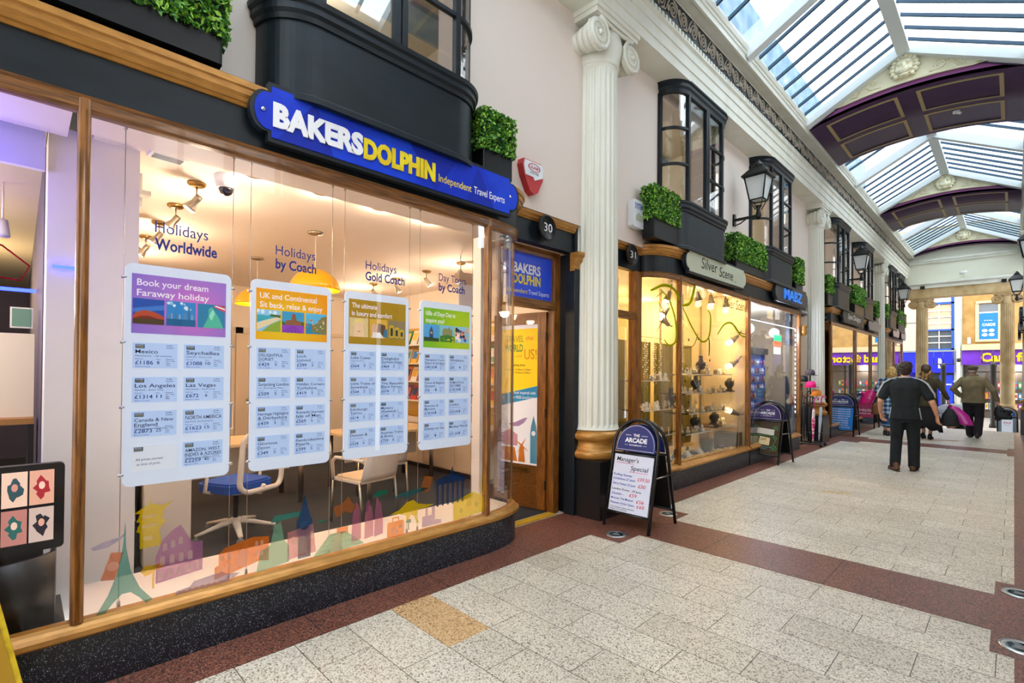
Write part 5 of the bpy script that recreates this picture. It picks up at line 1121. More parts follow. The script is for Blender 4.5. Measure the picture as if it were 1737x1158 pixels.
for i, (ya, yb) in enumerate(((.388, .888), (.997, 1.500), (1.600, 2.115), (2.222, 2.745))):
    w = yb-ya; zt, zb = 2.108, .932
    t = thing('hanging_poster', PL[i], 'poster', (PX, ya, zb), 0, 'posters in the travel agent window')
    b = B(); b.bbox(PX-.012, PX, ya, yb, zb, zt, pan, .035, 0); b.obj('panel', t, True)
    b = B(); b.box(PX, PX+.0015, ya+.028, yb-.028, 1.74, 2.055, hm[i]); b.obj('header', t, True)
    b = B(); hw = [(.33, .335), (.35, .39), (.19, .31), (.28, .17)][i]; tc = mat('header_text', 'F4ECF6', .5, emit=.25)
    for k in (0, 1): b.text(HEAD[i][k], (PX+.0022, ya+.05, 1.995-.055*k), XF, tc, w=hw[k]*w/.5, h=.036, bold=.01)
    b.obj('header_lettering', t, True)
    pw = (w-.056-.03)/3
    for k in range(3):
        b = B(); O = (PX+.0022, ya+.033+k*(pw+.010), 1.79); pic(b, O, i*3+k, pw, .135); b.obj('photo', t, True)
    cw = w*.40
    for k in range(8):
        cy = ya+(.035 if k % 2 == 0 else w-.035-cw); cz = 1.555-.182*(k//2); ch_ = .135; c = CARDS[i][k]
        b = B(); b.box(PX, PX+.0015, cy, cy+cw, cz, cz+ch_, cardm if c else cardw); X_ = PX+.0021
        b.pl(rect(cy+.012, cy+.052, cz+ch_-.03, cz+ch_-.008), (X_, 0, 0), XF, 0, lg); b.text('BAKERS', (X_+.0003, cy+.016, cz+ch_-.017), XF, tw, w=.032, h=.007, bold=.02); b.text('DOLPHIN', (X_+.0003, cy+.016, cz+ch_-.027), XF, ty, w=.032, h=.007, bold=.02)
        if c:
            ls = c[0].split('|'); L_ = len(ls); hh = .021 if L_ == 1 else .0185; z = cz+ch_-.056
            for s in ls:
                wm = min(cw-.02, len(s)*hh*.78); b.text(s, (X_, cy+.012, z), XF, pt, w=wm, h=hh, bold=.006); z -= .025
            if c[1]: b.text(c[1], (X_, cy+.012, z+.008), XF, pt, w=min(cw*.8, len(c[1])*.0066), h=.0085)
            b.text('Holiday' if i else 'AIR', (X_, cy+cw-.052, cz+ch_-.016), XF, pt, w=.03, h=.008); b.text('HOLIDAY' if i == 0 else 'Coach', (X_, cy+cw-.052, cz+ch_-.028), XF, pt, w=.035, h=.008)
            b.text(c[2], (X_, cy+.012, cz+.020), XF, ptb, w=len(c[2])*.0155, h=.021, bold=.012); b.text(c[3], (X_, cy+cw*.53, cz+.022), XF, ptb, w=len(c[3])*.012, h=.018, bold=.01)
            b.text('FROM ONLY', (X_, cy+.012, cz+.046), XF, pt, w=.035, h=.006); b.text('Days', (X_, cy+cw*.52, cz+.046), XF, pt, w=.018, h=.006); b.text('Based on 2 adults', (X_, cy+.012, cz+.006), XF, ptb, w=.065, h=.007)
            for q, s in enumerate(('Departs', 'Sat 17th', 'Sept', '2016')): b.text(s, (X_, cy+cw*.74, cz+.046-.011*q), XF, pt, w=len(s)*.0048, h=.0075)
        else:
            b.text('All prices correct', (X_, cy+.02, cz+.055), XF, pt, w=.12, h=.013); b.text('at time of print.', (X_, cy+.025, cz+.03), XF, pt, w=.105, h=.013)
        b.obj('offer_card', t, True)
    for y in (ya-.006, yb+.006):
        b = B(); b.tube([(PX-.006, y, .31), (PX-.006, y, 2.90)], .0017, nickel, 6); b.tube([(PX-.006, y, .29), (PX-.006, y, .345)], .008, nickel, 8); b.tube([(PX-.006, y, 2.80), (PX-.006, y, 2.90)], .008, nickel, 8); b.obj('cable', t, True)
        for z in (2.03, 1.69, 1.35, .995):
            b = B(); b.tube([(PX-.006, y-.012 if y > ya else y-.01, z), (PX-.006, y+.012, z)], .008, chrome, 8); b.obj('clip', t, True)
# ================================================================ folding pavement signs
navyh = mat('board_navy', '1C2C72', .45); frm = mat('board_black_frame', '101013', .35)
def aboard(x, y, rz, label, hcol, face, draw, z=0, w=.50, h=1.07):
    t = thing('pavement_sign', label, 'pavement sign', (x, y, z), rz, 'folding pavement signs'); hw = w/2; d = .28
    for s, nm in ((-1, 'front'), (1, 'rear')):
        a = math.atan2(d-.03, h); u = Vector((0, -s*math.sin(a), math.cos(a))); L = h/math.cos(a)
        O = Vector((0, s*d, 0)); fr = (Vector((1, 0, 0)) if s < 0 else Vector((-1, 0, 0)), u, Vector((0, s*math.cos(a), math.sin(a))))
        P = lambda px, pv, o=0: O+fr[0]*px+fr[1]*pv+fr[2]*o
        b = B(); pts = [(-hw, 0), (-hw, L-hw)]+[(-hw*math.cos(R(q)), L-hw+hw*math.sin(R(q))) for q in range(15, 180, 15)]+[(hw, L-hw), (hw, 0)]
        b.tube([P(*p) for p in pts], .017, frm, 8)
        b.tube([P(-hw, .15), P(hw, .15)], .012, frm, 6); b.tube([P(-hw, .745), P(hw, .745)], .014, frm, 6); b.obj(nm+'_frame', t)
        b = B(); q = hw-.03; hd = [(-q, .77), (q, .77), (q, L-hw-.02)]+[(q*math.cos(R(v)), L-hw-.02+q*math.sin(R(v))) for v in range(10, 180, 10)]+[(-q, L-hw-.02)]
        b.pl(hd, O-fr[2]*.006, fr, .012, hcol); OO = O+fr[2]*.0075
        bor = [(px*.95, .785 if pv < .78 else .775+(pv-.775)*.965) for px, pv in hd]; b.tube([OO+fr[0]*px+fr[1]*pv for px, pv in bor], .0022, tw, 4, True)
        b.text('THE', OO+fr[0]*-.035+fr[1]*.925, fr, tw, w=.07, h=.028, bold=.03); b.text('ARCADE', OO+fr[0]*-.125+fr[1]*.865, fr, tw, w=.25, h=.046, bold=.04); b.text('BROADMEAD BS1', OO+fr[0]*-.07+fr[1]*.83, fr, tw, w=.14, h=.015, bold=.02)
        for e in (-1, 1):
            b.pl([(e*.06-.0, .935), (e*.125, .935), (e*.125, .939), (e*.06, .939)], OO, fr, 0, tw); b.pl([(e*.085, .835), (e*.125, .835), (e*.125, .838), (e*.085, .838)], OO, fr, 0, tw)
        b.obj(nm+'_header', t)
        b = B(); b.pl([(-q, .165), (q, .165), (q, .735), (-q, .735)], O-fr[2]*.006, fr, .012, face if s < 0 else frm); b.obj(nm+'_panel', t)
        if s < 0 and draw:
            b = B(); draw(b, O+fr[2]*.008, fr, q); b.obj('writing', t)
    for s in (-1, 1): b = B(); b.tube([(s*hw, -.14, .52), (s*hw, .14, .52)], .008, nickel, 6); b.obj('stay', t)
    return t
mk = mat('marker_black', '15151A', .6); mb = mat('marker_blue', '1F3FA8', .6); mr_ = mat('marker_red', 'D0243A', .6)
def wb(b, O, fr, q):
    T = lambda s, x, v, w, h, m, sh=.12: b.text(s, O+fr[0]*x+fr[1]*v, fr, m, w=w, h=h, shear=sh, bold=.004)
    T("Manager's", -.19, .665, .25, .045, mk); T('Special', -.02, .585, .19, .045, mk)
    for x0, v in ((-.19, .645), (-.03, .565)): b.tube([O+fr[0]*(x0+.02*k)+fr[1]*(v+.006*(k % 2)) for k in range(11)], .003, mat('marker_pink', 'E88AA8', .6), 4)
    T('Rolling Stones', -.205, .515, .21, .026, mb); T('Exhibition-27 June', -.205, .475, .25, .024, mb); T('£39.50', .07, .49, .13, .036, mr_)
    T('Harry Potter-25 June', -.205, .425, .26, .024, mb); T('£50', .085, .425, .08, .036, mr_); T('London Shows - 29 June', -.205, .372, .33, .022, mk)
    T('Aladdin -', -.205, .325, .14, .024, mb); T('£59', .0, .325, .08, .032, mr_); T('Motown The Musical-', -.205, .28, .26, .022, mb); T('£56', .085, .275, .08, .032, mr_)
    T('Phantom of the Opera', -.205, .235, .27, .022, mb); T('£60', .095, .23, .08, .032, mr_); T('Price includes coach and ticket', -.205, .197, .28, .013, mk); T('subject to availability', -.205, .177, .2, .013, mk)
aboard(-2.71, 4.555, R(1), 'foremost folding sign with white board reading Managers Special', navyh, mat('whiteboard', 'D9DDF0', .35), wb)
def cb(b, O, fr, q):
    gr = mat('chalk_green', '3FBF6A', .6); cy = mat('chalk_blue', '6FC8E0', .6); pp = mat('pinned_paper', 'E6DCD2', .6)
    P = lambda pts, m: b.pl(pts, O, fr, 0, m)
    P([(-.15, .52), (.15, .50), (.15, .60), (-.14, .62)], pp); P([(-.1, .33), (.085, .32), (.09, .45), (-.09, .47)], mat('pinned_cream', 'EBD9A8', .6)); P([(-.08, .40), (.03, .405), (.02, .44), (-.075, .435)], mat('pinned_tan', 'B58A3E', .6))
    for s in (-1, 1):
        for cv, r_ in ((.62, .045), (.45, .04), (.27, .06)):
            b.tube([O+fr[0]*s*(.17-r_*(1-k/14*.8)*math.cos(k*.6))+fr[1]*(cv+r_*(1-k/14*.8)*math.sin(k*.6)) for k in range(15)], .0035, gr, 4)
        b.tube([O+fr[0]*s*.19+fr[1]*.42, O+fr[0]*s*.15+fr[1]*.35, O+fr[0]*s*.19+fr[1]*.29, O+fr[0]*s*.1+fr[1]*.21], .003, gr, 4)
    b.text('Best of the West', O+fr[0]*-.13+fr[1]*.485, fr, gr, w=.24, h=.026, shear=.2); b.text('Handmade silver from', O+fr[0]*-.14+fr[1]*.28, fr, cy, w=.28, h=.02, shear=.2); b.text('Bristol', O+fr[0]*-.06+fr[1]*.25, fr, cy, w=.1, h=.02, shear=.2)
aboard(-3.06, 9.52, R(-8), 'folding sign with brown chalkboard and green scrolls beside the jeweller', mat('board_purple', '3D2E68', .45), mat('chalkboard_brown', '4A3A26', .6), cb, w=.54)
def pb(b, O, fr, q):
    for k, s in enumerate(('Key Cutting From £5.00', 'Watch Straps From £5.00', 'Watch Strap From £5.00', 'Watch Batteries From £5.00', 'Shoe Care From £5.00', 'Passport Photographs', 'From £6.00', 'Engraving From £5.00', 'Shoe Repairs From £5.00')):
        b.text(s, O+fr[0]*(-.19 if len(s) > 20 else -.15)+fr[1]*(.68-.058*k), fr, tw, w=.38 if len(s) > 20 else .3, h=.024, bold=.03)
aboard(-3.10, 15.15, R(-3), 'folding sign with bright blue price list after the second column', navyh, mat('board_bright_blue', '147FD8', .4), pb, w=.56)
def rb(b, O, fr, q):
    b.pl([(-q, .165), (q, .165), (q, .33), (-q, .30)], O, fr, 0, mat('board_slate', '3F4A55', .5)); b.text('Nails', O+fr[0]*-.1+fr[1]*.5, fr, tw, w=.28, h=.09, shear=.2); b.text('WALK IN', O+fr[0]*-.1+fr[1]*.42, fr, tw, w=.27, h=.04, bold=.03); b.text('Upstairs', O+fr[0]*-.02+fr[1]*.23, fr, tw, w=.18, h=.03)
aboard(-3.12, 17.9, R(-3), 'folding sign with raspberry pink panel behind the bright blue one', navyh, mat('board_raspberry', 'B02C5C', .45), rb, w=.56)
def sb(b, O, fr, q):
    b.pl([(-.14, .2), (.14, .2), (.14, .68), (-.14, .68)], O, fr, 0, cardw); b.text('SALE', O+fr[0]*-.1+fr[1]*.52, fr, mr_, w=.2, h=.07, bold=.03); b.text('NOW ON', O+fr[0]*-.08+fr[1]*.45, fr, mr_, w=.16, h=.03)
aboard(-.17, 24.9, 0, 'folding sign with a white SALE notice in front of the right stone column', mat('board_steel_blue', '2E5C96', .45), mat('board_grey_blue', '7E93A8', .45), sb, z=-.62)
# ================================================================ umbrellas on a wheeled rack
t = thing('umbrella_rack', 'black wheeled rack of umbrellas in front of the second column', 'rack', (-3.22, 12.35, 0))
b = B()
for s in (-1, 1): b.tube([(-.26, s*.18, .06), (.32, s*.18, .06)], .014, blackm, 6)
b.tube([(-.2, -.18, .06), (-.2, .18, .06)], .014, blackm, 6); b.tube([(.28, -.18, .06), (.28, .18, .06)], .014, blackm, 6); b.obj('base_frame', t)
for s in (-1, 1):
    for x in (-.26, .32): b = B(); b.lathe([(.03, -.015), (.03, .015)], (x, s*.18, .03), blackm, 10, 1); b.obj('castor', t)
b = B(); b.tube([(-.1, 0, .06), (-.1, 0, 1.35)], .018, blackm, 8); b.obj('pole', t)
for z in (.30, .92):
    b = B(); b.tube([(-.27, -.17, z), (.30, -.17, z), (.30, .17, z), (-.27, .17, z)], .008, blackm, 6, True); b.obj('ring', t)
def umbrella(x, y, z0, h, m, hm_, label, tilt=(0, 0)):
    t = thing('closed_umbrella', label, 'umbrella', (x, y, z0), 0, 'closed umbrellas on the rack'); tx, ty_ = tilt
    L = lambda k, dx=0: (tx*k/h+dx, ty_*k/h, k)
    b = B(); b.tube([L(0), L(.06), L(h*.45), L(h*.7), L(h*.74)], [.006, .014, .034, .026, .012], m, 10); b.obj('canopy', t)
    b = B(); b.tube([L(h*.74), L(h*.9), L(h*.95, .01), L(h*.985, .04), L(h*.97, .075), L(h*.92, .085)], .011, hm_, 8); b.obj('handle', t)
bkf = mat('umbrella_black', '14141A', .6); mag = mat('umbrella_magenta', 'D8128C', .4); mixm = mat('umbrella_multicolour', 'E8E4DC', .6, noise=('D82A7A', 14, .45, .6, (1, 1, 1))); lgf = mat('umbrella_pale_grey', 'B9C2CC', .5)
k = 0
for x in (-.24, -.13, -.02, .09):
    for y in (-.12, .10):
        umbrella(-3.22+x, 12.35+y, .14, .95+.06*(k % 3), bkf, bkf if k % 2 else mat('handle_brown', '6A3A1C', .4), 'black closed umbrella hanging in the wheeled rack'); k += 1
umbrella(-3.05, 12.16, .10, .98, mixm, mag, 'multicoloured closed umbrella with magenta handle', (.02, 0)); umbrella(-2.95, 12.22, .14, .98, lgf, mag, 'pale grey closed umbrella with magenta handle', (.05, 0))
for x, y, z, c, l in ((-3.12, 12.28, 1.28, 'E01A78', 'bright pink hat on top of the umbrella rack'), (-3.02, 12.3, 1.10, 'D8842A', 'orange patterned hat on the umbrella rack'), (-3.30, 12.35, 1.40, '2A2A30', 'black hat stacked on the umbrella rack'), (-3.17, 12.4, 1.54, '4A4048', 'dark striped hat topmost on the umbrella rack')):
    t = thing('hat', l, 'hat', (x, y, z), 0, 'hats on the umbrella rack'); m_ = mat('hat_'+c, c, .7)
    b = B(); b.lathe([(.095, 0), (.10, .05), (.085, .11), (.04, .13), (0, .13)], (0, 0, 0), m_, 14); b.obj('crown', t); b = B(); b.lathe([(.0, -.004), (.15, -.006), (.15, .004), (.0, .006)], (0, 0, 0), m_, 16); b.obj('brim', t)
t = thing('hat_stand', 'thin black post carrying the hats behind the umbrellas', 'stand', (-3.17, 12.42, 0)); b = B(); b.tube([(0, 0, 0), (0, 0, 1.66)], .012, blackm, 6); b.obj('post', t)
# ================================================================ jeweller: window display
WY = 'FFDA9C'
room('jeweller', -5.9, -3.44, 5.12, 8.84, 2.93, mat('jeweller_wall', 'E8DCBC', .7), mat('jeweller_ceiling', 'EFE4C8', .7), mat('jeweller_floor', '6A5230', .6), 'jeweller')
b = B(); b.box(-3.44, -3.2, 6.28, 8.84, 2.868, 2.93, ceilm); b.box(-3.44, -3.32, 6.0, 6.28, 2.868, 2.93, ceilm); struct(b.obj('ceiling_window.002'), 'ceiling strip over the jeweller window')
dispm = mat('display_cream', 'F0DDB0', .6)
b = B(); b.box(-4.1, -3.44, 5.8, 8.83, .0, .30, dispm); b.box(-3.44, -3.2, 6.3, 8.83, .2, .30, dispm); struct(b.obj('trim_73'), 'cream platform of the jeweller window')
b = B(); b.box(-3.95, -3.2, 8.80, 8.86, .3, 2.9, mat('display_side_wall', 'F6E3C2', .6)); struct(b.obj('wall_display'), 'pale side wall of the jeweller window')
shg = glass_mat('shelf_glass', 'F4F0D8', 1.0); strip = mat('slotted_strip', 'A59C84', .4, metal=.5); cur = mat('olive_curtain', '80742A', .7, noise=('A8983C', 14, .4, .6, (8, 8, .2)))
for y, l in ((6.02, 'corner'), (6.55, 'left'), (7.25, 'second'), (8.0, 'third'), (8.7, 'right')):
    b = B(); b.box(-3.98, -3.955, y-.02, y+.02, .3, 2.9, strip)
    for k in range(40): b.box(-3.956, -3.954, y-.005, y+.005, .35+k*.062, .375+k*.062, blackm)
    tag(b.obj('slotted_upright'), 'slotted metal upright behind the jeweller shelves', 'upright', 'uprights behind the jeweller shelves')
for y0, y1, l in ((5.85, 6.5, 'corner'), (6.65, 7.2, 'left'), (7.35, 7.95, 'middle'), (8.1, 8.65, 'right')):
    b = B(); N = 24; vs = [(-4.12+.02*math.sin(i*1.6), y0+(y1-y0)*i/N, z) for z in (.32, 2.05) for i in range(N+1)]
    vs += [(x-.01, y, z) for x, y, z in vs]; M_ = N+1
    b.add(vs, [(i, i+1, M_+i+1, M_+i) for i in range(N)]+[(2*M_+i, 2*M_+i+1, 3*M_+i+1, 3*M_+i) for i in range(N)], cur, True); tag(b.obj('curtain'), 'olive curtain panel behind the jeweller shelves, '+l+' one', 'curtain')
for x, l in ((-5.5, 'far'),):
    t = thing('glass_cabinet', 'glazed white cabinet at the back of the jeweller', 'cabinet', (-5.6, 6.9, .012)); b = B()
    for y in (-1.2, -.4, .4, 1.2): b.box(-.2, .2, y-.03, y+.03, 0, 2.0, white)
    for z in (0, .5, 1.0, 1.5, 1.97): b.box(-.2, .2, -1.2, 1.2, z, z+.03, white)
    b.obj('frame', t); b = B(); b.box(-.2, -.19, -1.2, 1.2, 0, 2.0, mat('cabinet_dark', '3A3220', .6)); b.obj('back_panel', t)
t = thing('counter_cabinet', 'low glazed counter seen through the jeweller door', 'cabinet', (-4.6, 5.52, .012)); b = B(); b.box(-.3, .3, -.35, .3, 0, .05, white); b.box(-.3, .3, -.35, .3, .85, .9, blackm); b.box(-.3, .3, -.35, .3, .45, .47, white)
for sx in (-.29, .25):
    for sy in (-.34, .25): b.box(sx, sx+.04, sy, sy+.04, 0, .85, white)
b.obj('frame', t)
SH = [('top', 7.05, 8.62, 1.53), ('second left', 6.95, 7.72, 1.24), ('second right', 7.84, 8.72, 1.23), ('third', 7.05, 8.62, .94), ('fourth left', 6.95, 7.85, .64), ('fourth right', 8.05, 8.74, .67), ('upper corner', 5.95, 6.68, 1.44), ('lower corner', 5.95, 6.80, 1.03), ('lowest corner', 5.95, 6.80, .66)]
bustm = mat('bust_dark_velvet', '3A342C', .7); silver = mat('polished_silver', 'E6E2DA', .18, metal=1); cardw2 = mat('display_card_white', 'F4EEDF', .5); tanm = mat('display_tan', 'C8A76A', .6)
def bust(x, y, z, h, label):
    t = thing('necklace_bust', label, 'display bust', (x, y, z), R(10), 'necklace busts in the jeweller window')
    b = B(); b.lathe([(.085, 0), (.09, .01), (.05, .03), (.04, .06)], (0, 0, 0), bustm, 14)
    b.lathe([(.04, .05), (.10, .09), (.125, .13), (.115, .17), (.06, .20), (.048, .23), (.05, h), (.0, h)], (0, 0, 0), bustm, 16, sx=.6); b.obj('body', t)
    b = B(); b.tube([(.035+.045*abs(math.cos(a))*.8, .075*math.sin(a), .155+.05*math.cos(a)) for a in [i*math.pi/8-math.pi for i in range(16)]], .006, silver, 5, True); b.obj('necklace', t)
bust(-3.55, 7.80, 1.552, .29, 'dark necklace bust on the top glass shelf'); bust(-3.55, 7.62, 1.262, .26, 'dark necklace bust on the second glass shelf'); bust(-3.55, 7.60, .662, .27, 'dark necklace bust on the fourth glass shelf')
bust(-3.50, 6.72, 1.262-.21, .29, 'dark necklace bust beside the jeweller corner mullion'); bust(-3.5, 8.2, .692, .22, 'dark necklace bust at the right of the fourth shelf'); bust(-3.42, 8.62, 1.252, .20, 'dark necklace bust at the right end of the second shelf')
def shelf(nm, y0, y1, z, x0=-3.78, x1=-3.38):
    b = B(); b.box(x0, x1, y0, y1, z, z+.014, shg); b.box(x1-.004, x1+.001, y0, y1, z, z+.014, mat('glass_edge', 'F6F2DE', .3)); tag(b.obj('glass_shelf'), 'glass shelf of jewellery in the jeweller window, the %s one' % nm, 'shelf', 'glass shelves')
    for y in (y0+.1, y1-.1): b2 = B(); b2.tube([(-3.96, y, z-.01), (x0+.1, y, z-.008)], .008, strip, 5); tag(b2.obj('shelf_bracket'), 'metal bracket under the %s glass shelf' % nm, 'bracket', 'shelf brackets')
    n = int((y1-y0)/.085)
    for k in range(n):
        y = y0+.06+(y1-y0-.12)*k/(n-1); x = -3.44-.14*rnd.random(); q = rnd.random(); b = B(); zz = z+.014
        if q < .38:
            w, h = rnd.uniform(.025, .04), rnd.uniform(.07, .13); b.add([(x, y-w, zz), (x, y+w, zz), (x-.03, y+w, zz+h), (x-.03, y-w, zz+h), (x-.05, y-w, zz), (x-.05, y+w, zz)], [(0, 1, 2, 3), (3, 2, 5, 4), (0, 3, 4), (1, 2, 5)], cardw2)
            b.ell((x-.01, y-w*.4, zz+h*.5), .008, silver, 6, 4); b.ell((x-.01, y+w*.4, zz+h*.5), .008, silver, 6, 4); nm2, l2 = 'earring_card', 'white card of earrings'
        elif q < .62:
            b.bbox(x-.04, x+.03, y-.03, y+.03, zz, zz+.02, tanm if k % 2 else cardw2, .006); b.lathe([(.014, -.004), (.018, 0), (.014, .004)], (x, y, zz+.036), silver, 10, 1); nm2, l2 = 'ring_pad', 'small ring on a display pad'
        elif q < .82:
            h = rnd.uniform(.08, .16); b.lathe([(.02, 0), (.02, .006), (.004, .01), (.004, h)], (x, y, zz), silver, 8); b.tube([(x, y-.04, zz+h), (x, y, zz+h+.012), (x, y+.04, zz+h)], .004, silver, 5)
            for s in (-1, 1): b.ell((x, y+s*.036, zz+h-.03), (.006, .006, .02), silver, 6, 4)
            nm2, l2 = 'earring_stand', 'small silver stand of drop earrings'
        else:
            b.lathe([(.022, 0), (.028, .03), (.02, .055), (.026, .07), (.02, .072)], (x, y, zz), silver if k % 2 else tanm, 10); nm2, l2 = 'trinket_pot', 'little trinket pot'
        tag(b.obj(nm2), '%s on the %s glass shelf' % (l2, nm), nm2.replace('_', ' '), '%ss on the %s glass shelf' % (nm2.replace('_', ' '), nm))
for q in SH[:6]: shelf(*q)
for q in SH[6:]: shelf(*q, x0=-3.85, x1=-3.50)
# strands of beads hanging in the curved corner
for k in range(10):
    x, y = -3.62-.02*(k % 3), 5.95+.075*k; b = B(); n = 16+(k*5) % 7
    for j in range(n): b.ell((x+.012*math.sin(j*1.7+k), y+.018*math.sin(j*2.3+k), 2.02-.032*j), .0105, mat('pearl', 'F8F0DC', .2, coat=.5), 6, 4)
    b.tube([(x, y, 2.05), (x, y, 2.02-.032*n)], .0015, silver, 4); tag(b.obj('bead_strand'), 'strand of pale beads hanging in the curved corner of the jeweller window', 'bead strand', 'hanging bead strands')
b = B(); b.tube([(-3.62, 5.9, 2.06), (-3.64, 6.7, 2.06)], .006, strip, 6); tag(b.obj('hanging_rail'), 'thin rail holding the strands of beads', 'rail')
# floor of the display
petal = mat('yellow_petals', 'E8B81E', .6, noise=('C98A12', 30, .4, .6, (1, 1, 1))); b = B()
for k in range(520):
    y = rnd.uniform(6.4, 8.76); x = rnd.uniform(-3.33, -3.215); r = rnd.uniform(.012, .024); b.ell((x, y, .30+r*.6+rnd.uniform(0, .03)), (r, r, r*.7), petal, 6, 4)
tag(b.obj('yellow_petals'), 'bank of yellow petals along the front of the jeweller window', 'petals', kind='stuff')
t = thing('bucket', 'grey metal bucket with dry stems on the jeweller window floor', 'bucket', (-3.52, 7.95, .30)); b = B(); b.lathe([(.0, 0), (.09, 0), (.115, .19), (.12, .2), (.108, .19), (.085, .02)], (0, 0, 0), mat('galvanised', '77746A', .5, metal=.4), 20); b.obj('pail', t)
b = B()
for k in range(26): a = rnd.uniform(0, 6.3); b.tube([(.05*math.cos(a), .05*math.sin(a), .17), (.09*math.cos(a), .09*math.sin(a), .28), (.14*math.cos(a), .14*math.sin(a), rnd.uniform(.28, .42))], .004, petal, 4)
b.obj('stems', t)
for k in range(14):
    y = 6.55+.155*k; x = -3.46-.10*((k*7) % 4)/3; b = B(); 
    if k % 3 == 0: b.bbox(x-.07, x+.07, y-.06, y+.06, .30, .33, bustm, .02); b.ell((x, y, .345), (.05, .045, .02), silver, 8, 5); n_, l_ = 'jewellery_tray', 'dark tray of silver on the jeweller window floor'
    elif k % 3 == 1: b.add([(x+.06, y-.06, .30), (x+.06, y+.06, .30), (x-.02, y+.06, .39), (x-.02, y-.06, .39), (x-.06, y-.06, .30), (x-.06, y+.06, .30)], [(0, 1, 2, 3), (3, 2, 5, 4), (0, 3, 4), (1, 2, 5)], cardw2); n_, l_ = 'sloped_stand', 'white sloping stand on the jeweller window floor'
    else: b.tube([(x, y-.05, .305), (x+.02, y, .36), (x, y+.05, .42)], [.03, .026, .018], bustm, 8); n_, l_ = 'bracelet_stand', 'dark leaning stand on the jeweller window floor'
    tag(b.obj(n_), l_, n_.replace('_', ' '), n_.replace('_', ' ')+'s on the window floor')
b = B(); b.bbox(-3.62, -3.25, 8.45, 8.76, .30, .56, mat('rattan_box', '6A5230', .7), .02); tag(b.obj('display_box'), 'brown box at the right end of the jeweller window floor', 'box')
# display spotlights
def jspot(x, y, z, d, label, power=5):
    t = thing('display_spotlight', label, 'spotlight', (x, y, z), 0, 'display spotlights'); d = Vector(d).normalized(); b = B()
    b.tube([Vector((0, 0, 0)), d*.05, d*.13, d*.15], [.028, .032, .055, .056], mat('spot_taupe', '8C8478', .4), 12); b.tube([(0, 0, 0), -d*.08+Vector((0, 0, .04))], .01, strip, 6); b.obj('shade', t)
    b = B(); b.tube([d*.142, d*.153], .045, bulb, 12); b.obj('bulb', t); lamp(Vector((x, y, z))+d*.20, power*.7, WY, .05)
jspot(-3.5, 7.55, 2.84, (.1, .2, -1), 'first ceiling spotlight in the jeweller window', 9); jspot(-3.5, 8.05, 2.84, (.1, -.1, -1), 'second ceiling spotlight in the jeweller window', 9); jspot(-3.42, 8.45, 2.82, (0, .1, -1), 'third ceiling spotlight in the jeweller window', 9)
jspot(-3.32, 8.72, 2.20, (-.5, -.6, -.6), 'upper spotlight on the side wall of the jeweller window', 4); jspot(-3.32, 8.72, 1.78, (-.5, -.6, -.5), 'middle spotlight on the side wall of the jeweller window', 4); jspot(-3.30, 8.72, .86, (-.5, -.5, .3), 'lowest spotlight on the side wall of the jeweller window', 3)
jspot(-3.46, 6.60, 2.72, (-.2, -.4, -1), 'upper spotlight behind the corner mullion', 7); jspot(-3.48, 6.58, 2.48, (-.2, -.6, -.6), 'middle spotlight behind the corner mullion', 4); jspot(-3.48, 6.60, 2.24, (-.3, -.6, .6), 'lower spotlight behind the corner mullion', 4)
for x, y in ((-4.8, 5.5), (-4.9, 7.0), (-4.9, 8.3)): lamp((x, y, 2.6), 27, 'FFD488', .08)
# green swirls on the glass, and a lettering reflection painted as film
gv = film_mat('vinyl_leaf_green', 'A8B81C', .85); dv = film_mat('vinyl_dark_green', '39461F', .85)
b = B(); gx = XL-.019
def sw(pts, r, m, curved=False):
    def X(y): return gx if y > 6.29 else -3.42+.26*math.sqrt(max(0, 1-((6.27-y)/.55)**2))+.002
    P = []
    for i in range(len(pts)-1):
        for k in range(6):
            t_ = k/6; p0 = pts[max(0, i-1)]; p1, p2 = pts[i], pts[i+1]; p3 = pts[min(len(pts)-1, i+2)]
            q = [.5*((2*p1[j])+(-p0[j]+p2[j])*t_+(2*p0[j]-5*p1[j]+4*p2[j]-p3[j])*t_**2+(-p0[j]+3*p1[j]-3*p2[j]+p3[j])*t_**3) for j in (0, 1)]; P.append((X(q[0]), q[0], q[1]))
    n = len(P); b.tube(P, [r*.62*(.35+.65*math.sin(math.pi*(i+2)/(n+4))) for i in range(n)], m, 4, flat=1)
sw([(5.78, 2.62), (5.95, 2.70), (6.15, 2.66), (6.3, 2.52)], .035, gv); sw([(5.9, 2.64), (6.05, 2.5), (6.18, 2.25), (6.20, 2.0), (6.05, 1.92), (5.95, 2.0)], .024, gv); sw([(5.8, 2.5), (5.95, 2.6), (6.02, 2.42), (5.9, 2.35)], .008, dv); sw([(5.85, 2.5), (5.95, 2.3), (5.82, 2.05)], .008, dv)
sw([(6.4, 2.48), (6.65, 2.55), (6.8, 2.85)], .035, gv); sw([(6.42, 2.45), (6.7, 2.2), (7.0, 2.02), (7.25, 2.1), (7.3, 2.4), (7.2, 2.5)], .022, gv); sw([(7.25, 2.08), (7.27, 1.95), (7.25, 1.8)], .014, dv); sw([(7.55, 2.15), (7.8, 2.32), (8.1, 2.36), (8.45, 2.2), (8.7, 2.18)], .025, gv); sw([(6.45, 1.9), (6.75, 1.95), (6.9, 2.15)], .008, dv); sw([(8.2, 2.34), (8.4, 2.24), (8.7, 2.22)], .010, dv)
for y, z in ((6.6, 2.02), (6.9, 2.05), (6.55, 1.6), (6.5, 1.45), (7.28, 1.75), (6.6, 1.15)): b.ell((gx, y, z), (.003, .018, .022), dv, 6, 4)
b.text('Silver Scene', (gx, 7.78, 2.60), XF, dv, w=.92, h=.16, shear=.15); b.obj('vinyl_swirls', bpy.data.objects['window_3'])
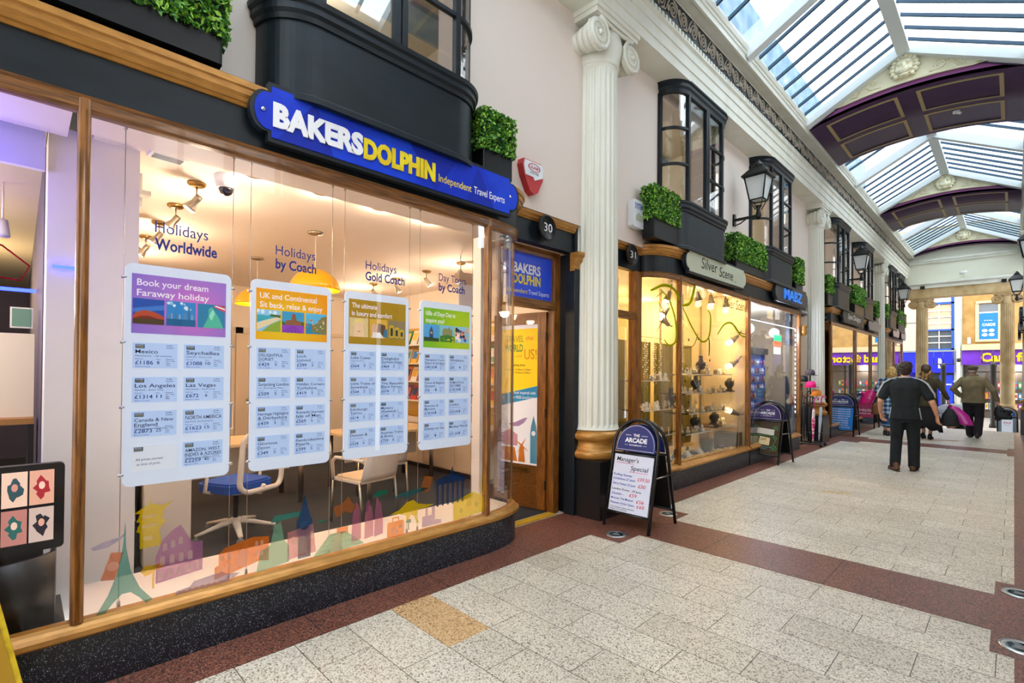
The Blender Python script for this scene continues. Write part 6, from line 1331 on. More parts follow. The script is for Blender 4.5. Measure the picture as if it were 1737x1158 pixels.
# ================================================================ accessories shop
room('accessories', -6.0, -3.3, 8.9, 12.7, 2.93, mat('accessory_wall', '6E6A66', .7), mat('accessory_ceiling', 'A5A6A2', .7), mat('accessory_floor', '2A2A30', .6), 'accessories shop')
ledw = mat('led_white', 'DDEBFF', .5, emit=5, ecol='CFE2FF')
b = B()
for k in range(26): b.box(-3.23, -3.22, 8.95+.10*k, 8.99+.10*k, 2.50, 2.512, ledw)
for k in range(18): b.box(-3.23, -3.22, 11.55, 11.56, 2.45-.10*k, 2.50-.10*k, ledw)
tag(b.obj('light_strip'), 'string of white lights framing the accessories shop window', 'light strip')
lamp((-3.45, 9.6, 2.40), 55, 'DDE8FF', .1); lamp((-3.45, 11.0, 2.40), 55, 'DDE8FF', .1); lamp((-4.8, 11.2, 2.5), 110, 'FFE8C8', .1); lamp((-4.8, 9.6, 2.5), 110, 'FFE0B0', .1)  # cool front pair has no fitting, added to brighten the racks
rackc = [('C9C4BA', 'grey rack of watches inside the accessories shop', 9.35, 10.35), ('24489A', 'blue rack of small goods inside the accessories shop', 10.5, 11.35)]
for c, l, ya, yb in rackc:
    t = thing('display_rack', l, 'display rack', (-3.75, (ya+yb)/2, .012)); w = (yb-ya)/2; b = B(); b.box(-.05, .0, -w, w, .1, 1.95, mat('rack_'+c, c, .5)); b.box(-.15, .05, -w, w, 0, .1, blackm); b.box(-.05, .06, -w, w, 1.95, 2.08, blackm); b.obj('panel', t)
    b = B(); n = int(w*2/.09)
    for r_ in range(10):
        for k in range(n):
            y = -w+.06+k*.09; z = .25+.17*r_; cc = ['D8D8DC', 'B8A078', '2A2A30', 'C84A5A', '3A6AC8', 'E8E8EA'][(r_*3+k*5) % 6]; b.ell((.012, y, z), (.012, .022, .03), mat('goods_'+cc, cc, .25, metal=.3), 6, 4); b.box(.0, .012, y-.012, y+.012, z-.06, z+.06, mat('goods_'+cc, cc, .25, metal=.3))
    o = b.obj('hung_goods', t); o['kind'] = 'stuff'
for y, c1, c2, l in ((9.15, 'E0221A', '22D84A', 'red and green neon sign in the accessories window'), (10.75, '22D070', 'E84A2A', 'green, red and white neon sign in the accessories window')):
    t = thing('neon_sign', l, 'neon sign', (-3.35, y, 2.12)); e1, e2 = mat('neon_'+c1, c1, .5, emit=3), mat('neon_'+c2, c2, .5, emit=3); b = B()
    if y < 10: b.pl([(.1+.13*math.cos(R(a))*(1+.25*math.sin(3*R(a))), .16+.12*math.sin(R(a))) for a in range(0, 360, 20)], (0, 0, 0), XF, .01, e1); b.box(0, .01, -.06, .2, -.12, .04, e2); b.text('OPEN', (.0105, -.03, -.07), XF, tw, w=.2, h=.07, bold=.03)
    else: b.box(0, .01, -.12, .28, .10, .22, e1); b.box(0, .01, -.14, .28, -.01, .09, e2); b.box(0, .01, -.12, .24, -.16, -.03, mat('neon_white', 'EAF2FF', .5, emit=3)); b.text('Lottery', (.0105, -.08, -.13), XF, bluep, w=.28, h=.07, bold=.02)
    b.obj('tubes', t)
    b = B(); b.tube([(0, .05, .2), (0, .05, .81)], .003, blackm, 4); b.obj('cord', t)
t = thing('shop_notice', 'blue notice card low in the accessories window', 'notice', (-3.3, 9.75, 1.16)); b = B(); b.box(0, .01, -.22, .22, -.14, .14, mat('notice_blue', '1F6FB0', .4, emit=.15)); b.pl([(.02, -.14), (.22, .14), (.22, -.14)], (.0105, 0, 0), XF, 0, mat('notice_green', '3A7A4A', .5)); b.obj('card', t)
b = B(); b.text('Need', (.0115, -.17, .06), XF, tw, w=.14, h=.05); b.text('New Car', (.0115, -.18, 0), XF, tw, w=.2, h=.05); b.text('Keys?', (.0115, -.18, -.06), XF, tw, w=.16, h=.05); b.obj('lettering', t)
t = thing('bag_rail', 'rail of dark bags just inside the accessories window', 'rail', (-3.45, 9.2, .012)); b = B(); b.tube([(0, -.2, 1.18), (0, .35, 1.18)], .012, nickel, 6); b.tube([(0, -.2, 0), (0, -.2, 1.18)], .012, nickel, 6); b.tube([(0, .35, 0), (0, .35, 1.18)], .012, nickel, 6); b.obj('rail', t)
for k in range(6): b = B(); b.ell((-3.45, 9.02+.085*k, .95), (.09, .04, .17), mat('bag_%d' % (k % 3), ['2A2A30', '4A3A5A', '34404A'][k % 3], .5), 8, 6); b.tube([(-3.45, 9.02+.085*k, 1.08), (-3.45, 9.02+.085*k, 1.19)], .008, blackm, 5); tag(b.obj('handbag'), 'dark bag hanging on the rail inside the accessories window', 'bag', 'bags on the rail')
b = B(); b.box(-3.46, -3.38, 11.70, 11.9, 0, 2.87, mat('post_blue_black', '1A2A40', .4)); struct(b.obj('trim_74'), 'blue-black post at the end of the accessories window')
b = B(); b.lathe([(.0, 0), (.05, .02), (.07, .1), (.05, .16), (.08, .2), (.0, .24)], (-3.12, 11.72, 2.36), gold, 10); tag(b.obj('gilt_bracket'), 'small gilt bracket at the end of the accessories window', 'bracket')
# dim rooms of the third and fourth bays
for n, ya, yb in (('optician', 13.9, 20.25), ('last', 21.4, 25.4)):
    room(n, -5.6, -3.25, ya, yb, 2.93, mat('dim_shop_wall', '4A4640', .8), mat('dim_shop_ceiling', '5A564E', .8), mat('dim_shop_floor', '26231F', .7), 'dim shop of the '+n+' bay')
    lamp((-3.9, (ya+yb)/2, 2.1), 8, 'FFB060', .07)
# ================================================================ people
def remesh(bd, name, parent, m, vox=.009, smooth=3):
    """melt overlapping limb volumes into one continuous surface"""
    o = bd.obj('tmp'); md = o.modifiers.new('r', 'REMESH'); md.mode = 'VOXEL'; md.voxel_size = vox; md.use_smooth_shade = True
    if smooth: q = o.modifiers.new('s', 'SMOOTH'); q.iterations = smooth; q.factor = .5
    dg = bpy.context.evaluated_depsgraph_get(); dg.update(); me = bpy.data.meshes.new_from_object(o.evaluated_get(dg)); old = o.data
    bpy.data.objects.remove(o); bpy.data.meshes.remove(old); me.materials.clear(); me.materials.append(m); me.name = name
    n = bpy.data.objects.new(name, me); COL.objects.link(n); n.parent = parent; return n
SK = None
def limb(b, pts, rs, n=14, flat=None):
    pts = [Vector(p) for p in pts]; P, Q = [], []
    for i in range(len(pts)-1):
        for k in range(4):
            t = k/4; P.append(pts[i].lerp(pts[i+1], t)); Q.append(rs[i]+(rs[i+1]-rs[i])*t)
    P.append(pts[-1]); Q.append(rs[-1]); b.tube(P, Q, SK, n, flat=flat)
    for p, r in zip(pts, rs):
        if not flat: b.ell(p, r*.99, SK, 12, 8)
def torso(b, rows, m=None):
    """rows of (x, y, z, half width, half depth)"""
    n = 24; vs = []
    for x, y, z, w, d in rows:
        for i in range(n):
            a = 2*math.pi*i/n; c, s = math.cos(a), math.sin(a); e = .8
            vs.append((x+w*abs(c)**e*(1 if c > 0 else -1), y+d*abs(s)**e*(1 if s > 0 else -1), z))
    fs = [(j*n+i, j*n+(i+1) % n, (j+1)*n+(i+1) % n, (j+1)*n+i) for j in range(len(rows)-1) for i in range(n)]
    fs += [tuple(range(n))[::-1], tuple(range((len(rows)-1)*n, len(rows)*n))]; b.add(vs, fs, SK)
def hand(b, w, d, side, curl=.5):
    """palm, four fingers and a thumb; w wrist, d pointing along the hand, side towards the thumb"""
    w = Vector(w); d = Vector(d).normalized(); s = Vector(side); s = (s-d*s.dot(d)).normalized(); nrm = d.cross(s)
    for k in range(5): b.ell(w+d*(.02+.018*k), .026-.001*k, SK, 8, 6)
    for k in (-1, 0, 1): limb(b, [w+d*.02+s*.012*k, w+d*.095+s*.026*k], [.016, .014])
    for k, L in zip(range(4), (.070, .078, .072, .056)):
        o = s*(.033-.022*k); p0 = w+d*.085+o; p1 = p0+(d+s*(.10-.07*k))*L*.45+nrm*L*.12*curl; p2 = p1+d*L*.33+nrm*L*.35*curl; p3 = p2+d*L*.18+nrm*L*.38*curl
        limb(b, [p0, p1, p2, p3], [.0105, .0095, .0088, .0078], 8)
    t0 = w+d*.03+s*.026; t1 = t0+d*.026+s*.026+nrm*.01; t2 = t1+d*.032+s*.006+nrm*.008; limb(b, [t0, t1, t2], [.0135, .011, .009], 8)
def head(b, c, face, r=1.0):
    """skull, jaw, ears, nose; face = direction looked at"""
    c = Vector(c); f = Vector(face); f.z = 0; f.normalize(); s = Vector((f.y, -f.x, 0)); 
    b.ell(c+Vector((0, 0, .02)), (.078*r, .092*r, .098*r), SK, 18, 12); b.ell(c+f*.02+Vector((0, 0, -.05)), (.060*r, .066*r, .062*r), SK, 14, 10); b.ell(c+f*.055+Vector((0, 0, -.088)), (.030, .026, .022), SK, 10, 8)
    limb(b, [c+f*.085+Vector((0, 0, .018)), c+f*.112+Vector((0, 0, -.025))], [.010, .014]); b.ell(c+f*.084+Vector((0, 0, -.062)), (.024, .012, .011), SK, 8, 6)
    for e in (-1, 1):
        b.ell(c+s*e*.080*r-f*.005+Vector((0, 0, -.008)), (.012, .02, .032), SK, 8, 8); b.ell(c+f*.075+s*e*.032+Vector((0, 0, .006)), (.016, .012, .010), SK, 8, 6)
    limb(b, [c+Vector((0, 0, -.08))-f*.012, c+Vector((0, 0, -.19))-f*.02], [.054, .062])
def face_parts(t, c, face):
    c = Vector(c); f = Vector(face).normalized(); s = Vector((f.y, -f.x, 0)); b = B()
    for e in (-1, 1): b.ell(c+f*.087+s*e*.032+Vector((0, 0, .004)), (.010, .008, .006), white, 8, 6); b.ell(c+f*.094+s*e*.032+Vector((0, 0, .004)), (.004, .004, .004), blackm, 6, 4)
    b.obj('eyes', t); b = B(); b.ell(c+f*.096+Vector((0, 0, -.062)), (.020, .006, .006), mat('lips', '9A5648', .5), 8, 6); b.obj('mouth', t)
skin = mat('skin_light', 'D9A384', .55, noise=('C88A6C', 6, .35, .7, (1, 1, 1))); SK = skin
def shoe(b, p, yaw, L=.27, lift=0):
    p = Vector(p); f = Vector((math.sin(yaw), math.cos(yaw), 0)); up = Vector((0, 0, 1))
    limb(b, [p-f*.06+up*.045, p+f*.05+up*.045, p+f*(L-.12)+up*(.033-lift)], [.045, .044, .036]); limb(b, [p-f*.05+up*.05, p-f*.03+up*.1], [.043, .046])
# ---------------------------------------------------------------- man in black polo
def man():
    t = thing('person', 'person in a black short-sleeved shirt with pale piping and black trousers walking away', 'person', (-1.25, 10.28, 0), R(2)); up = Vector((0, 0, 1))
    hc = (.0, .02, 1.655); fd = (-.25, 1, 0)
    b = B(); head(b, hc, fd)
    torso(b, [(0, 0, .93, .165, .10), (0, 0, 1.05, .15, .10), (0, 0, 1.2, .165, .11), (0, -.01, 1.36, .185, .11), (0, -.01, 1.44, .17, .09), (0, 0, 1.5, .07, .07)])
    LS, LE, LW = (-.20, 0, 1.43), (-.325, -.04, 1.12), (-.335, .08, .93); RS, RE, RW = (.20, 0, 1.43), (.345, -.06, 1.12), (.395, .05, .92)
    limb(b, [LS, LE, LW], [.055, .042, .029]); limb(b, [RS, RE, RW], [.055, .042, .029]); hand(b, LW, (.22, .1, -1), (.5, .8, 0), .9); hand(b, RW, (.05, .05, -1), (-.5, .8, 0), .8)
    LA, RA = (-.12, -.10, .09), (.10, .10, .07)
    limb(b, [(-.09, 0, .92), (-.12, .05, .50), LA], [.085, .058, .042]); limb(b, [(.09, 0, .92), (.105, .07, .50), RA], [.085, .058, .042])
    remesh(b, 'body', t, skin, .0085); face_parts(t, hc, fd)
    # shirt
    b = B(); torso(b, [(0, -.005, .84, .205, .135), (0, 0, .95, .19, .135), (0, 0, 1.05, .18, .13), (0, 0, 1.2, .195, .135), (0, -.01, 1.35, .215, .135), (0, -.01, 1.43, .205, .115), (0, -.005, 1.49, .12, .09), (0, 0, 1.515, .075, .075)])
    for s, E in ((-1, LE), (1, RE)): limb(b, [(s*.185, -.005, 1.435), (s*.235, -.015, 1.36), Vector((s*.2, 0, 1.43)).lerp(Vector(E), .72)], [.062, .070, .075])
    remesh(b, 'polo_shirt', t, mat('shirt_black', '11181B', .9, noise=('182024', 12, .4, .6, (1, 1, 1))), .009)
    pip = mat('shirt_piping_grey', 'AEB4BA', .7)
    for s, E in ((-1, LE), (1, RE)):
        b = B(); e = Vector((s*.2, 0, 1.43)).lerp(Vector(E), .70); o = Vector((s*.045, -.055, .0))
        b.tube([(s*.085, -.055, 1.525), (s*.16, -.072, 1.503), (s*.225, -.062, 1.468), Vector((s*.255, -.05, 1.42))+Vector((s*.028, -.01, 0)), e+Vector((s*.066, -.028, .05)), e+Vector((s*.07, -.02, -.01))], [.006, .010, .013, .014, .014, .013], pip, 8); b.obj('shoulder_piping', t)
        b = B(); b.tube([(s*.205, -.03, .845), (s*.19, -.035, .95), (s*.178, -.04, 1.03)], .011, pip, 6); b.obj('side_piping', t)
    b = B(); b.tube([(.08*math.cos(a), -.008+.078*math.sin(a), 1.522) for a in [i*math.pi/8 for i in range(16)]], .012, pip, 6, True); b.obj('collar', t)
    # trousers
    b = B(); torso(b, [(0, 0, .80, .19, .125), (0, 0, .88, .185, .12), (0, 0, .94, .17, .115)])
    limb(b, [(-.095, 0, .86), (-.118, .045, .50), (-.125, -.075, .10)], [.108, .082, .074]); limb(b, [(.095, 0, .86), (.105, .06, .50), (.105, .09, .08)], [.108, .084, .078])
    remesh(b, 'trousers', t, mat('trousers_black', '0E1317', .9, noise=('141A1F', 10, .4, .6, (1, 1, 1))), .010)
    bm_ = mat('shoe_brown', '5A3A20', .6)
    for A, yw, l in ((LA, -.5, .02), (RA, .15, 0)):
        b = B(); shoe(b, (A[0], A[1], .0), yw, .28); remesh(b, 'shoe', t, bm_, .009, 2)
        b = B(); f = Vector((math.sin(yw), math.cos(yw), 0)); b.tube([Vector(A)*1-Vector((0, 0, A[2]))-f*.1+Vector((0, 0, .006)), Vector(A)-Vector((0, 0, A[2]))+f*.17+Vector((0, 0, .006))], .038, blackm, 10, flat=.2); b.obj('sole', t)
    b = B(); c = Vector(hc); b.ell(c+Vector((.005, -.02, .045)), (.094, .100, .088), skin, 16, 10); b.ell(c+Vector((.01, -.05, -.01)), (.084, .068, .085), skin, 14, 10); b.ell(c+Vector((.0, -.055, -.06)), (.062, .04, .05), skin, 12, 8)
    for k in range(26): a = R(k*47); z = rnd.uniform(-.04, .12); b.ell(c+Vector((.084*math.cos(a)*(1-max(0, z-.05)*4), -.03+.085*math.sin(a)*(1-max(0, z-.05)*4)-.01, z)), .02, skin, 6, 4) if math.sin(a) < .45 or z > .06 else None
    remesh(b, 'hair', t, mat('hair_dark_brown', '2A1F1B', .7, noise=('3A2A22', 40, .4, .6, (1, 1, .3))), .008, 2)
    b = B(); w = Vector(RW); b.tube([w+Vector((.031*math.cos(a), .031*math.sin(a), .012)) for a in [i*math.pi/6 for i in range(12)]], .008, chrome, 6, True); b.ell(w+Vector((.033, 0, .012)), (.008, .016, .016), chrome, 8, 6); b.obj('watch', t)
man()
# ---------------------------------------------------------------- older man in a flat cap
def oldman():
    t = thing('person', 'person in a flat cap and olive jacket walking away holding a dark bag', 'person', (-.72, 17.0, 0), R(0)); hc = (-.01, .05, 1.69); fd = (.15, 1, -.1)
    b = B(); head(b, hc, fd); torso(b, [(0, 0, .95, .17, .12), (0, 0, 1.2, .18, .13), (0, 0, 1.45, .19, .11), (0, .02, 1.55, .08, .07)])
    LS, LE, LW = (-.21, 0, 1.46), (-.375, -.08, 1.22), (-.23, .03, 1.03); RS, RE, RW = (.21, 0, 1.46), (.36, -.03, 1.2), (.43, .05, .95)
    limb(b, [LS, LE, LW], [.055, .042, .03]); limb(b, [RS, RE, RW], [.055, .042, .03]); hand(b, LW, (.3, .4, -.8), (0, 1, .3), .5); hand(b, RW, (.08, .05, -1), (-.6, .8, 0), 1.4)
    LA, RA = (-.06, .16, .08), (.08, -.10, .10)
    limb(b, [(-.09, 0, .95), (-.09, .12, .52), LA], [.085, .058, .042]); limb(b, [(.09, 0, .95), (.10, .05, .52), RA], [.085, .058, .042]); remesh(b, 'body', t, skin, .0095); face_parts(t, hc, fd)
    b = B(); torso(b, [(0, -.005, .88, .235, .155), (0, 0, 1.0, .215, .15), (0, 0, 1.15, .21, .15), (0, -.01, 1.32, .235, .15), (0, -.01, 1.45, .225, .125), (0, .01, 1.53, .14, .095), (0, .02, 1.57, .08, .075)])
    limb(b, [(-.2, 0, 1.46), LE, Vector(LW)+Vector((-.02, -.01, .03))], [.072, .066, .056]); limb(b, [(.2, 0, 1.46), RE, Vector(RW)+Vector((0, 0, .02))], [.072, .066, .052])
    jm = mat('jacket_olive', '8E8060', .85, noise=('7C6F52', 8, .4, .6, (1, 1, 1))); remesh(b, 'jacket', t, jm, .011); b = B(); b.tube([(.085*math.cos(a), .02+.08*math.sin(a), 1.57) for a in [i*math.pi/8 for i in range(16)]], .018, jm, 8, True); b.obj('collar', t)
    b = B(); torso(b, [(0, 0, .82, .20, .135), (0, 0, .92, .195, .13), (0, 0, .98, .18, .12)]); limb(b, [(-.1, 0, .88), (-.09, .11, .50), (-.06, .15, .08)], [.112, .092, .085]); limb(b, [(.1, 0, .88), (.105, .04, .50), (.085, -.08, .12)], [.112, .092, .085])
    remesh(b, 'trousers', t, mat('trousers_plum_black', '231D26', .85), .011)
    for A, yw in ((LA, 0), (RA, .1)): b = B(); shoe(b, (A[0], A[1], 0 if A is LA else .01), yw, .28); remesh(b, 'shoe', t, mat('shoe_dark', '2A1E18', .5), .01, 2)
    b = B(); c = Vector(hc); cp = mat('cap_brown_tweed', '6E5A4C', .9, noise=('5A4A40', 60, .4, .6, (1, 1, 1))); b.ell(c+Vector((0, .005, .068)), (.105, .125, .052), skin, 16, 8); b.ell(c+Vector((.015, .10, .045)), (.075, .06, .018), skin, 12, 6); b.ell(c+Vector((0, -.05, .045)), (.092, .07, .05), skin, 12, 8); remesh(b, 'flat_cap', t, cp, .009, 2)
    b = B(); b.ell(c+Vector((0, -.06, -.02)), (.074, .045, .055), skin, 12, 8); remesh(b, 'hair', t, mat('hair_grey', 'A39A92', .8), .008, 2)
    # bag held in the right hand
    h = Vector(RW)+Vector((.02, .03, -.12)); tb = thing('carried_bag', 'dark crumpled bag hanging from the hand of the person in the flat cap', 'bag', (-.72+h.x, 17.0+h.y, h.z)); b = B()
    rows = [(.0, 0, -.02, .045, .035), (.02, 0, -.08, .09, .06), (.06, 0, -.18, .15, .085), (.09, 0, -.27, .155, .09), (.09, 0, -.33, .11, .07)]
    torso(b, rows); [b.ell((.09+rnd.uniform(-.12, .12), rnd.uniform(-.05, .05), rnd.uniform(-.34, -.12)), .05, SK, 8, 6) for _ in range(10)]; remesh(b, 'bag_body', tb, mat('bag_black', '121217', .55), .012, 2)
    b = B(); b.tube([(-.03, 0, -.03), (-.01, 0, .02), (.03, 0, .02), (.03, 0, -.04)], .01, blackm, 6); b.obj('bag_handle', tb)
oldman()
# ---------------------------------------------------------------- woman in plaid tunic
plaid = mat('plaid_blue', '2A4468', .8)
def _pl():
    n = plaid.node_tree; L = n.links.new; b_ = n.nodes['Principled BSDF']; g = n.nodes.new('ShaderNodeTexCoord'); s = n.nodes.new('ShaderNodeSeparateXYZ'); L(g.outputs['Object'], s.inputs[0]); fs = []
    for ax in ('X', 'Z'):
        m = n.nodes.new('ShaderNodeMath'); m.operation = 'PINGPONG'; m.inputs[1].default_value = .055; L(s.outputs[ax], m.inputs[0]); c = n.nodes.new('ShaderNodeMath'); c.operation = 'GREATER_THAN'; c.inputs[1].default_value = .03; L(m.outputs[0], c.inputs[0]); fs.append(c)
    a = n.nodes.new('ShaderNodeMath'); a.operation = 'ADD'; L(fs[0].outputs[0], a.inputs[0]); L(fs[1].outputs[0], a.inputs[1]); d = n.nodes.new('ShaderNodeMath'); d.operation = 'DIVIDE'; d.inputs[1].default_value = 2; L(a.outputs[0], d.inputs[0])
    r = n.nodes.new('ShaderNodeValToRGB'); e = r.color_ramp.elements; r.color_ramp.interpolation = 'CONSTANT'; e[0].color = lin('1E2C46'); e[1].position = .9; e[1].color = lin('B9CBDD'); q = e.new(.4); q.color = lin('5F83A8'); L(d.outputs[0], r.inputs[0]); L(r.outputs[0], b_.inputs['Base Color'])
_pl()
def hairblob(b, c, lst):
    for x, y, z, r in lst: b.ell(Vector(c)+Vector((x, y, z)), r, SK, 12, 8)
def woman1():
    t = thing('person', 'person with blonde hair in a blue plaid tunic carrying a pink bag', 'person', (-2.33, 15.99, 0), R(0)); hc = (.10, .02, 1.63); fd = (-.1, 1, 0)
    b = B(); head(b, hc, fd, .95); torso(b, [(0, 0, .9, .17, .12), (.02, 0, 1.1, .15, .11), (.05, 0, 1.35, .165, .10), (.08, 0, 1.45, .14, .08), (.09, 0, 1.5, .06, .06)])
    LS, LE, LW = (-.11, 0, 1.41), (-.20, -.05, 1.16), (-.24, .16, 1.12); RS, RE, RW = (.23, 0, 1.40), (.28, -.03, 1.12), (.28, .10, .92)
    limb(b, [LS, LE, LW], [.048, .037, .027]); limb(b, [RS, RE, RW], [.048, .037, .027]); hand(b, LW, (-.1, 1, -.1), (.5, 0, 1), 1.2); hand(b, RW, (0, .1, -1), (-.5, .8, 0), .6)
    LA, RA = (-.03, .08, .07), (.05, -.08, .07); limb(b, [(-.06, 0, .9), (-.04, .08, .48), LA], [.09, .06, .036]); limb(b, [(.09, 0, .9), (.07, .03, .48), RA], [.09, .06, .036]); remesh(b, 'body', t, skin, .0095); face_parts(t, hc, fd)
    b = B(); torso(b, [(0, 0, .55, .215, .155), (0, 0, .75, .21, .16), (.01, 0, .95, .20, .15), (.03, 0, 1.12, .185, .14), (.05, 0, 1.32, .20, .13), (.07, 0, 1.42, .17, .11), (.09, 0, 1.49, .09, .08)]); limb(b, [LS, LE, Vector(LE).lerp(Vector(LW), .5)], [.066, .060, .055]); limb(b, [RS, RE, Vector(RE).lerp(Vector(RW), .5)], [.066, .060, .055]); remesh(b, 'tunic', t, plaid, .011)
    b = B(); limb(b, [(-.06, 0, .8), (-.045, .07, .48), (-.035, .08, .27)], [.10, .085, .08]); limb(b, [(.09, 0, .8), (.07, .02, .48), (.055, -.05, .27)], [.10, .085, .08]); remesh(b, 'jeans', t, mat('jeans_blue', '2C4A6E', .8), .011)
    for p in ((-.035, .08, .27), (.055, -.05, .27)): b = B(); b.tube([(p[0]+.078*math.cos(a), p[1]+.078*math.sin(a), p[2]) for a in [i*math.pi/8 for i in range(16)]], .02, mat('jeans_cuff', '7F9CBC', .8), 6, True); b.obj('turn_up', t)
    for A in (LA, RA): b = B(); shoe(b, (A[0], A[1], -.01), .1, .24); remesh(b, 'sandal', t, mat('sandal_black', '1F1B1C', .5), .01, 2)
    b = B(); hairblob(b, hc, [(0, -.01, .05, .105), (0, -.05, -.0, .10), (-.05, -.05, -.06, .07), (.05, -.05, -.06, .07), (0, -.07, -.08, .075), (-.08, -.02, -.05, .05), (.08, -.02, -.05, .05)]+[(.09*math.cos(k*2.4), -.05+.06*math.sin(k*2.4)-.02, -.10+.016*(k % 10), .035) for k in range(14)]); remesh(b, 'hair', t, mat('hair_blonde', 'D9B26A', .6, noise=('A87E3E', 30, .4, .6, (1, 1, .3))), .009, 1)
    x0, y0 = -2.33, 15.99
    tb = thing('shoulder_bag', 'bright pink bag on the arm of the person in blue plaid', 'bag', (x0-.40, y0+.02, .92)); b = B(); torso(b, [(-.10, 0, -.14, .07, .06), (-.06, 0, -.12, .15, .09), (.0, 0, .03, .16, .10), (.06, 0, .17, .12, .08), (.09, 0, .24, .06, .05)]); [b.ell((rnd.uniform(-.12, .12), rnd.uniform(-.06, .06), rnd.uniform(-.1, .16)), .05, SK, 8, 6) for _ in range(9)]; remesh(b, 'bag_body', tb, mat('bag_pink', 'E8127E', .35, coat=.3), .012, 2)
    b = B(); b.tube([(.08, .0, .2), (.14, .02, .27), (.18, .02, .25)], .012, MATS['bag_pink'], 6); b.text('A', (.03, -.105, 0), YB, tw, w=.05, h=.06); b.obj('bag_strap', tb)
    tb = thing('handbag', 'brown leather handbag at the hip of the person in blue plaid', 'bag', (x0-.17, y0-.16, .70)); b = B(); torso(b, [(0, 0, -.17, .09, .04), (0, 0, -.14, .12, .06), (0, 0, .08, .11, .06), (0, 0, .14, .06, .035)]); remesh(b, 'bag_body', tb, mat('bag_brown', '7A4E24', .5), .012, 2); b = B(); b.tube([(.02, 0, .12), (.03, .01, .35), (.05, .06, .68), (.08, .14, .74)], .012, mat('bag_brown', ''), 6); b.obj('bag_strap', tb)
woman1()
def woman2():
    t = thing('person', 'person with long wavy hair in an olive jacket and black ruffled skirt', 'person', (-1.50, 15.9, 0), R(-3)); hc = (-.03, .02, 1.69); fd = (-.1, 1, 0)
    b = B(); head(b, hc, fd, .95); torso(b, [(0, 0, .95, .17, .12), (0, 0, 1.15, .14, .11), (0, 0, 1.4, .165, .10), (0, 0, 1.5, .13, .08), (-.02, 0, 1.56, .06, .06)])
    LS, LE, LW = (-.17, 0, 1.45), (-.24, -.02, 1.2), (-.22, .1, .98); RS, RE, RW = (.17, 0, 1.45), (.29, -.04, 1.2), (.37, .04, .98)
    limb(b, [LS, LE, LW], [.048, .037, .027]); limb(b, [RS, RE, RW], [.048, .037, .027]); hand(b, LW, (0, .1, -1), (.5, .8, 0), .6); hand(b, RW, (.05, .1, -1), (-.5, .8, 0), 1.4)
    LA, RA = (-.10, .14, .07), (.06, -.05, .08); limb(b, [(-.08, 0, .95), (-.09, .1, .5), LA], [.09, .056, .034]); limb(b, [(.08, 0, .95), (.07, .04, .5), RA], [.09, .056, .034]); remesh(b, 'body', t, skin, .0095); face_parts(t, hc, fd)
    om = mat('jacket_dark_olive', '4A4228', .8, noise=('3C3520', 9, .4, .6, (1, 1, 1))); b = B(); torso(b, [(0, 0, .80, .205, .15), (0, 0, .95, .20, .15), (0, 0, 1.15, .175, .14), (0, 0, 1.36, .20, .13), (0, 0, 1.46, .18, .11), (-.01, 0, 1.54, .09, .08)]); limb(b, [LS, LE, Vector(LW)+Vector((0, -.01, .03))], [.064, .056, .048]); limb(b, [RS, RE, Vector(RW)+Vector((0, -.01, .03))], [.064, .056, .048]); remesh(b, 'jacket', t, om, .011)
    b = B(); n = 40; vs = []
    for z, r, wv in ((.90, .17, 0), (.7, .20, .01), (.45, .25, .025), (.30, .27, .035)):
        for i in range(n): a = 2*math.pi*i/n; q = r*(1+wv*math.sin(7*a)*3); vs.append((q*math.cos(a), q*.75*math.sin(a), z-(.09*max(0, math.cos(a))+.05*abs(math.sin(4*a)) if z < .4 else 0)))
    b.add(vs, [(j*n+i, j*n+(i+1) % n, (j+1)*n+(i+1) % n, (j+1)*n+i) for j in range(3) for i in range(n)], SK, True); o = b.obj('skirt', t); o.data.materials.clear(); o.data.materials.append(mat('skirt_black', '15151A', .85)); o.modifiers.new('s', 'SOLIDIFY').thickness = .008
    for A in (LA, RA): b = B(); shoe(b, (A[0], A[1], -.005), .1, .24); remesh(b, 'shoe', t, mat('shoe_black', '17171A', .5), .01, 2)
    b = B(); hairblob(b, hc, [(0, -.01, .05, .103), (0, -.05, .0, .10)]); remesh(b, 'hair', t, mat('hair_brown_roots', '3A2A1E', .6, noise=('5A4028', 30, .4, .6, (1, 1, .3))), .009, 1)
    b = B(); hairblob(b, hc, [(.1*math.cos(k*2.1)*.9, -.06-.035*abs(math.sin(k*1.3)), -.05-.0125*k, .045-.0006*k) for k in range(20)]+[(-.09, .0, -.1, .05), (.09, .0, -.1, .05), (0, -.07, -.14, .08), (0, -.07, -.22, .07)]); remesh(b, 'hair_ends', t, mat('hair_blonde_ends', 'B08E56', .6, noise=('6A4A2A', 26, .4, .6, (1, 1, .3))), .009, 1)
    hx, hy = -1.50+.39, 15.95
    tb = thing('carrier_bag', 'black carrier bag in the hand of the person in the olive jacket', 'bag', (hx+.02, hy, .84), 0); b = B(); torso(b, [(0, 0, -.50, .16, .07), (0, 0, -.47, .18, .09), (0, 0, -.25, .15, .08), (.0, 0, -.08, .06, .03)]); remesh(b, 'bag_body', tb, mat('bag_black', ''), .012, 2); b = B(); b.tube([(-.04, 0, -.1), (0, 0, .03), (.04, 0, -.1)], .008, blackm, 6); b.obj('bag_handle', tb)
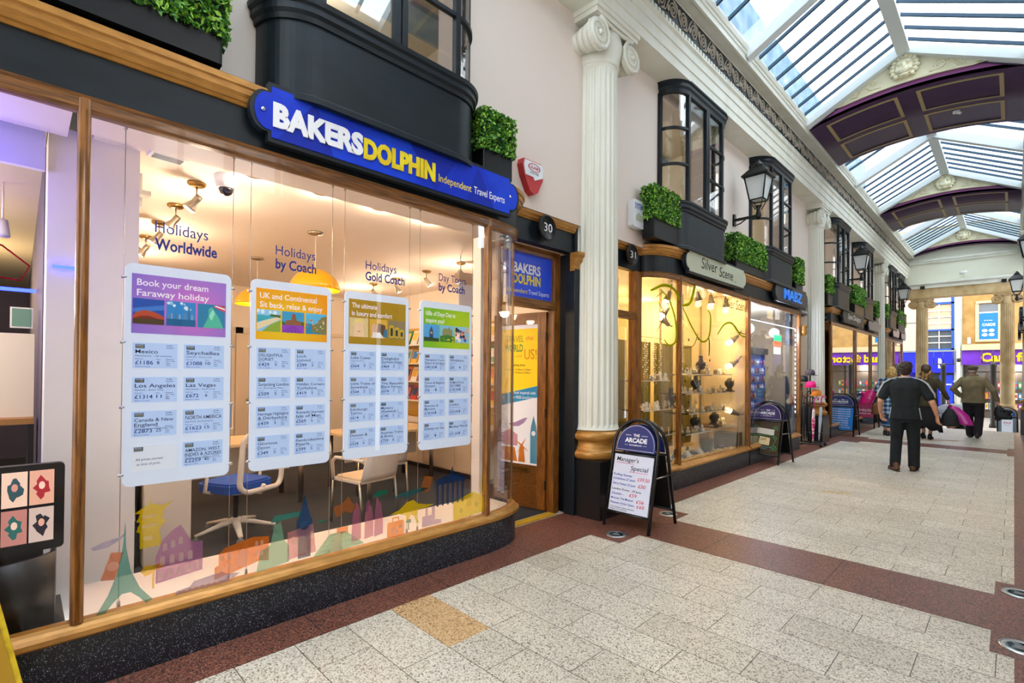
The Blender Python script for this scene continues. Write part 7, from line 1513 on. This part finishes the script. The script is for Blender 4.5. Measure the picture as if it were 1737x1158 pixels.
    tb = thing('carrier_bag', 'shiny magenta carrier bag swinging beside the black one', 'bag', (hx+.14, hy+.06, .84), 0); b = B(); torso(b, [(.20, 0, -.46, .10, .06), (.17, 0, -.43, .13, .09), (.07, 0, -.22, .14, .08), (-.06, 0, -.06, .12, .07), (-.10, 0, .0, .05, .03)]); remesh(b, 'bag_body', tb, mat('bag_magenta', 'C8109A', .3, coat=.4), .012, 2); b = B(); b.tube([(-.12, 0, -.02), (-.14, 0, .05), (-.08, 0, -.02)], .008, MATS['bag_magenta'], 6); b.obj('bag_handle', tb)
woman2()
# ================================================================ steps and street beyond the arcade
ZL = -.62
for k in range(3):
    b = B(); b.box(-3.3, .5, 19.6+.32*k, 19.6+.32*(k+1), ZL, -.155*(k+1)+.0, tiles); struct(b.obj('floor_step.%03d' % k if k else 'floor_step'), 'pale stone step down to the street')
pave = speckle('street_paving', '9A938A', [(.5, '8A847A'), (.8, '706B62')], 60, .5)
b = B(); b.box(-3.3, .5, 20.56, YE+.5, ZL-.05, ZL, tiles); struct(b.obj('floor_lower'), 'lower floor of the arcade before the street')
b = B(); b.box(-14, 14, YE+.5, 46, ZL-.07, ZL-.02, pave); struct(b.obj('street_pavement'), 'street paving outside the arcade')
for nm, x0, x1 in (('trim_80', -3.3, -2.9), ('trim_81', 0.1, .5)): b = B(); b.box(x0, x1, 19.6, YE, ZL, 0, granite); struct(b.obj(nm), 'granite base along the steps')
for x, nm in ((-2.60, 'left'), (-.17, 'right')):
    b = B(); b.box(x-.27, x+.27, YE-.05, YE+.49, ZL, 0, stone); b.box(x-.30, x+.30, YE-.08, YE+.52, ZL, ZL+.12, stone); tag(b.obj('column_pedestal'), 'stone pedestal under the %s stone column' % nm, 'pedestal', 'stone pedestals')
YS = 36.0
def facade(n, x0, x1, z0, z1, m, holes_=()):
    b = B(); b.box(x0, x1, YS, YS+6, z0, z1, m); return b
bst = mat('building_pink_render', 'CDAE9A', .8); bath = mat('building_golden_stone', 'B08C54', .8, noise=('98753E', 2.2, .35, .7, (1, 1, 1)), bump=.1, bscale=12)
# left building
t = thing('street_building', 'pink rendered building with tall blue window across the street', 'building', (-6, YS, ZL)); b = B(); b.box(-12, -2.28, YS, YS+5, 2.95, 8.4, bst); b.box(-12, -2.28, YS+.4, YS+5, ZL, 2.95, mat('blue_shop_front', '1420C8', .5)); b.obj('wall', t, True)
b = B(); b.box(-12, -2.28, YS-.25, YS+.2, 1.72, 2.86, mat('fascia_blue', '0A1EDC', .4)); b.box(-12, -2.28, YS-.3, YS+.2, 2.86, 2.95, mat('fascia_edge_grey', '7A8490', .5)); b.obj('shop_fascia', t, True)
b = B(); b.text('B', (-2.92, YS-.26, 2.0), YB, tw, w=.16, h=.5, bold=.05); b.obj('fascia_letter', t, True)
wb_ = mat('window_frame_blue', '1C50A8', .5); wg = mat('street_window_glass', '6A7480', .1, coat=.6)
b = B(); b.box(-3.42, -2.98, YS-.02, YS+.1, 2.98, 8, mat('window_dark', '4A545E', .15)); 
for z0, z1, c in ((4.75, 5.45, 'C9A58A'), (4.1, 4.72, 'D8B49A'), (5.6, 7.5, 'B9C6D0')): b.box(-3.40, -2.36, YS-.03, YS, z0, z1, mat('pane_tint_'+c, c, .2))
b.box(-3.42, -2.32, YS-.01, YS+.1, 2.98, 8, MATS['window_dark']); b.obj('window', t, True)
b = B()
for x in (-3.46, -2.40, -2.34): b.box(x, x+.07, YS-.1, YS+.05, 2.95, 8, wb_)
for z in (2.95, 4.02, 5.48, 5.9): b.box(-3.46, -2.28, YS-.1, YS+.05, z, z+.09, wb_)
for z in (3.35, 3.7, 4.4, 4.75, 5.1): b.box(-3.4, -2.36, YS-.07, YS, z, z+.04, white)
b.box(-2.92, -2.88, YS-.07, YS, 2.98, 5.5, white); b.obj('window_frame', t, True)
b = B(); b.box(-2.9, -2.32, YS-.1, YS+.3, .0, 1.6, mat('poster_royal_blue', '1438C8', .4)); b.text('BROADBAND', (-2.86, YS-.11, 1.05), YB, tw, w=.48, h=.08, bold=.03); b.pl([(-.3, 0), (-.12, 0), (-.34, .8), (-.5, .8)], (-2.4, YS-.11, .05), YB, 0, tw); b.box(-3.9, -2.28, YS-.05, YS+.3, 1.30, 1.72, mat('shop_dark_band', '1A2430', .4)); b.box(-3.9, -2.28, YS-.06, YS+.3, 1.22, 1.30, white); b.obj('shop_front', t, True)
b = B(); b.box(-12, -3.5, YS-.02, YS, 4.5, 4.56, grey); b.obj('facade_joint', t, True)
# drainpipe and pale pilaster between
t = thing('street_pilaster', 'pale pilaster with drainpipe between the two street buildings', 'pilaster', (-2.1, YS, ZL)); b = B(); b.box(-2.28, -1.96, YS-.1, YS+5, ZL, 8.4, mat('pilaster_grey_white', 'A9B4AE', .7)); b.obj('pier', t, True)
b = B(); b.tube([(-2.10, YS-.2, ZL), (-2.10, YS-.2, 8.3)], .08, white, 10); b.box(-2.20, -2.0, YS-.32, YS-.1, 4.6, 4.9, white); b.obj('drainpipe', t, True); b = B(); b.lathe([(.07, -.1), (.09, 0), (.07, .1)], (-2.08, YS-.3, 2.4), blackm, 10); b.obj('lamp', t, True)
# right building
t = thing('street_building', 'golden stone building with purple shop fascia across the street', 'building', (3, YS, ZL)); b = B(); b.box(-1.96, 12, YS, YS+5, 2.95, 8.4, bath); b.box(-1.96, 12, YS+.6, YS+5, ZL, 2.95, mat('card_shop_inside', '6A625A', .6)); b.obj('wall', t, True)
pu = mat('fascia_purple', '6A2CC0', .4, noise=('5A1FA8', 1.5, .4, .6, (1, 1, 1)))
b = B(); b.box(-1.96, 12, YS-.2, YS+.3, 2.15, 2.92, pu); b.obj('shop_fascia', t, True); ye = mat('fascia_letter_yellow', 'F8C010', .4)
b = B(); b.text('Card', (-1.22, YS-.21, 2.33), YB, ye, w=1.15, h=.44, bold=.035, d=.03); b.text('factory', (.08, YS-.21, 2.33), YB, ye, w=1.85, h=.44, bold=.035, d=.03); b.obj('fascia_letters', t, True)
b = B(); sc = mat('stone_moulding', 'BFAE8C', .8)
for z0, z1, d in ((2.92, 3.05, .35), (3.05, 3.18, .22), (3.18, 3.24, .12)): b.box(-1.96, 12, YS-d, YS, z0, z1, sc)
for x in (-1.30, 2.6, 5.6): b.box(x-.14, x+.9, YS-.12, YS, 3.36, 3.48, sc); b.box(x-.12, x+.88, YS-.12, YS, 5.38, 5.5, sc); b.box(x-.14, x-.0, YS-.06, YS, 3.48, 5.38, sc); b.box(x+.72, x+.86, YS-.06, YS, 3.48, 5.38, sc)
b.obj('stone_mouldings', t, True)
for x in (-1.30, 2.6, 5.6):
    b = B(); b.box(x, x+.72, YS-.02, YS+.05, 3.48, 5.35, wg); b.box(x, x+.72, YS-.03, YS, 4.86, 4.92, white); wn = b.obj('window', t, True); b = B(); b.box(x+.01, x+.71, YS-.05, YS-.02, 3.48, 4.86, mat('poster_cards_blue', '0F6FC0', .4)); b.text('birthday', (x+.2, YS-.06, 4.45), YB, tw, w=.32, h=.05); b.text('CARDS', (x+.12, YS-.06, 4.18), YB, mat('poster_mint', 'BFE8D8', .5), w=.5, h=.14, bold=.04)
    for i in (0, 1):
        for j in (0, 1): b.pl([(x+.22+.26*i+.11*math.cos(R(a)), 3.72+.22*j+.08*math.sin(R(a))) for a in range(0, 360, 30)], (0, YS-.055, 0), YB, 0, tw)
    b.obj('window_poster', wn, True)
b = B(); b.bbox(-1.75, -1.62, YS-.15, YS, 3.28, 3.6, white, .02); tag(b.obj('meter_box'), 'small white box on the golden stone building', 'box')
b = B(); b.box(-1.9, 12, YS+.1, YS+.14, ZL, 2.15, glass); b.obj('shop_pane', t, True)
b = B()
for x in (-1.9, -.85, .9, 2.6): b.box(x, x+.08, YS-.02, YS+.12, ZL, 2.15, blackm)
b.box(-1.9, 12, YS-.02, YS+.12, 1.75, 1.8, blackm); b.obj('shop_frame', t, True)
for k in range(60):
    x = -1.7+.155*(k % 20); z = -.2+.55*(k//20); c = ['C83A6A', '3A8AC8', 'E8C83A', 'F0EEE8', '4AA86A', '8A4AC8', 'E8762A'][rnd.randrange(7)]; b = B(); b.box(x, x+.12, YS+.42, YS+.44, z, z+.34, mat('card_'+c, c, .5)); b.box(x+.02, x+.1, YS+.415, YS+.42, z+.1, z+.26, mat('card_'+bc[k % 10], bc[k % 10], .5)); tag(b.obj('greeting_card'), 'colourful greeting card in the shop window across the street', 'card', 'greeting cards across the street')
lamp((0, YS+.3, 2.0), 60, 'FFF0DC', .1)
# bollards in the street
for x, y, l in ((-2.35, 31.0, 'black lamp post in front of the blue shop'), (-.62, 29.5, 'black post in front of the purple shop')):
    t = thing('street_post', l, 'post', (x, y, ZL-.02)); b = B(); b.lathe([(.14, 0), (.14, .1), (.10, .2), (.10, 2.6), (.13, 2.65), (.05, 2.8)], (0, 0, 0), blackm, 14); b.obj('post', t); b = B(); b.tube([(-.4, 0, 2.75), (.4, 0, 2.75)], .03, blackm, 6)
    for s in (-.35, 0, .35): b.tube([(s, 0, 2.75), (s, 0, 3.3)], .02, blackm, 6)
    b.obj('finial', t)
# umbrella on the ground with a crouching figure
t = thing('open_umbrella', 'grey open umbrella resting low near the street entrance', 'umbrella', (-1.52, 24.0, .22), 0); b = B(); n = 8; vs = [(0, 0, .34)]
for r, z in ((.35, .26), (.62, .10), (.72, .0)):
    for i in range(n*2): a = math.pi*i/n; q = r*(1 if i % 2 == 0 else .95); vs.append((q*math.cos(a), q*math.sin(a), z-(0 if i % 2 == 0 else -.02)))
M_ = n*2; fs = [(0, 1+i, 1+(i+1) % M_) for i in range(M_)]+[(1+j*M_+i, 1+j*M_+(i+1) % M_, 1+(j+1)*M_+(i+1) % M_, 1+(j+1)*M_+i) for j in range(2) for i in range(M_)]
b.add(vs, fs, mat('umbrella_grey', '8E94A0', .6), False); o = b.obj('canopy', t); o.modifiers.new('s', 'SOLIDIFY').thickness = .006
b = B(); b.tube([(0, 0, .40), (0, 0, -.55)], .010, blackm, 6); b.obj('shaft', t)
t = thing('person', 'person in dark clothes crouching under the grey umbrella', 'person', (-1.45, 24.05, ZL), R(160)); b = B(); hc = (0, .22, .70); head(b, hc, (0, 1, -.3), .95)
torso(b, [(0, -.08, .28, .16, .13), (0, -.02, .42, .17, .13), (0, .08, .56, .17, .11), (0, .16, .62, .08, .07)]); LK, RK = (-.14, .28, .40), (.14, .28, .40)
for s, K in ((-1, LK), (1, RK)):
    limb(b, [(s*.09, -.06, .28), K, (s*.12, .10, .08)], [.085, .06, .04]); limb(b, [(s*.18, .08, .55), (s*.22, .22, .42), (s*.10, .36, .36)], [.05, .04, .03]); hand(b, (s*.10, .36, .36), (-s*.4, .8, -.2), (0, 0, 1), .8); limb(b, [(s*.12, .08, .05), (s*.12, .24, .035)], [.04, .032])
remesh(b, 'body', t, skin, .011); face_parts(t, hc, (0, 1, 0)); b = B(); torso(b, [(0, -.09, .24, .19, .16), (0, -.02, .42, .20, .15), (0, .07, .56, .19, .13), (0, .15, .63, .09, .08)])
for s in (-1, 1): limb(b, [(s*.17, .08, .55), (s*.22, .22, .42), (s*.13, .33, .37)], [.065, .055, .045]); 
remesh(b, 'coat', t, mat('coat_black', '17171C', .8), .012); b = B()
for s, K in ((-1, LK), (1, RK)): limb(b, [(s*.09, -.06, .28), K, (s*.12, .11, .12)], [.1, .072, .055])
remesh(b, 'trousers', t, mat('trousers_black', ''), .012); b = B(); hairblob(b, hc, [(0, -.01, .05, .10), (0, -.05, 0, .095)]); remesh(b, 'hair', t, mat('hair_dark_brown', ''), .01, 1)
t = thing('ball_bag', 'round multicoloured bag on the ground beside the crouching person', 'bag', (-1.05, 23.7, ZL)); b = B(); b.ell((0, 0, .17), (.17, .15, .17), mat('bag_swirl', 'D8DCE8', .5, noise=('4A3AB0', 6, .45, .55, (1, 1, 1))), 16, 10); b.obj('bag_body', t); b = B(); b.tube([(-.08, 0, .31), (0, 0, .4), (.08, 0, .31)], .012, blackm, 6); b.obj('bag_handle', t)

b = B(); b.box(-14, 14, YE+.5, YE+1.0, 5.0, 7.5, stone); b.box(-14, -3.4, YE+.5, YE+1.0, ZL, 5.0, stone); b.box(.5, 14, YE+.5, YE+1.0, ZL, 5.0, stone); struct(b.obj('wall_street_front'), 'unseen stone street front of the arcade building, added to shade the street')  # unseen building mass added to cut sky light on the street
